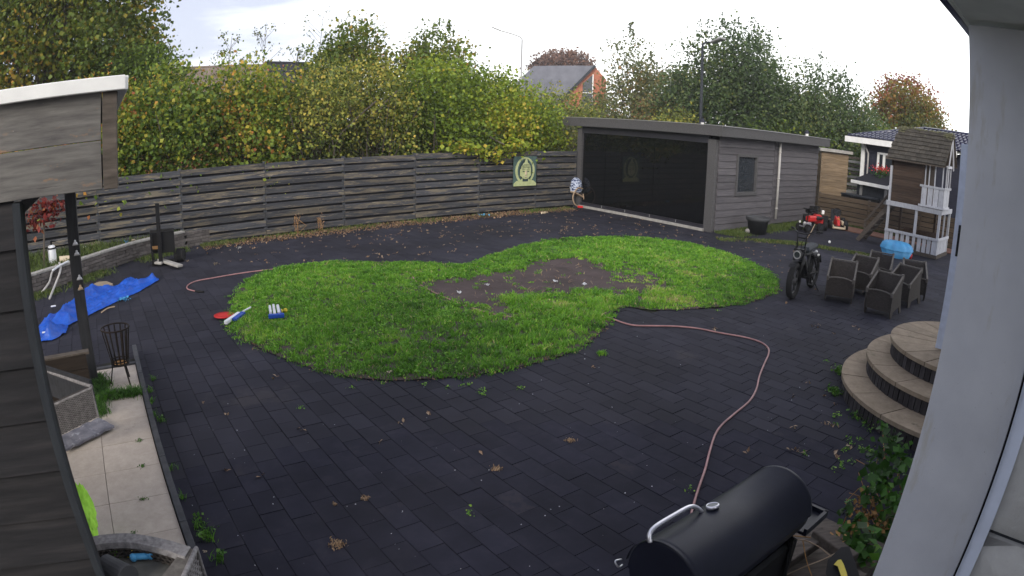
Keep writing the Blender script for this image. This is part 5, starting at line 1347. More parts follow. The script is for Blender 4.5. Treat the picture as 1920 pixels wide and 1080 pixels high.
# roof post at the far corner, with little white ornaments screwed to it
pb = G(177, 722, 0.06); pb.z = 0
ph = thing('roof_post', 'dark painted roof post with small white ornaments between cabin and fire basket', 'post', pb)
pd_ = Vector(pb).normalized(); ps_ = Vector((pd_.y, -pd_.x, 0))
b = MB(); b.box(pb + Z * 1.24, (0.125, 0.125, 2.42), (SD, CD, Z), bev=0.004); b.build('shaft', m_post, ph)
b = MB(); b.beam(pb + Z * 2.36 - CD * 0.1, pb + Z * 2.0 - CD * 0.62, 0.06, 0.12); b.beam(pb + Z * 2.40 - CD * 0.04, pb + Z * 2.40 - CD * 1.6, 0.08, 0.12); b.build('brace', m_post, ph)
for k, (px, py) in enumerate(((141, 456), (144, 475), (149, 521), (151, 540))):
    az_ = math.atan2(ray(px, py).x, ray(px, py).y); dd = (Vector((pb.x, pb.y)).length - 0.085)
    rr = ray(px, py); tt = dd / math.hypot(rr.x, rr.y); q = Vector((0, 0, CH)) + rr * tt
    tg = thing('wall_ornament', ('small round shell ornament, topmost on the dark post', 'small white angel ornament under the round one on the dark post', 'small white bird ornament in the lower pair on the dark post', 'small pinkish ornament at the bottom on the dark post')[k], 'ornament', q, 'ornaments on the dark post')
    b = MB(); b.lathe(q, [(0, -0.014), (0.030, -0.014), (0.024, 0.004), (0.011, 0.014), (0.013, 0.026), (0, 0.036)], 10); b.build('figure', m_wornwhite if k != 3 else m_cane, tg, smooth=True)
    b = MB(); b.box(q - Z * 0.02 - pd_ * -0.02, (0.07, 0.03, 0.010), (ps_, pd_, Z)); b.build('bracket', m_galv, tg)
# low bench wall between cabin and post
la, lb = G(70, 676, 0.62), G(158, 660, 0.62)
ld = (lb - la).normalized(); ln_ = Vector((-ld.y, ld.x, 0))
t = thing('low_wall', 'low shade-darkened timber wall with a grey cap between cabin and roof post', 'low wall', (la + lb) / 2 - Z * 0.62)
b = MB(); b.box(lb - ld * 0.9 + ln_ * 0.06 - Z * 0.02, (1.9, 0.10, 0.03), (ld, ln_, Z), bev=0.004); b.build('cap', m_oldwood, t)
me = unit_mesh('board', (1.86, 0.03, 0.145), m_shadeboards, 0.003)
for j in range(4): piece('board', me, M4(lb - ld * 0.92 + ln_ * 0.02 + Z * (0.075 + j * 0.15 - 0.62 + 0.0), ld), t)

# ================================================================== TERRACE of pale tiles
TZ = 0.10
c0 = G(287.7, 820, TZ)                      # a joint meets the dark edging here
terr = MB(); q = c0 - TN * 1.6 - TD * 2.0
terr.box(c0 - TN * 2.0 - TD * 0.55 + Z * (-0.075), (5.5, 4.0, 0.11), (TD, TN, Z))
terrace = terr.build('terrace', m_joint, None, kind='structure')
TW, TL_ = 0.497, 0.487
me = unit_mesh('tile', (TL_ - 0.005, TW - 0.005, 0.03), m_tile, 0.0012)
for i in range(-7, 4):
    for j in range(8):
        p = c0 + TD * ((i + 0.5) * TL_) - TN * ((j + 0.5) * TW + 0.004)
        piece('tile', me, M4((p.x, p.y, TZ - 0.016 + RG.normal() * 0.0008), TD), terrace)
me = unit_mesh('kerb', (1.0, 0.055, 0.20), m_kerb, 0.004)
for i in range(-5, 3):
    p = c0 + TD * (i * 1.005 + 0.08) + TN * 0.030
    piece('kerb', me, M4((p.x, p.y, 0.025), TD), terrace)
p = c0 + TD * (4 * TL_ + 0.03) - TN * 1.2; piece('kerb', unit_mesh('kerb', (0.055, 2.4, 0.20), m_kerb, 0.004), M4((p.x, p.y, 0.02), TD), terrace)
# grass creeping over it, weeds by its edge
def clumpgrass(name, pts, n, sp, h, tone, z=TZ, wd=0.006, **k):
    P = []
    for px, py in pts:
        g = G(px, py, z); P.append(RG.normal(size=(n, 3)) * [sp, sp, 0] + [g.x, g.y, z])
    P = np.concatenate(P)
    return blades(name, P, RG.uniform(0.4, 1.2, len(P)) * h, lm_grass, tone + RG.normal(size=len(P)) * 0.15, RG, wd=wd, lean=1.0, **k)
clumpgrass('terrace_grass', [(188, 735), (196, 742), (206, 745), (218, 744), (232, 741), (246, 739), (254, 739), (190, 750), (186, 762), (190, 775), (196, 722), (185, 712), (180, 722)], 240, 0.045, 0.085, 0.12, kind='stuff')
clumpgrass('edge_grass', [(285, 755), (290, 780), (305, 790), (282, 735), (322, 880), (345, 935), (375, 990), (388, 1005), (395, 1012), (410, 1050), (288, 712)], 26, 0.022, 0.06, 0.30, z=0.0, kind='stuff')
for (px, py, lab) in ((262, 826, 'dark dry weed in the farthest tile joint of the terrace'), (266, 874, 'green weed in the middle tile joint of the terrace'), (268, 936, 'small dark weed in a near tile joint of the terrace'), (250, 1001, 'thin grass sprig near the round wicker sofa')):
    tuft(lab, px, py, 0.018, 0.014, 34, lm_ivy, 'weed', TZ, 0.5, 'weed', 1.0, 0.008, 'weeds in the terrace joints')
P = []
for px, py, n_, s_ in ((372, 985, 34, .03), (395, 1000, 34, .03), (384, 1015, 20, .02), (415, 1050, 22, .015), (300, 788, 14, 0.03)):
    g = G(px, py); P.append(RG.normal(size=(n_, 3)) * [s_, s_, 0.05] + [g.x, g.y, 0.06])
P = np.concatenate(P); P[:, 2] = np.abs(P[:, 2]) * .6; leafmesh('edge_weeds', P, 0.03, lm_ivy, None, RG.uniform(0.3, 1, len(P)), kind='stuff')

# ================================================================== WICKER SOFA (far piece, seen by its end)
def weave(name, o_, ex, ey, lx, ly, nrm, mt_, mtd, parent, pitch=0.022, rw=0.0075, every=0.045):
    """woven panel: real strands over a dark backing"""
    b = MB(); b.box(Vector(o_) + ex * lx / 2 + ey * ly / 2 - nrm * 0.008, (lx, ly, 0.008), (ex, ey, nrm)); bk = b.build(name, mtd, parent)
    b = MB(); rows = int(ly / pitch)
    nseg = max(4, int(lx / (every / 1.0)))
    for j in range(rows):
        y_ = (j + 0.5) * pitch; vs = []; fs = []
        for i in range(nseg * 2 + 1):
            x_ = lx * i / (nseg * 2)
            off = math.sin(math.pi * (i + (1 if j % 2 else 0))) * 0 + (0.0055 if (i + (j % 2) * 1) % 2 == 0 else -0.002)
            p = Vector(o_) + ex * x_ + ey * y_ + nrm * off
            vs += [p - ey * rw, p + nrm * 0.004, p + ey * rw]
        m_ = nseg * 2 + 1
        for i in range(m_ - 1):
            fs += [(3 * i, 3 * i + 3, 3 * i + 4, 3 * i + 1), (3 * i + 1, 3 * i + 4, 3 * i + 5, 3 * i + 2)]
        b.add(vs, fs)
    st = b.build('strands', mt_, bk, kind='stuff')
    return bk
# visible: sloping woven side with a curved top corner, grey cushion lying in front
def at_plane(px, py, o_, n_):
    d = ray(px, py); c_ = Vector((0, 0, CH)); tt = (Vector(o_) - c_).dot(n_) / d.dot(n_); return c_ + d * tt
s_br = G(184, 781, 0.42)                     # lower outer corner of woven end
sofa = thing('wicker_sofa', 'grey woven sofa end with slatted back beside the cabin corner', 'sofa', (s_br.x, s_br.y, TZ))
on = (Vector((0, 0, 0)) - Vector((s_br.x, s_br.y, 0))).normalized()
pts = [at_plane(px, py, s_br, on) for px, py in ((98, 761), (172, 727), (184, 781), (112, 817))]
ex = (pts[1] - pts[0]); lx = ex.length; ex.normalize()
b = MB(); b.add([p for p in pts] + [p - on * 0.07 for p in pts], [(3, 2, 1, 0), (4, 5, 6, 7), (0, 1, 5, 4), (1, 2, 6, 5), (2, 3, 7, 6), (3, 0, 4, 7)])
side = b.build('side_panel', m_wickd, sofa)
b = MB(); NR = 26
for j in range(NR):
    q = (j + 0.5) / NR
    a = pts[0].lerp(pts[3], q); c_ = pts[1].lerp(pts[2], q); nseg = 22; vs = []; fs = []
    hh = (pts[1] - pts[2]).length / NR * 0.36; ey = (pts[0] - pts[3]).normalized()
    for i in range(nseg + 1):
        p = a.lerp(c_, i / nseg) + on * (0.004 + (0.008 if (i + j) % 2 else 0.0)); vs += [p + ey * hh, p + on * 0.003, p - ey * hh]
    for i in range(nseg): fs += [(3 * i, 3 * i + 3, 3 * i + 4, 3 * i + 1), (3 * i + 1, 3 * i + 4, 3 * i + 5, 3 * i + 2)]
    b.add(vs, fs)
b.build('strands', m_wick, side, kind='stuff')
b = MB(); b.tube([pts[0], pts[1], pts[2]], 0.013, 7); b.build('rim', m_wick, sofa)
bk0 = at_plane(85, 694, pts[1] - on * 0.75, on); 
b = MB(); b.tube([pts[1] - on * 0.03, bk0], 0.018, 7); b.build('back_rim', m_wick, sofa)
bdn = (pts[0] - pts[1]).normalized()
for k in range(4):
    a = pts[1].lerp(pts[2], 0.02 + k * 0.24) - on * 0.06; e = bk0 + (pts[2] - pts[1]) * (0.02 + k * 0.24)
    b = MB(); b.beam(a, e, 0.03, 0.10); b.build('slat', m_post, sofa)
cu = [G(px, py, 0.15) for px, py in ((112, 818), (184, 782), (214, 797), (119, 844))]
tcu = thing('seat_cushion', 'flat grey patterned cushion lying on the terrace before the woven sofa', 'cushion', (cu[3].x, cu[3].y, TZ))
b = MB(); n = 10; vs = []
for i in range(n + 1):
    for j in range(5):
        p = cu[0].lerp(cu[1], i / n).lerp(cu[3].lerp(cu[2], i / n), j / 4)
        vs.append(p + Z * (RG.normal() * 0.003 + 0.004 * math.sin(i * 2.1 + j)))
fs = [(i * 5 + j, (i + 1) * 5 + j, (i + 1) * 5 + j + 1, i * 5 + j + 1) for i in range(n) for j in range(4)]
k0_ = len(vs); vs += [v - Z * 0.022 for v in vs]
fs += [(k0_ + i * 5 + j, k0_ + i * 5 + j + 1, k0_ + (i + 1) * 5 + j + 1, k0_ + (i + 1) * 5 + j) for i in range(n) for j in range(4)]
bd_ = [i * 5 for i in range(n + 1)] + [n * 5 + j for j in range(1, 5)] + [i * 5 + 4 for i in range(n - 1, -1, -1)] + [j for j in range(3, 0, -1)]
fs += [(bd_[i], k0_ + bd_[i], k0_ + bd_[(i + 1) % len(bd_)], bd_[(i + 1) % len(bd_)]) for i in range(len(bd_))]
b.add(vs, fs); b.build('cover', m_cush, tcu)

# ROUND SOFA in the near corner: curved woven back, seat deck, end arm
c_r = [G(px, py, 0.62) for px, py in ((170, 1012), (200, 1007), (240, 1005), (280, 1010), (320, 1019), (345, 1027), (356, 1030))]
rs = thing('round_sofa', 'curved grey wicker sofa base with flat seat in the terrace corner', 'sofa', (c_r[3].x, c_r[3].y, TZ))
arc = spline(c_r, 4)
cen = G(262, 1200, 0.62)
b = MB(); vs = []; fs = []; n = len(arc)
for i, p in enumerate(arc):
    d = (p - cen); d.z = 0; d.normalize()
    vs += [p - Z * 0.40, p + Z * 0.0, p - d * 0.075 + Z * 0.0, p - d * 0.055 - Z * 0.40]
for i in range(n - 1): fs += [(4 * i + j, 4 * i + 4 + j, 4 * i + 4 + (j + 1) % 4, 4 * i + (j + 1) % 4) for j in range(4)]
b.add(vs, fs); back = b.build('back_panel', m_wickd, rs)
b = MB()
for j in range(16):      # strands on the inner face of the back
    zz = -0.03 - j * 0.023; vs = []; fs = []
    for i in range(0, (n - 1) * 3 + 1):
        f_ = i / 3; i0 = min(int(f_), n - 2); p = arc[i0].lerp(arc[i0 + 1], f_ - i0); d = (p - cen); d.z = 0; d.normalize()
        q = p - d * (0.082 + (0.008 if (i // 2 + j) % 2 else 0)) + Z * zz
        vs += [q + Z * 0.008, q - d * 0.003, q - Z * 0.008]
    for i in range((n - 1) * 3): fs += [(3 * i, 3 * i + 1, 3 * i + 4, 3 * i + 3), (3 * i + 1, 3 * i + 2, 3 * i + 5, 3 * i + 4)]
    b.add(vs, fs)
b.build('strands', m_wickd, back, kind='stuff')
b = MB()
for i in range((n - 1) * 4):
    f_ = i / 4; i0 = min(int(f_), n - 2); p = arc[i0].lerp(arc[i0 + 1], f_ - i0); d = (p - cen); d.z = 0; d.normalize()
    b.tube([p + d * 0.008 + Z * -0.03, p + d * 0.004 + Z * 0.010, p - d * 0.08 + Z * 0.010, p - d * 0.085 - Z * 0.02], 0.0065, 5)
b.build('top_wrap', m_wick, back, kind='stuff')
# seat deck
dk = [G(px, py, 0.53) for px, py in ((165, 1030), (200, 1022), (250, 1020), (300, 1028), (338, 1040), (330, 1052), (300, 1100), (260, 1180), (100, 1180))]
b = MB(); b.add([(p.x, p.y, 0.50) for p in dk] + [(p.x, p.y, 0.53) for p in dk], [tuple(range(len(dk) - 1, -1, -1)), tuple(range(len(dk), 2 * len(dk)))]); b.build('seat', m_hard, rs)
# end arm with woven outer face
ar = [G(px, py, 0.62) for px, py in ((341, 1032), (366, 1028), (330, 1110), (296, 1090))]
b = MB(); b.add([p for p in ar] + [p - Z * 0.04 for p in ar], [(0, 1, 2, 3), (7, 6, 5, 4), (0, 4, 5, 1), (1, 5, 6, 2), (2, 6, 7, 3), (3, 7, 4, 0)])
b.build('arm_top', m_wickrim, rs)
ed = (ar[2] - ar[1]); ed.z = 0; el = ed.length; ed.normalize(); eno = Vector((-ed.y, ed.x, 0))
if eno.dot(ar[1] - ar[0]) < 0: eno = -eno
o_ = ar[1] - Z * 0.50
weave('side_panel', o_, ed, Z, el, 0.49, eno, m_wick, m_wickd, rs, 0.02, 0.006, 0.035)
b = MB(); b.tube([o_ + eno * 0.01, ar[1] + eno * 0.005, ar[2] + eno * 0.005], 0.014, 8); b.build('rim', m_wick, rs, smooth=True)
# things lying on it
g = G(255, 1047, 0.54)
t = thing('toy_car', 'small black, yellow and light blue toy lying on the curved sofa seat', 'toy', g)
b = MB(); b.box(g + Vector((0.03, 0, 0.02)), (0.10, 0.035, 0.035), (Vector((.9, .4, 0)).normalized(), Vector((-.4, .9, 0)).normalized(), Z), bev=0.01); b.ball(g + Vector((-0.0, -0.02, 0.02)), 0.025, 8); b.ball(g + Vector((0.085, 0.03, 0.02)), 0.025, 8); b.build('blue_part', m_shell, t, smooth=True)
b = MB(); b.ring(g + Vector((-0.045, 0.01, 0.03)), 0.028, 0.008, 14, 5, ((Vector((1, 0, 0))), Vector((0, .7, .7)), Vector((0, -.7, .7)))); b.build('yellow_part', m_yellow, t)
b = MB(); b.tube(spline([g + Vector((-0.08, 0.02, 0.05)), g + Vector((-0.05, -0.02, 0.02)), g + Vector((0.0, 0.03, 0.04)), g + Vector((0.03, 0.05, 0.06))], 4), 0.009, 6); b.build('black_part', m_black, t)
g = G(203, 1062, 0.595)
b = MB(); gd_ = Vector((0.8, -0.25, 0)).normalized(); b.cyl(g - gd_ * 0.02, g + gd_ * 0.17, 0.062, 0.075, 20); b.build('grey_pot', m_pot, None, smooth=False, label='dark grey cylindrical pot lying on the curved sofa seat', cat='pot')
P = RG.normal(size=(300, 3)) * [0.035, 0.02, 0.02] + np.array(G(205, 1036, 0.545)); leafmesh('moss_patch', P, 0.018, lm_ivy, rs, kind='stuff')
# lime cloth hanging by the cabin corner
lime = [[(139, 906, .40), (150, 907, .38), (158, 912, .33)], [(144, 935, .34), (158, 928, .32), (170, 932, .27)], [(152, 962, .30), (166, 950, .28), (180, 958, .20)], [(160, 978, .27), (172, 972, .25), (182, 985, .17)], [(168, 1006, .24), (176, 1006, .2), (184, 1007, .15)]]
b = MB(); gr = [[G(*q) for q in row] for row in lime]; vs = []
nr, nc = 16, 8
for i in range(nr + 1):
    f_ = i / nr * 4; i0 = min(int(f_), 3)
    for j in range(nc + 1):
        h_ = j / nc * 2; j0 = min(int(h_), 1)
        p = gr[i0][j0].lerp(gr[i0][j0 + 1], h_ - j0).lerp(gr[i0 + 1][j0].lerp(gr[i0 + 1][j0 + 1], h_ - j0), f_ - i0)
        vs.append(p + Z * (0.012 * math.sin(i * 1.7 + j * 2.1) + RG.normal() * 0.003) + Vector((RG.normal() * .003, 0, 0)))
fs = [(i * (nc + 1) + j, (i + 1) * (nc + 1) + j, (i + 1) * (nc + 1) + j + 1, i * (nc + 1) + j + 1) for i in range(nr) for j in range(nc)]
b.add(vs, fs); b.add([v - Z * 0.006 for v in vs], [tuple(reversed(f)) for f in fs])
b.build('lime_blanket', m_lime, None, smooth=True, label='bright lime green cloth crumpled at the foot of the cabin corner', cat='blanket')

# ================================================================== FIRE BASKET
g0 = G(232, 716, TZ)
fcn = g0.copy()
t = thing('fire_basket', 'black slender iron fire basket with rusty ash plate at the terrace corner', 'fire basket', fcn)
rt_, rb_, zt_, zb_ = 0.163, 0.098, 0.60, 0.215
b = MB(); b.ring(fcn + Z * (zt_), rt_, 0.009, 28, 6); b.build('top_ring', m_ironrust, t, smooth=True)
b = MB(); b.ring(fcn + Z * (zb_), rb_, 0.012, 24, 6); b.ring(fcn + Z * (zb_ + 0.035), rb_ + 0.004, 0.008, 24, 5); b.build('bottom_ring', m_ironrust, t, smooth=True)
for k in range(14):
    a = 2 * math.pi * k / 14; d = Vector((math.cos(a), math.sin(a), 0))
    b = MB(); b.beam(fcn + d * rb_ + Z * zb_, fcn + d * rt_ + Z * zt_, 0.016, 0.006, up=Vector((-d.y, d.x, 0)).cross(Z)); b.build('bar', m_ironrust, t)
b = MB(); b.cyl(fcn + Z * (zb_ - 0.005), fcn + Z * zb_, rb_, n=20); b.build('ash_plate', m_rust, t)
for az_ in (95, 215, 335):
    d = Vector((math.cos(R(az_)), math.sin(R(az_)), 0)); b = MB(); b.beam(fcn + d * 0.09 + Z * zb_, fcn + d * 0.15, 0.014, 0.014); b.build('leg', m_ironrust, t)
# ================================================================== SMOKER BARBECUE
ba = Vector((0.632, 1.998, 0.90)); bb_ = Vector((1.362, 2.562, 0.90)); bx = (bb_ - ba).normalized(); by = Vector((-bx.y, bx.x, 0)); BR = 0.200
bbq = thing('smoker_barbecue', 'black barrel smoker barbecue with polished steel handle and thermometer', 'barbecue', ((ba + bb_) / 2 - Z * 0.9))
b = MB(); L_ = (bb_ - ba).length; n = 40; vs = []
prof = [(0.0, BR - 0.01), (0.012, BR), (0.03, BR), (L_ * 0.5, BR), (L_ - 0.035, BR), (L_ - 0.033, BR + 0.003), (L_ - 0.012, BR + 0.003), (L_, BR - 0.008)]
A_LO, A_HI = R(-8), R(177)
for x_, rr in prof:
    for i in range(n + 1):
        a = A_LO + (A_HI - A_LO) * i / n
        vs.append(ba + bx * x_ + by * (math.cos(a) * rr * 1.0) + Z * (math.sin(a) * rr * 1.0))
m1 = n + 1
fs = [(k * m1 + i, (k + 1) * m1 + i, (k + 1) * m1 + i + 1, k * m1 + i + 1) for k in range(len(prof) - 1) for i in range(n)]
b.sm = True; b.add(vs, fs); b.sm = False
b.add([vs[i] for i in range(m1)], [tuple(range(m1))]); b.add([vs[(len(prof) - 1) * m1 + i] for i in range(m1)], [tuple(range(m1 - 1, -1, -1))])
lid = b.build('lid', m_bbq, bbq)
b = MB(); vs = []
for x_ in (0.005, L_ - 0.005):
    for i in range(17):
        a = R(170) + R(200) * i / 16; vs.append(ba + bx * x_ + by * (math.cos(a) * (BR - 0.012)) + Z * (math.sin(a) * (BR - 0.012)))
b.add(vs, [(i, i + 1, 18 + i, 17 + i) for i in range(16)] + [tuple(range(16, -1, -1)), tuple(range(17, 34))]); b.build('barrel', m_bbq, bbq)
ey_ = Vector((0, 0, CH))
h0, h1 = G(1216, 1012, 1.09), G(1326, 957, 1.10)
def on_lid(x_, a, out=0.0): return ba + bx * x_ + by * (math.cos(R(a)) * (BR + out)) + Z * (math.sin(R(a)) * (BR + out))
hx0 = (h0 - ba).dot(bx); hx1 = (h1 - ba).dot(bx)
HA = 66
b = MB(); b.tube(spline([on_lid(hx0, HA, 0.0), on_lid(hx0 + 0.006, HA, 0.035), on_lid(hx0 + 0.05, HA, 0.052), on_lid((hx0 + hx1) / 2, HA, 0.055), on_lid(hx1 - 0.075, HA, 0.052), on_lid(hx1 - 0.03, HA, 0.03), on_lid(hx1 - 0.005, HA, 0.0)], 6), 0.0105, 12); b.build('handle', m_steel, bbq, smooth=True)
dc = on_lid(hx1 + 0.040, HA + 8, 0.005); dn_ = (on_lid(0, HA + 6, 1) - on_lid(0, HA + 6, 0)).normalized(); dx = bx; dyv = dn_.cross(dx)
b = MB(); b.lathe(dc, [(0.0, 0.0), (0.030, 0.0), (0.031, 0.012), (0.026, 0.016), (0.024, 0.012)], 26, (dx, dyv, dn_)); dial = b.build('thermometer', m_steel, bbq, smooth=True)
b = MB(); b.cyl(dc + dn_ * 0.010, dc + dn_ * 0.0125, 0.0245, n=24); b.build('dial_face', m_dial, dial)
for x_ in (0.10, L_ - 0.12):
    b = MB(); b.box(on_lid(x_, 8, 0.004), (0.05, 0.012, 0.07), (bx, by, Z), bev=0.002); b.cyl(on_lid(x_ - 0.03, 0, 0.010), on_lid(x_ + 0.03, 0, 0.010), 0.008, n=8); b.build('hinge', m_black, bbq)
b = MB()
for i in range(25):
    a = 4 + i * 7.0
    if i: b.add([on_lid(-0.004, a - 7, .003), on_lid(0.010, a - 7, .003), on_lid(0.010, a, .003), on_lid(-0.004, a, .003)], [(0, 3, 2, 1)])
b.build('lid_rim', m_bbq, lid)
b = MB(); b.box(bb_ + bx * 0.12 - by * 0.02 - Z * 0.12, (0.24, 0.36, 0.02), (bx, by, Z), bev=0.004)
b.box(bb_ + bx * 0.235 - by * 0.02 - Z * 0.10, (0.02, 0.36, 0.03), (bx, by, Z)); b.box(bb_ + bx * 0.12 - by * 0.19 - Z * 0.10, (0.24, 0.02, 0.03), (bx, by, Z)); b.box(bb_ + bx * 0.12 + by * 0.15 - Z * 0.10, (0.24, 0.02, 0.03), (bx, by, Z)); b.build('side_shelf', m_bbq, bbq)
for p in (ba + bx * 0.1, bb_ - bx * 0.1):
    for s in (-1, 1):
        b = MB(); b.tube([p + by * 0.17 * s - Z * 0.1, p + by * 0.24 * s - Z * 0.9], 0.014, 6); b.build('leg', m_black, bbq)
b = MB(); b.box((ba + bb_) / 2 - Z * 0.62, (L_ * 0.8, 0.4, 0.015), (bx, by, Z)); b.build('bottom_shelf', m_black, bbq)
b = MB(); b.box((ba + bb_) / 2 - Z * 0.33, (L_ * 0.96, 0.34, 0.40), (bx, by, Z), bev=0.02); b.build('firebox', m_black, bbq)
b = MB(); b.box(ba - bx * 0.10 + by * 0.03 - Z * 0.16, (0.18, 0.26, 0.02), (bx, by, Z), bev=0.004); b.build('side_shelf', m_bbq, bbq)
hk = G(1152, 1062, 0.86)
b = MB(); b.tube(spline([hk + bx * 0.04 + Z * 0.02, hk - bx * 0.00 + Z * 0.03, hk + bx * 0.01 - by * 0.015, hk + bx * 0.045 - by * 0.005 - Z * 0.01], 4), 0.004, 6); b.build('latch', m_steel, bbq, smooth=True)

# ================================================================== timbers, saw, ivy beside the house corner
tg = 'old timbers stacked behind the barbecue'
tb = [((1440, 1075), (1530, 1015), 0.32, 'thick weathered timber behind the barbecue, lowest of the stack'), ((1530, 1000), (1600, 1050), 0.36, 'short square timber lying across the thick one'), ((1560, 1062), (1618, 1090), 0.30, 'pale broken plank piece below the yellow handled saw')]
for k, (a, e, z_, lab) in enumerate(tb):
    A_, E_ = G(*a, z_), G(*e, z_)
    t = MB(); t.beam(A_, E_, 0.085, 0.07, bev=0.006); t.build('timber', m_oldwood, None, label=lab, cat='timber', group=tg)
b = MB(); q = G(1560, 1085, 0.1); b.box(G(1540, 1060, 0.13), (0.75, 0.7, 0.22), (bx, by, Z), bev=0.02); b.build('wooden_planter', m_oldwood, None, label='low old wooden planter box under the timbers and ivy', cat='planter')
sp = [G(1574, 1000, 0.52), G(1562, 1024, 0.52), G(1570, 1060, 0.50), G(1600, 1110, 0.48)]
t = thing('pruning_saw', 'black tool with a yellow pistol handle lying on the timbers', 'tool', sp[3])
b = MB(); sx = (sp[3] - sp[1]).normalized(); sy = Z.cross(sx)
b.add([G(1577, 1026, .52), G(1592, 1024, .52), G(1602, 1050, .52), G(1618, 1100, .50), G(1560, 1100, .50), G(1548, 1075, .52), G(1552, 1050, .52)] + [G(x, y, .47) for x, y in ((1577, 1026), (1592, 1024), (1602, 1050), (1618, 1100), (1560, 1100), (1548, 1075), (1552, 1050))],
      [tuple(range(7)), tuple(range(13, 6, -1))] + [(i, 7 + i, 7 + (i + 1) % 7, (i + 1) % 7) for i in range(7)]); b.build('body', m_rubber, t)
hp = [(1563, 1059), (1571, 1050), (1577, 1049), (1582, 1058), (1588, 1075), (1593, 1100), (1581, 1100), (1577, 1080), (1571, 1062), (1567, 1060)]
b = MB(); b.add([G(x, y, .535) for x, y in hp] + [G(x, y, .515) for x, y in hp], [tuple(range(10)), tuple(range(19, 9, -1))] + [(i, 10 + i, 10 + (i + 1) % 10, (i + 1) % 10) for i in range(10)]); b.build('handle', m_yellow, t)
# bare bramble twigs arching over
for k, (pts, lab) in enumerate((([(1400, 1078, .3), (1450, 1028, .5), (1495, 1012, .55), (1530, 1022, .55), (1560, 1045, .5)], 'long bare bramble twig arching over the timbers, the highest'),
                             ([(1470, 1080, .3), (1510, 1062, .5), (1545, 1048, .52), (1580, 1030, .5)], 'bare bramble twig crossing low over the timbers'),
                             ([(1405, 1068, .35), (1440, 1022, .5), (1470, 1005, .6), (1520, 1008, .5)], 'thin bare twig close above the barbecue shelf'),
                             ([(1505, 1012, .5), (1512, 1050, .45), (1522, 1080, .4)], 'short bare twig running down between the timbers'))):
    b = MB(); b.tube(spline([G(*p) for p in pts], 6), 0.0035, 5); b.build('twig', m_cane if k < 2 else m_rust, None, label=lab, cat='twig', group='bramble twigs by the barbecue')
t = thing('ivy_bush', 'dark ivy and maple seedlings climbing beside the house corner panel', 'ivy', G(1660, 960))
IV = [(1650, 850, .35, .07), (1672, 835, .38, .06), (1690, 860, .35, .06), (1655, 890, .4, .07), (1640, 905, .4, .06), (1690, 905, .4, .06), (1665, 935, .4, .07), (1635, 930, .4, .05), (1680, 955, .35, .06), (1655, 800, .25, .03), (1672, 822, .3, .04),
      (1600, 985, .3, .04), (1590, 960, .3, .03), (1615, 975, .3, .03), (1608, 1010, .3, .05), (1622, 1020, .3, .04), (1640, 1000, .2, .05), (1600, 1035, .3, .04), (1650, 1010, .2, .06), (1628, 1045, .3, .05)]
P = []; tn = []
for px, py, z_, s_ in IV:
    g = G(px, py, z_); k = int(26 * (s_ / 0.06) ** 1.5) + 5
    P.append(RG.normal(size=(k, 3)) * [s_, s_, s_] + [g.x, g.y, g.z]); tn.append(np.full(k, RG.uniform(0.1, 0.6)) + RG.normal(size=k) * .2)
P = np.concatenate(P); tn = np.concatenate(tn)
leafmesh('foliage', P, 0.075, lm_ivy, t, tn - .1, up=0.7, aspect=0.95)
P2 = np.concatenate([RG.normal(size=(26, 3)) * [0.05, 0.05, 0.05] + np.array(G(px, py, .25)) for px, py in ((1620, 960), (1640, 980), (1600, 1005), (1585, 1010), (1625, 940), (1655, 985))])
leafmesh('dead_leaves', P2, 0.05, m_rust, t)
b = MB()
for px, py, z_, s_ in IV:
    a = G(px + RG.uniform(-20, 25), py + RG.uniform(50, 100), 0.0); e = G(px, py, z_); b.tube([a, a.lerp(e, .5) + Vector((RG.normal() * .03, RG.normal() * .03, .04)), e], 0.004, 4)
for k in range(40):
    a = G(RG.uniform(1600, 1690), RG.uniform(880, 1080), RG.uniform(0, .25)); b.tube([a, a + Vector((RG.normal() * .12, RG.normal() * .12, RG.normal() * .08))], 0.003, 4)
b.build('stems', m_rust, t)
b = MB(); b.box(G(1700, 1010, 0.06) , (1.3, 0.5, 0.16), (W, U, Z), bev=0.03); o = b.build('plant_bed', m_ground, None, kind='structure')

# ================================================================== HOSE
HP = [(374, 547), (362, 545), (351, 541), (353, 534), (368, 527), (400, 521), (460, 511), (520, 504), (600, 497), (690, 493), (760, 508), (785, 532), (840, 560), (930, 590), (1040, 600), (1110, 592), (1145, 597), (1165, 604), (1190, 610), (1230, 611), (1270, 612), (1310, 616), (1350, 624),
      (1395, 632), (1425, 641), (1440, 652), (1441, 664), (1434, 680), (1424, 705), (1418, 730), (1405, 752), (1378, 775), (1355, 795), (1341, 815), (1331, 845), (1322, 880), (1310, 915), (1301, 945), (1296, 975), (1310, 1030), (1380, 1075), (1440, 1110)]
b = MB(); b.tube([G(*p, 0.016) + Z * 0.0 for p in []] or spline([G(*p, 0.014) for p in HP], 5), 0.0105, 8)
hose = thing('garden_hose', 'faded pink garden hose snaking from the tarpaulin side across the lawn to the barbecue', 'hose', G(374, 547))
b.build('pipe', m_hose, hose, smooth=True)
a, e = G(366, 546, .018), G(383, 547, .018); d = (e - a).normalized()
b = MB(); b.cyl(a, a + d * 0.06, 0.016, n=10); b.cyl(a + d * 0.06, a + d * 0.11, 0.022, n=10); b.cyl(a + d * 0.11, a + d * 0.17, 0.018, n=10); b.build('coupling', m_black, hose)

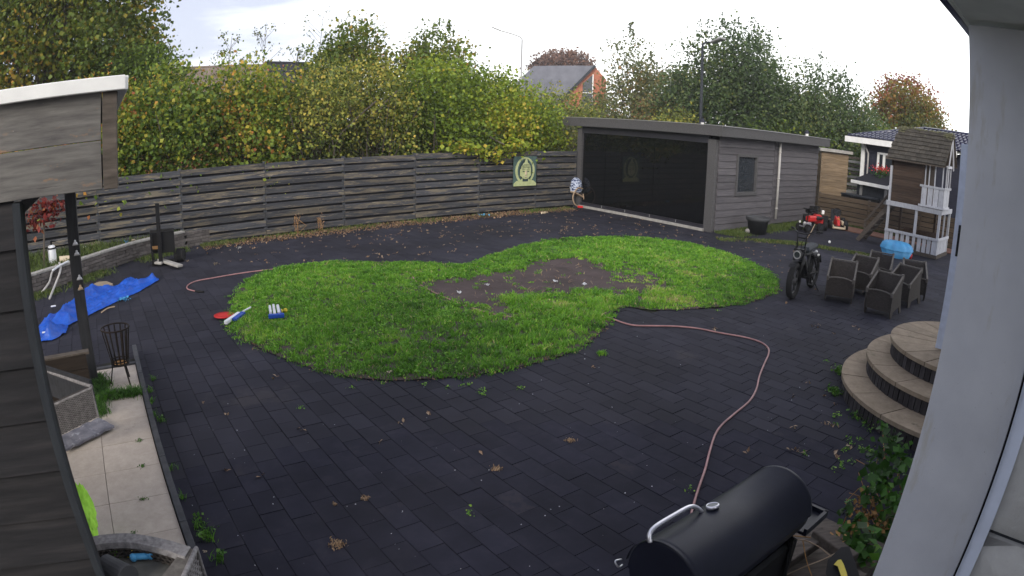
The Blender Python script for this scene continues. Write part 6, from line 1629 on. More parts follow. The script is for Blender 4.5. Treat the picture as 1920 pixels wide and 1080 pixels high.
# ================================================================== TARPAULIN
tp = [(68, 622), (72, 642), (98, 640), (122, 628), (128, 612), (160, 596), (225, 564), (262, 548), (298, 526), (290, 522), (262, 530), (246, 521), (236, 524), (222, 536), (175, 546), (145, 560), (120, 588), (85, 598)]
TP = [G(*p) for p in tp]
poly = [(v.x, v.y) for v in TP]; pa = np.array(poly)
xs = np.arange(pa[:, 0].min(), pa[:, 0].max(), 0.022); ys = np.arange(pa[:, 1].min(), pa[:, 1].max(), 0.022)
XX, YY = np.meshgrid(xs, ys); Q = np.c_[XX.ravel(), YY.ravel()]; ins = inpoly(Q, poly)
def edged(Q):
    d = np.full(len(Q), 9.0)
    for i in range(len(pa)):
        a = pa[i]; e = pa[(i + 1) % len(pa)]; ab = e - a; t_ = np.clip(((Q - a) @ ab) / (ab @ ab), 0, 1); d = np.minimum(d, np.linalg.norm(Q - (a + t_[:, None] * ab), axis=1))
    return d
ed_ = edged(Q)
Q3 = np.c_[Q, np.zeros(len(Q))]
ridg = 1 - np.abs(np.sin(1.5 * smooth_noise(Q3 * [2.0, 0.45, 1], 2.0, 51)))
ridg2 = 1 - np.abs(np.sin(1.6 * smooth_noise(Q3 * [1.8, 0.6, 1], 3.6, 52)))
hz = 0.015 + np.clip(ed_ / 0.12, 0, 1) * (0.14 * ridg ** 4 + 0.07 * ridg2 ** 3 + 0.014 * (1 - np.abs(np.sin(2.2 * smooth_noise(Q3, 11.0, 53)))) ** 3) + 0.04 * np.clip(ed_ / 0.35, 0, 1)
keep = ins | (ed_ < 0.02)
idx = -np.ones(len(Q), int); idx[keep] = np.arange(keep.sum())
b = MB(); vs = [(Q[i, 0] + RG.normal() * .004, Q[i, 1] + RG.normal() * .004, hz[i]) for i in np.where(keep)[0]]
nx_ = len(xs); fs = []
for j in range(len(ys) - 1):
    for i in range(nx_ - 1):
        q = (idx[j * nx_ + i], idx[j * nx_ + i + 1], idx[(j + 1) * nx_ + i + 1], idx[(j + 1) * nx_ + i])
        if min(q) >= 0: fs.append(q)
        else:
            for tr in ((0, 1, 2), (0, 2, 3), (0, 1, 3), (1, 2, 3)):
                if min(q[k] for k in tr) >= 0 and sum(x < 0 for x in q) == 1: fs.append(tuple(q[k] for k in tr)); break
b.add(vs, fs); tar = b.build('tarpaulin', m_blue, None, smooth=True, label='crumpled bright blue tarpaulin lying on the paving beside the brick bed', cat='tarpaulin')
for (px, py, lab) in ((100, 574, 'small white clamp on the upper edge of the blue tarpaulin'), (84, 623, 'small white clip on the near end of the blue tarpaulin')):
    g = G(px, py, .17 if py < 600 else .1); b = MB(); b.box(g, (0.09, 0.035, 0.02), (FD, FN, Z), bev=0.006); b.build('clamp', m_toywhite, None, label=lab, cat='clamp')
g = G(232, 560, .04); P = RG.normal(size=(50, 3)) * [.04, .03, .015] + np.array(g); leafmesh('plastic_scrap', P, 0.05, m_shell, None, label='pale blue scrap of plastic at the tarpaulin edge', cat='scrap')
b = MB(); b.tube(spline([G(190, 586, .02), G(202, 578, .03), G(215, 575, .02)], 4), 0.010, 5); b.build('stick', m_cane, None, label='pale stick lying by the near edge of the blue tarpaulin', cat='stick')
# pale stone slab half under it
sl_ = [G(*p, 0.06) for p in ((158, 548), (165, 537), (185, 528), (200, 527), (212, 532), (196, 542), (172, 553))]
b = MB(); b.add([v for v in sl_] + [v - Z * 0.06 for v in sl_], [tuple(range(7)), tuple(range(13, 6, -1))] + [(i, 7 + i, 7 + (i + 1) % 7, (i + 1) % 7) for i in range(7)]); b.build('stone_slab', m_slab, None, label='flat sandy stone slab half under the blue tarpaulin', cat='slab')

# ================================================================== BRICK BED with its curved wall
BW = [Vector((-9.6, 7.2, 0)), Vector((-8.75, 8.3, 0)), Vector((-8.42, 9.2, 0)), Vector((-8.22, 10.1, 0)), Vector((-8.06, 11.0, 0)), Vector((-7.86, 11.8, 0)), Vector((-7.5, 12.5, 0)), Vector((-7.28, 12.95, 0))]
bw = spline(BW, 8)
wall = thing('brick_bed_wall', 'low curved wall of small grey bricks holding the raised bed', 'low wall', BW[3])
cum = [0.0]
for i in range(1, len(bw)): cum.append(cum[-1] + (bw[i] - bw[i - 1]).length)
def along(s_):
    s_ = min(max(s_, 0), cum[-1] - 1e-4); i = max(k for k in range(len(cum)) if cum[k] <= s_); i = min(i, len(bw) - 2)
    f_ = (s_ - cum[i]) / (cum[i + 1] - cum[i]); return bw[i].lerp(bw[i + 1], f_), (bw[i + 1] - bw[i]).normalized()
me = unit_mesh('brick', (0.205, 0.10, 0.062), m_brickgrey, 0.005)
for c_ in range(5):
    s_ = 0.05 + 0.10 * (c_ % 2)
    while s_ < cum[-1]:
        p, d = along(s_); nn_ = Vector((d.y, -d.x, 0))
        piece('brick', me, M4(p + nn_ * RG.normal() * 0.004 + Z * (0.034 + c_ * 0.068 + RG.normal() * 0.001), (d + nn_ * RG.normal() * 0.02), None, Z), wall); s_ += 0.213
cap = unit_mesh('cap_brick', (0.245, 0.15, 0.045), m_conc, 0.006)
s_ = 0.1
while s_ < cum[-1]:
    p, d = along(s_); piece('cap_brick', cap, M4(p + Z * 0.367, d + Vector((d.y, -d.x, 0)) * RG.normal() * .02), wall); s_ += 0.25
pe = F0 + FD * -9.85; 
for c_ in range(5):
    for k in range(3): piece('brick', me, M4(bw[-1] + (pe - bw[-1]).normalized() * (0.10 + k * 0.2) + Z * (0.034 + c_ * .068), (pe - bw[-1])), wall)
b = MB(); back_l = [Vector((-10.9, 10.3, 0)), Vector((-10.4, 8.0, 0))]
bp_ = [v.copy() for v in bw] + [F0 + FD * -10.0 + FN * 0.02, F0 + FD * -14.6, Vector((-11.6, 8.2, 0))]
bm = bmesh.new(); vs = [bm.verts.new((p.x, p.y, 0.30)) for p in bp_]; f = bm.faces.new(vs); bmesh.ops.triangulate(bm, faces=[f]); me_ = bpy.data.meshes.new('plant_bed_soil'); bm.to_mesh(me_); bm.free(); me_.materials.append(m_ground)
o = bpy.data.objects.new('raised_bed_soil', me_); COL.objects.link(o); tagset(o, kind='structure')
r = np.random.default_rng(9)
P = area_pts(16000, [(p.x, p.y) for p in bp_], r); P = np.c_[P, np.full(len(P), 0.30)]; P = P[(smooth_noise(P, 0.9, 61) + r.normal(size=len(P)) * 0.3) > -0.35]
blades('bed_grass', P, r.uniform(0.05, 0.17, len(P)), lm_dull, 0.38 + 0.12 * smooth_noise(P, 1.5, 62) + r.normal(size=len(P)) * 0.17, r, wd=0.014, lean=0.8, kind='stuff')
BWs = [along(s)[0] for s in np.linspace(0.3, cum[-1], 12)]
P = []
for i in range(11):
    a, e = BWs[i], BWs[i + 1]; k = 1000
    t_ = r.uniform(0, 1, k)[:, None]; d = np.array(e - a); nn_ = np.array([d[1], -d[0], 0]) / np.hypot(d[0], d[1])
    P.append(np.array(a) + t_ * d + nn_ * (0.06 + r.beta(1, 2.5, k)[:, None] * 0.55))
P = np.concatenate(P); P = P[(smooth_noise(P, 1.3, 63) + r.normal(size=len(P)) * 0.25) > 0.05]; P[:, 2] = 0
blades('wall_foot_grass', P, r.uniform(0.02, 0.09, len(P)), lm_dull, 0.42 + r.normal(size=len(P)) * 0.2, r, wd=0.012, lean=0.8, kind='stuff')

# things on the bed
g = G(100, 495, .30)
t = thing('gas_cylinder', 'white gas cylinder with a black collar standing on the raised bed', 'cylinder', g)
b = MB(); b.lathe(g, [(0, 0), (0.085, 0), (0.09, 0.04), (0.09, 0.30), (0.075, 0.36), (0.03, 0.38)], 18); b.build('body', m_toywhite, t, smooth=True)
b = MB(); b.cyl(g + Z * 0.30, g + Z * 0.33, 0.095, n=18); b.tube([g + Z * 0.37, g + Z * 0.46], 0.022, 8); b.box(g + Z * 0.44 + FD * 0.05, (0.12, 0.02, 0.02)); b.build('valve', m_black, t)
g = G(122, 487, .36); b = MB(); b.cyl(g - FD * 0.12, g + FD * 0.14, 0.085, 0.07, 16); b.cyl(g + FD * 0.14, g + FD * 0.2, 0.1, 0.1, 16); b.build('plastic_pot', m_cream, None, label='pale plastic pot lying on its side next to the gas cylinder', cat='pot')
tg = 'white plastic tubes against the brick wall'
for pts, lab in (([(106, 497, .38), (103, 502, .36), (97, 512, .30), (92, 530, .15), (78, 549, .02)], 'bent white plastic tube leaning on the brick wall, nearest the cabin'),
                 ([(111, 493, .40), (114, 500, .38), (111, 515, .28), (103, 535, .12), (93, 560, .02)], 'bent white plastic tube leaning on the brick wall, nearest the post'),
                 ([(99, 507, .40), (112, 498, .41), (128, 490, .42)], 'short straight white tube across the top of the brick wall')):
    b = MB(); b.tube(spline([G(*p) for p in pts], 5), 0.022, 8); b.build('plastic_tube', m_pvc if len(pts) > 3 else m_toywhite, None, smooth=True, label=lab, cat='tube', group=tg)
for (px, py, lab, mt_) in ((237, 453, 'crumpled blue and white wrapper on the raised bed', m_shell), (250, 450, 'pale crumpled plastic bag on the raised bed beside the wrapper', m_cream), (158, 464, 'small white scrap behind the dark post on the bed', m_toywhite), (448, 464, 'crumpled silver wrapper on the paving below the long fence', m_galv),
                        (907, 403, 'pale green scrap of cloth on the paving near the fence', m_shell), (1022, 399, 'flat pale scrap near the rocking chair', m_cream), (230, 560, '', None), (404, 494, 'pale flat stone at the paving edge right of the stove', m_slab), (733, 697, 'pale torn cardboard strip on the near lawn rim', m_cream),
                        (862, 547, 'white scrap on the bare soil, left of the other', m_toywhite), (914, 533, 'white scrap on the bare soil, right of the other', m_toywhite), (1096, 532, 'small pale scrap in the bare soil by the far rim', m_toywhite), (1042, 527, 'tiny white scrap in the middle of the bare soil', m_toywhite), (384, 1033, 'torn pale wrapper by the terrace kerb', m_cream)):
    if mt_ is None: continue
    g = G(px, py, .34 if py < 470 and px < 300 else .04); dd = g.length / 12
    P = RG.normal(size=(14, 3)) * np.array([.03, .025, .008]) * dd + np.array(g); leafmesh('litter_scrap', P, 0.045 * dd, mt_, None, up=1, label=lab, cat='litter', group='scraps of litter about the yard')

# ================================================================== GARDEN STOVE
s0 = G(300, 506); sxv = (G(328, 499) - G(300, 506)).normalized(); 
sxv = Vector((math.cos(R(30)), math.sin(R(30)), 0)); syv = Vector((-sxv.y, sxv.x, 0))
sc_ = G(308, 494); 
t = thing('garden_stove', 'black steel garden stove with a square chimney before the brick bed', 'garden stove', sc_)
def sp_(x, y, z): return sc_ + sxv * x + syv * y + Z * z
HS = 0.66
for x_, y_ in ((-0.24, -0.17), (-0.24, 0.17), (0.24, -0.17), (0.24, 0.17)):
    b = MB(); b.box(sp_(x_, y_, HS / 2), (0.035, 0.035, HS), (sxv, syv, Z)); b.build('leg', m_black, t)
b = MB(); b.box(sp_(0, 0, HS), (0.52, 0.40, 0.02), (sxv, syv, Z)); b.build('top_plate', m_black, t)
b = MB(); b.box(sp_(0.10, -0.185, 0.45), (0.32, 0.012, 0.40), (sxv, syv, Z)); b.box(sp_(0.25, 0, 0.45), (0.012, 0.36, 0.40), (sxv, syv, Z)); b.box(sp_(0, 0.18, 0.45), (0.5, 0.012, 0.40), (sxv, syv, Z)); b.box(sp_(0, 0, 0.26), (0.5, 0.36, 0.012), (sxv, syv, Z)); b.build('panel', m_black, t)
b = MB(); b.box(sp_(-0.14, 0, 0.34), (0.2, 0.3, 0.015), (sxv, syv, Z)); b.build('grate', m_rust, t)
b = MB(); b.box(sp_(-0.06, -0.20, 0.62), (0.085, 0.085, 1.24), (sxv, syv, Z)); b.build('chimney', m_black, t)
b = MB(); b.box(sp_(0, 0, 0.03), (0.5, 0.38, 0.015), (sxv, syv, Z)); b.build('base_plate', m_black, t)
g = G(342, 478, 0.14); b = MB(); b.cyl(sp_(0.30, 0.05, .14), sp_(0.44, 0.0, .14), 0.13, 0.13, 18, caps=False); b.cyl(sp_(0.31, 0.05, .14), sp_(0.43, 0.0, .14), 0.115, 0.115, 18); b.build('black_bucket', m_rubber, None, label='black bucket lying on its side behind the stove', cat='bucket')
for a, e, lab in (((300, 487), (338, 499), 'split pale log under the stove, sticking out furthest'), ((292, 492), (305, 493), 'short pale log at the back under the stove')):
    b = MB(); b.beam(G(*a, .075), G(*e, .065), 0.13, 0.05, bev=0.01); b.build('log', m_conc, None, label=lab, cat='log', group='logs under the stove')

# ================================================================== toys on the lawn
g = G(517, 588, .05)
t = thing('toy_boat', 'white and blue plastic toy lying in the grass', 'toy', g)
ta = (G(510, 573, .05) - G(515, 605, .05)).normalized(); tb2 = Vector((-ta.y, ta.x, 0))
for k, (x_, w_) in enumerate(((-0.075, .035), (-0.02, .035), (0.04, .04))):
    b = MB(); b.box(g + tb2 * -x_ + Z * 0.06, (0.42 - 0.08 * abs(k - 1), w_, 0.05), (ta, tb2, Z), bev=0.01); b.build('slat', m_toywhite, t)
b = MB(); b.box(g + tb2 * 0.0 - ta * 0.21 + Z * 0.03, (0.06, 0.22, 0.06), (ta, tb2, Z), bev=0.01); b.box(g - tb2 * 0.06 - ta * 0.1 + Z * 0.03, (0.3, 0.03, 0.05), (ta, tb2, Z)); b.build('hull', m_toyblue, t)
g2 = G(535, 582, .06); b = MB(); b.ball(g2, 0.035, 8); b.ball(g2 + Vector((-.05, -.04, 0)), 0.03, 8); b.build('toy_bead', m_yellow, None, label='small yellow and orange toy beads right of the white toy', cat='toy')
a, e = G(423, 605, .05), G(448, 588, .06); td = (e - a).normalized(); ts = Vector((-td.y, td.x, 0))
t = thing('toy_sword', 'white and blue plastic toy blaster with a thin barrel at the lawn rim', 'toy', a)
b = MB(); b.beam(a, e, 0.05, 0.06, bev=0.01); b.build('body', m_toywhite, t)
b = MB(); b.beam(a + td * 0.14 - ts * 0.06, e + td * 0.04 - ts * 0.05, 0.07, 0.05, bev=0.01); b.build('grip', m_toyblue, t)
b = MB(); b.tube([e, G(470, 576, .08)], 0.012, 6); b.build('barrel', m_toywhite, t)
g = G(420, 594, .01); b = MB(); b.lathe(g, [(0, 0), (0.09, 0.004), (0.15, 0.02), (0.15, 0.03), (0.08, 0.02), (0, 0.016)], 18); b.build('flying_disc', m_red, None, smooth=True, label='red plastic disc on the paving beside the toy blaster', cat='toy')

# ================================================================== RELIEF PANEL on the fence: a calm face with a halo
PCx = F0 + FD * ((-0.72) + 0.42) * 1.0
pl_, pr_ = vfl = (Vector((-0.08, 18.82, 0)), Vector((0.58, 19.35, 0)))
pw = (pr_ - pl_).length; pm = (pl_ + pr_) / 2 - FN * 0.05; PZ0, PZ1 = 0.74, 1.60
t = thing('garden_picture', 'pale green and yellow garden picture of a calm statue face hung on the long fence', 'picture', pm + Z * PZ0)
m_pg = solid('picture_green', (0.075, 0.125, 0.115), rough=0.6); m_py = mat('picture_yellow', [(0.3, (0.34, 0.38, 0.18)), (0.7, (0.50, 0.54, 0.30))], 9, rough=0.6); m_pd = solid('picture_dark', (0.03, 0.055, 0.06), rough=0.6)
b = MB(); b.box(pm + Z * (PZ0 + PZ1) / 2, (pw, 0.02, PZ1 - PZ0), (FD, FN, Z)); b.build('board', m_pg, t)
def relief(name, pts, mt_, dz, th=0.012):
    b = MB(); n = len(pts); a = [pm + FD * (x * pw / 2) - FN * dz + Z * (PZ0 + y * (PZ1 - PZ0)) for x, y in pts]; c_ = [p - FN * th for p in a]
    b.add(a + c_, [tuple(range(n)), tuple(range(2 * n - 1, n - 1, -1))] + [(i, n + i, n + (i + 1) % n, (i + 1) % n) for i in range(n)]); return b.build(name, mt_, t)
def ell(cx_, cy_, rx, ry, n=20, a0=0, a1=360): return [(cx_ + rx * math.cos(R(a0 + (a1 - a0) * i / n)), cy_ + ry * math.sin(R(a0 + (a1 - a0) * i / n))) for i in range(n)]
relief('halo', ell(0, .52, .86, .46), m_py, 0.010, 0.004); relief('halo', ell(0, .52, .66, .40), m_pg, 0.015, 0.004); relief('halo', ell(0, .52, .56, .36), m_pd, 0.020, 0.003)
relief('shoulders', [(-.98, .0), (.98, .0), (.98, .08), (.75, .17), (.4, .20), (.22, .27), (-.22, .27), (-.4, .20), (-.75, .17), (-.98, .08)], m_py, 0.012, 0.02)
relief('neck', [(-.24, .15), (.24, .15), (.24, .32), (-.24, .32)], m_pd, 0.03, 0.006)
relief('head', ell(0, .47, .45, .24), m_py, 0.03, 0.02)
relief('hair', [(-.42, .56), (-.40, .66), (-.25, .76), (-.13, .80), (-.09, .88), (0, .93), (.09, .88), (.13, .80), (.25, .76), (.40, .66), (.42, .56), (.2, .62), (0, .63), (-.2, .62)], m_py, 0.05, 0.012)
for k in range(3): relief('hair_band', [(-.38, .62 + k * .045), (0, .655 + k * .045), (.38, .62 + k * .045), (.38, .608 + k * .045), (0, .643 + k * .045), (-.38, .608 + k * .045)], m_pd, 0.063, 0.003)
for s in (-1, 1):
    relief('eye', [(s * .08, .50), (s * .20, .515), (s * .32, .50), (s * .20, .475)], m_pd, 0.052, 0.004); relief('eyebrow', [(s * .06, .55), (s * .2, .585), (s * .34, .55), (s * .2, .57)], m_pd, 0.052, 0.004)
    relief('ear', [(s * .38, .58), (s * .47, .56), (s * .46, .34), (s * .38, .32)], m_py, 0.028, 0.014)
relief('nose', [(-.035, .53), (.035, .53), (.085, .385), (0, .37), (-.085, .385)], m_cream, 0.052, 0.016); relief('nose_shadow_groove', [(.05, .52), (.08, .52), (.13, .38), (.095, .38)], m_pg, 0.052, 0.003)
relief('mouth', [(-.13, .325), (0, .34), (.13, .325), (.06, .30), (-.06, .30)], m_cream, 0.052, 0.008); relief('chin_line', [(-.12, .285), (.12, .285), (0, .268)], m_pd, 0.052, 0.003)

# a climber with crimson leaves in the cabin's corner of the fence
P = []
for px, py in ((58, 418), (75, 405), (90, 398), (100, 392), (85, 390), (108, 385)):
    g = AZ(math.degrees(math.atan2(ray(px, py).x, ray(px, py).y)), 13.2); rr = ray(px, py); tt = 13.2 / math.hypot(rr.x, rr.y); P.append(RG.normal(size=(60, 3)) * .11 + np.array(Vector((0, 0, CH)) + rr * tt))
g = AZ(-43.0, 13.2)
t = thing('crimson_maple', 'small shrub with crimson leaves in the corner behind the cabin', 'shrub', g)
leafmesh('crown', np.concatenate(P), 0.11, lm_crim, t, up=0.4)
b = MB(); b.tube([g + Z * 0.3, g + Z * 1.2 + FD * .1, g + Z * 2.1 - FD * 0.1], 0.02, 6); b.build('trunk', m_bark, t)
# ================================================================== VEGETATION beyond the fence
def fpos(s_, off): return F0 + FD * s_ + FN * off
HS_ = [ # along, off, height, rx, ry, mat, tone shift, n, size, label
 (-14.3, 1.3, 3.6, 1.3, 1.1, lm_hazel, 0.22, 9000, .11, 'orange tinged hazel bush at the cabin end of the hedge'),
 (-12.2, 1.5, 4.05, 1.4, 1.2, lm_hazel, 0.16, 15000, .105, 'hazel bush with orange patches beside the cabin roof corner'),
 (-10.3, 1.6, 4.3, 1.4, 1.2, lm_hazel, -0.04, 16000, .105, 'green hazel bush behind the stove'),
 (-8.3, 1.7, 4.35, 1.4, 1.2, lm_hazel, 0.10, 16000, .10, 'mottled hazel bush right of the stove chimney'),
 (-6.2, 1.6, 4.25, 1.35, 1.2, lm_yellow, -0.10, 9000, .085, 'yellow leaved shrub in the middle of the hedge'),
 (-4.4, 1.7, 4.3, 1.2, 1.2, lm_yellow, -0.20, 8000, .085, 'thin yellowing shrub showing bare slanted stems'),
 (-2.6, 1.7, 4.55, 1.5, 1.3, lm_green, -0.08, 17000, .10, 'tall dark green bush behind the fence'),
 (-0.6, 1.6, 4.35, 1.5, 1.3, lm_green, 0.04, 17000, .10, 'bright green bush hanging over the fence above the picture'),
 (1.3, 2.0, 3.9, 1.2, 1.2, lm_green, 0.12, 12000, .095, 'light green loose bush left of the garden room'),
 (2.6, 2.8, 3.6, 1.2, 1.1, lm_birch, 0.0, 8000, .09, 'brownish twiggy bush against the garden room wall')]
for k, (s_, off, h, rx, ry, mt_, ts, n_, sz, lab) in enumerate(HS_):
    c = fpos(s_, off); r_ = np.random.default_rng(100 + k)
    el = [((c.x, c.y, h * 0.42), (rx, ry, h * 0.45)), ((c.x, c.y, h * 0.72), (rx * 0.85, ry * .9, h * 0.26))]
    for q in range(4):
        a = r_.uniform(0, 6.28); el.append(((c.x + math.cos(a) * rx * .7, c.y + math.sin(a) * ry * .6, h * r_.uniform(.35, .85)), (rx * .5, ry * .5, h * .16)))
    tree('hedge_shrub', lab, 'shrub', (c.x, c.y, 0), h, el, n_, sz, mt_, 100 + k, 0.06, 'shrubs of the autumn hedge behind the fence', clump=0.26, tshift=ts, limbs=26, stems=5, spikes=9, zbase=0.9, tsig=0.20 if mt_ is lm_yellow else 0.08, tgrad=0.10, shell=0.62, aspect=0.85, droop=0.5)
# second, taller row showing above
for k, (s_, off, h, rx, mt_, n_, sz, lab) in enumerate([(-4.0, 4.6, 6.0, 1.7, lm_maple, 12000, .13, 'tall dark maple behind the hedge, left of the pair'), (-0.9, 4.8, 6.0, 1.7, lm_maple, 12000, .13, 'tall dark maple behind the hedge, right of the pair'), (1.6, 5.0, 4.4, 1.7, lm_yellow, 9000, .10, 'loose yellow green tree behind the hedge by the lamp post')]):
    c = fpos(s_, off); r_ = np.random.default_rng(200 + k)
    el = [((c.x, c.y, h * .55), (rx, rx, h * .33)), ((c.x + .3, c.y, h * .78), (rx * .55, rx * .6, h * .2)), ((c.x - .7, c.y, h * .66), (rx * .5, rx * .5, h * .16))]
    tree('tall_shrub', lab, 'tree', (c.x, c.y, 0), h, el, n_, sz, mt_, 200 + k, 0.08, 'taller trees behind the hedge', clump=0.30, tshift=-.02, limbs=20, spikes=7, zbase=1.5, shell=.55)
for k, (s_, lab) in enumerate(((-6.9, 'dark evergreen bush seen through the yellow shrub, towards the stove'), (-4.7, 'dark evergreen bush seen through the thin yellowing shrub'))):
    c = fpos(s_, 3.3); tree('evergreen_shrub', lab, 'shrub', (c.x, c.y, 0), 3.9, [((c.x, c.y, 1.9), (1.5, 1.0, 1.8))], 9000, .12, lm_green, 260 + k, .05, 'dark bushes inside the hedge', clump=.3, tshift=-.35, limbs=10, zbase=.5)
# wispy bare-topped saplings rising out of the hedge on the left
for k, (px, py, dd, lab) in enumerate(((435, 68, 21, 'thin sapling with a few leaves above the hedge, leftmost'), (500, 55, 21, 'thin sapling above the hedge with a leafy tuft'), (606, 30, 23, 'tallest thin bare sapling above the hedge'), (640, 62, 23, 'feathery bare sapling beside the tall dark maple'), (560, 85, 22, 'short wispy sapling above the yellow shrub'))):
    rr = ray(px, py); tt = dd / math.hypot(rr.x, rr.y); top = Vector((0, 0, CH)) + rr * tt
    t = thing('sapling', lab, 'sapling', (top.x, top.y, 0), 'thin saplings above the hedge')
    b = MB(); b.tube([(top.x - .2, top.y, 0), (top.x - .15, top.y, top.z * .6), top], [0.03, 0.02, 0.006], 5); P = []
    for q in range(12):
        z_ = top.z - RG.uniform(0.1, 1.9); a = RG.uniform(0, 6.28); L2 = RG.uniform(.2, .5) * (1 + (top.z - z_) * .3); e = Vector((top.x - .05 + math.cos(a) * L2, top.y + math.sin(a) * L2, z_ + L2 * .8))
        b.tube([(top.x - .08, top.y, z_ - .1), e], 0.006, 4); P.append(RG.normal(size=(14 if k != 2 else 6, 3)) * .09 + np.array(e))
    b.build('trunk', m_bark, t); leafmesh('crown', np.concatenate(P), .085, lm_maple if k % 2 == 0 else lm_birch, t, RG.uniform(.1, .7, sum(len(p) for p in P)))
# slanting bare stems seen within the hedge
for k, (a, e, d0, lab) in enumerate((((590, 228), (625, 272), 17.0, 'bare slanting stem crossing left in the yellow shrub'), ((705, 190), (628, 274), 16.9, 'long bare stem slanting up to the right in the yellow shrub'), ((745, 170), (690, 240), 17.6, 'grey bare branch in front of the tall dark green bush'))):
    def q_(p): rr = ray(*p); tt = d0 / math.hypot(rr.x, rr.y); return Vector((0, 0, CH)) + rr * tt
    b = MB(); A_, E_ = q_(a), q_(e); b.tube(spline([E_ - Z * 1.6, E_, E_.lerp(A_, .5) + Z * .1, A_], 4), 0.02, 5); b.build('bare_stem', m_bark, None, label=lab, cat='branch', group='bare stems in the hedge')
# bright maple branch hanging over the fence top
c = fpos(-1.15, 0.0); P = []
for q in range(16):
    a = fpos(-2.9 + q * 0.15 + RG.normal() * .05, RG.uniform(-.28, .15)); P.append(RG.normal(size=(34, 3)) * [.11, .11, .09] + [a.x, a.y, 1.95 - 0.28 * math.exp(-((q - 8) / 5.0) ** 2) + RG.normal() * .06])
t = thing('overhanging_branch', 'leafy bright green maple branch drooping over the fence top', 'branch', fpos(-1.5, .4) + Z * 2.3)
P = np.concatenate(P); leafmesh('leaves', P, 0.12, lm_green, t, .72 + RG.normal(size=len(P)) * .22, up=.9, aspect=.95)
b = MB(); b.tube(spline([fpos(-1.6, 1.2) + Z * 2.6, fpos(-1.5, .3) + Z * 2.15, fpos(-1.3, -.1) + Z * 1.95], 4), .018, 5); b.build('stem', m_bark, t)

# the big maple upper left
c = AZ(-41.5, 21.5)
el = [((c.x + 0.3, c.y, 6.6), (3.6, 3.2, 3.4)), ((c.x - 2.6, c.y - 1, 5.6), (2.6, 2.4, 2.4)), ((c.x + 1.6, c.y + .6, 5.2), (2.2, 2.0, 1.6)), ((c.x - 1, c.y, 9.2), (3.4, 3, 2.6)), ((c.x + 1.5, c.y, 8.4), (2.2, 2.0, 1.9))]
tree('maple_tree', 'large dark green maple turning yellow above the cabin roof', 'tree', (c.x, c.y, 0), 11, el, 62000, .145, lm_maple, 301, .26, clump=.34, limbs=40, zbase=2.4, shell=.5, tshift=.05, droop=.6, aspect=.9, sub=34)
c = AZ(-34.5, 19.5)
el = [((c.x, c.y, 3.6), (1.7, 1.5, 1.6)), ((c.x + .6, c.y, 4.3), (1.0, 1.0, .8))]
tree('green_tree', 'dense dark green tree between the big maple and the hedge', 'tree', (c.x, c.y, 0), 5, el, 12000, .11, lm_green, 302, .08, clump=.3, limbs=14, zbase=1.2, tshift=-.22, spikes=6)

# trees behind the garden room
def big(azm, dd, h, rx, mt_, n_, sz, seed, name, lab, spk=0, ts=0.0, tg=0.0, elx=None, shell=.5, grp='trees behind the garden room', stretch=1.0, clump=.38):
    c = AZ(azm, dd); r_ = np.random.default_rng(seed)
    el = [((c.x, c.y, h * .42), (rx, rx, h * .38)), ((c.x, c.y, h * .70), (rx * .66, rx * .66, h * .27))]
    for q in range(5):
        a = r_.uniform(0, 6.28); el.append(((c.x + math.cos(a) * rx * .7, c.y + math.sin(a) * rx * .7, h * r_.uniform(.3, .72)), (rx * .45, rx * .45, h * .15)))
    return tree(name, lab, 'tree', (c.x, c.y, 0), h, el + (elx or []), n_, sz, mt_, seed, .12, grp, clump=clump, limbs=26, spikes=spk, zbase=.8, tshift=ts, shell=shell, tgrad=tg)
big(9.7, 33, 7.6, 1.9, lm_birch, 7500, .15, 401, 'birch_tree', 'slender open birch right of the brick gable house', 8, -.12)
big(12.4, 31, 4.6, 2.0, lm_birch, 9000, .14, 402, 'orange_shrub', 'low orange brown tree below the slender birch', 4, .12)
big(7.0, 30, 3.9, 1.8, lm_birch, 8000, .13, 403, 'brown_shrub', 'brownish shrub in front of the brick gable house', 4, .0)
big(3.6, 27, 4.1, 1.7, lm_yellow, 9000, .12, 411, 'yellow_shrub', 'yellow green shrub beneath the distant slate roof', 4, -.1)
big(16.4, 30, 7.5, 2.3, lm_grey, 14000, .15, 404, 'willow_tree', 'grey green willow behind the street lamp', 14, .02)
big(19.4, 31, 8.5, 2.9, lm_grey, 25000, .15, 405, 'willow_tree', 'tallest grey green willow with upright shoots', 26, -.08)
big(22.6, 30, 5.6, 2.2, lm_grey, 14000, .14, 406, 'willow_tree', 'lower willow between the tallest one and the vent pipe', 10, -.05)
big(13.9, 28, 3.5, 1.5, lm_yellow, 6500, .12, 407, 'yellow_shrub', 'yellowish bush just above the garden room roof', 3, -.15)
big(26.6, 29, 6.5, 2.3, lm_grey, 19000, .13, 408, 'poplar_tree', 'spiky dark green poplar behind the tan shed', 34, -.05)
big(29.0, 30, 5.3, 1.9, lm_grey, 13000, .13, 409, 'poplar_tree', 'lower spiky green tree right of the dark poplar', 18, .0)
big(24.4, 28, 3.7, 1.7, lm_green, 10000, .12, 410, 'green_shrub', 'green bush behind the far end of the garden room', 3, -.2)
big(34.5, 38, 7.4, 3.1, lm_red, 34000, .17, 412, 'maple_tree', 'round autumn tree with red crown behind the summerhouse', 0, -.10, tg=.85, shell=.7, clump=.33)
# (its green-gold lower skirt and red crown come from the tone gradient)
big(31.3, 34, 4.4, 1.5, lm_green, 7000, .13, 413, 'green_shrub', 'dark bush left of the round autumn tree', 4, -.3)
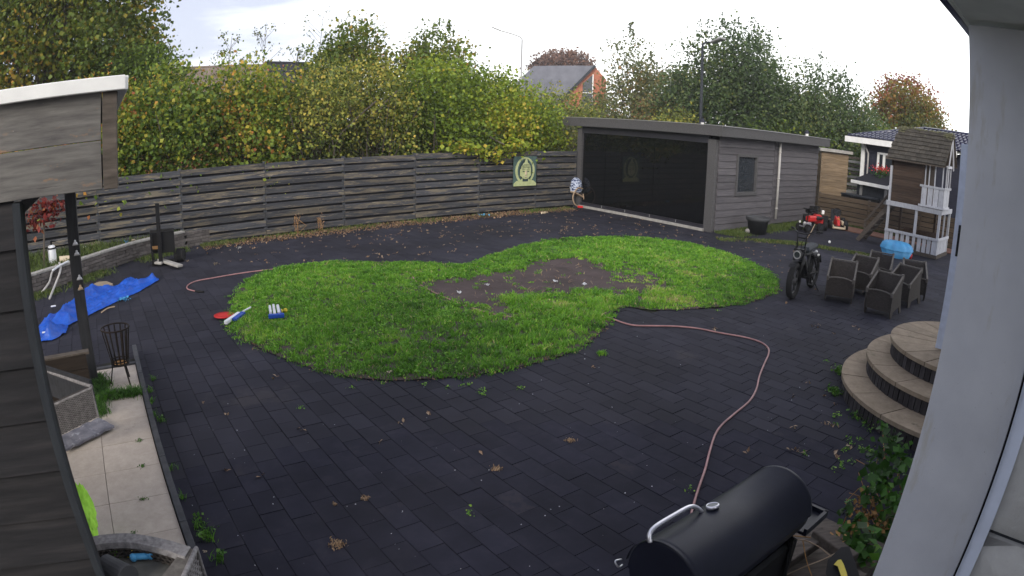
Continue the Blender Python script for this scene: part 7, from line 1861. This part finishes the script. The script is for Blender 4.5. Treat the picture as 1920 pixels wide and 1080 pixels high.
# distant small umbrella-shaped tree behind the slate roof
c = AZ(3.9, 75)
tree('umbrella_tree', 'distant russet tree with a flat umbrella crown above the slate roof', 'tree', (c.x, c.y, 0), 11, [((c.x, c.y, 9.7), (3.4, 3, 1.2)), ((c.x - 1.6, c.y, 8.9), (2.2, 2, .9)), ((c.x + 1.2, c.y, 9.4), (1.8, 2, .9))], 6500, .32, lm_russet, 501, .2, clump=.4, limbs=10, zbase=5, shell=.4)
c = AZ(13.3, 60); tree('far_tree', 'small distant pale green tree right of the birch', 'tree', (c.x, c.y, 0), 8, [((c.x, c.y, 6.4), (3.0, 2.4, 1.5)), ((c.x + 2.6, c.y, 5.6), (2.4, 2, 1.2))], 6000, .26, lm_birch, 502, .15, clump=.5, limbs=8, zbase=2, tshift=-.15)

# ================================================================== HOUSES beyond
def rowroof(name, label, cat, p0, p1, ze, zr, depth, mroof, mwall, tiles=True):
    """a long roof seen over the hedge: wall, two slopes with rows of real tile courses"""
    p0, p1 = Vector(p0), Vector(p1); x = (p1 - p0).normalized(); y = Vector((-x.y, x.x, 0)); L_ = (p1 - p0).length
    t = thing(name, label, cat, (p0 + p1) / 2)
    b = MB(); b.box((p0 + p1) / 2 + y * depth / 2 + Z * ze / 2, (L_ - .4, depth - .6, ze), (x, y, Z)); b.build('wall', mwall, t)
    a0, a1 = p0 + Z * ze, p1 + Z * ze; r0_, r1_ = p0 + y * depth / 2 + Z * zr, p1 + y * depth / 2 + Z * zr; c0_, c1_ = p0 + y * depth + Z * ze, p1 + y * depth + Z * ze
    b = MB(); b.add([a0, a1, r1_, r0_, c1_, c0_], [(0, 1, 2, 3), (3, 2, 4, 5), (0, 3, 5), (1, 4, 2)]); rf_ = b.build('roof', mroof, t)
    sl2 = (r0_ - a0); ln = sl2.length; sl2.normalize(); nn2 = x.cross(sl2)
    b = MB(); k = int(ln / .34)
    for j in range(k): b.box(a0 + x * L_ / 2 + sl2 * (j + .5) * .34 + nn2 * .02, (L_, .36, .035), (x, sl2, (nn2 + sl2 * .09).normalized()))
    if tiles:
        for i in range(int(L_ / .30)): b.box(a0 + x * (i * .30 + .15) + sl2 * ln / 2 + nn2 * .05, (.05, ln, .05), (x, sl2, nn2))
    b.build('tile_courses', mroof, rf_, kind='stuff')
    b = MB(); b.tube([r0_ + Z * .05, r1_ + Z * .05], .11, 6); b.build('ridge', mroof, rf_)
    return t
rowroof('long_house', 'long brown tiled roof of a house behind the hedge', 'house', AZ(-36, 40), AZ(-19.2, 42.5), 3.6, 6.75, 9, m_brownroof, m_brickred)
rowroof('dark_roof_house', 'dark roofed end of the terrace behind the yellow shrub', 'house', AZ(-19.0, 42.6), AZ(-14.6, 45), 3.8, 6.95, 9, m_felt, m_brickred, False)
# gable house: slate roof to the left, brick gable with a glazed corner to the right
gp = AZ(6.5, 62); gx = Vector((1, 0.12, 0)).normalized(); gy = Vector((-gx.y, gx.x, 0))
t = thing('gable_house', 'brick house with slate roof and glazed gable beyond the hedge', 'house', gp)
GWd = 3.3; zE, zR = 4.4, 8.15
rx_ = (AZ(1.2, 60) - AZ(6.5, 62)); rx_.normalize()
b = MB(); pts = [gp - gx * GWd + Z * 0, gp + gx * 1.3 + Z * 0, gp + gx * 1.3 + Z * (zR - 1.2), gp + gx * .15 + Z * zR, gp - gx * GWd + Z * zE]
b.add(pts + [p + gy * 6 for p in pts], [(0, 1, 2, 3, 4), (9, 8, 7, 6, 5)] + [(i, 5 + i, 5 + (i + 1) % 5, (i + 1) % 5) for i in range(5)]); gw = b.build('wall', m_brickred, t)
b = MB(); e = gp + gx * .15 + Z * (zR + .05) - gy * .25; f_ = gp - gx * (GWd + .3) + Z * (zE - .35) - gy * .25
g1, g2_ = e - gx * 5.6 + gy * 1.2 - Z * .25, f_ - gx * 5.6 + gy * 1.2
b.add([e, f_, f_ - gx * 0 + gy * 6, e + gy * 6], [(0, 1, 2, 3)]); b.add([e, f_, g2_, g1], [(0, 1, 2, 3)]); b.add([q - Z * .15 for q in (e, f_, g2_, g1)], [(3, 2, 1, 0)]); b.build('roof', m_slate, t)
b = MB(); b.beam(f_ - gy * .02, e - gy * .02, .12, .22); b.build('verge_board', m_darktrim, t)
b = MB(); b.add([gp - gx * .95 - gy * .03 + Z * (zR - 4.2), gp + gx * .05 - gy * .03 + Z * (zR - 4.2), gp + gx * .05 - gy * .03 + Z * (zR - .75), gp - gx * .95 - gy * .03 + Z * (zR - 1.75)], [(0, 1, 2, 3)]); wn = b.build('window', m_glasslight, t)
b = MB(); b.beam(gp + gx * .0 - gy * .08 + Z * (zR - 4.2), gp + gx * .0 - gy * .08 + Z * (zR - .8), .09, .06, up=gy); b.beam(gp - gx * .95 - gy * .08 + Z * (zR - 2.6), gp + gx * .05 - gy * .08 + Z * (zR - 2.6), .08, .06); b.build('frame', m_white, wn)
rowroof('brick_house', 'red brick house half hidden behind the birch', 'house', AZ(9.6, 66), AZ(14.6, 64), 5.3, 5.9, 7, m_moss, m_brickred, False)

# ================================================================== STREET LAMPS
def lamp(label, foot, top, arm, head_len, wide):
    t = thing('street_lamp', label, 'street lamp', foot, 'street lamps beyond the hedge')
    b = MB(); b.tube([foot, Vector(foot).lerp(top, .5), top] , [.09, .07, .055], 8); b.build('pole', m_galv if wide < .3 else m_darktrim, t, smooth=True)
    b = MB(); b.tube(spline([top - Z * .02, top + Z * .12 + (arm - top) * .08, top.lerp(arm, .5) + Z * .1, arm], 4), .045, 6); b.build('arm', m_galv if wide < .3 else m_darktrim, t, smooth=True)
    d = (arm - top).normalized(); s_ = d.cross(Z).normalized(); n_ = s_.cross(d)
    b = MB(); b.box(arm + d * head_len / 2, (head_len, wide, .09), (d, s_, n_), bev=.03); b.build('lamp_head', m_galv, t)
def far(px, py, dd):
    rr = ray(px, py); tt = dd / math.hypot(rr.x, rr.y); return Vector((0, 0, CH)) + rr * tt
tp_ = far(979, 74, 48); lamp('slim pale street lamp with a long thin arm above the hedge', Vector((tp_.x, tp_.y, 0)), tp_, far(940, 58, 48), .75, .2)
tp_ = far(1317, 88, 27); lamp('grey street lamp with a broad lamp head before the tallest willow', Vector((tp_.x, tp_.y, 0)), tp_, far(1336, 80, 26.6), .62, .34)
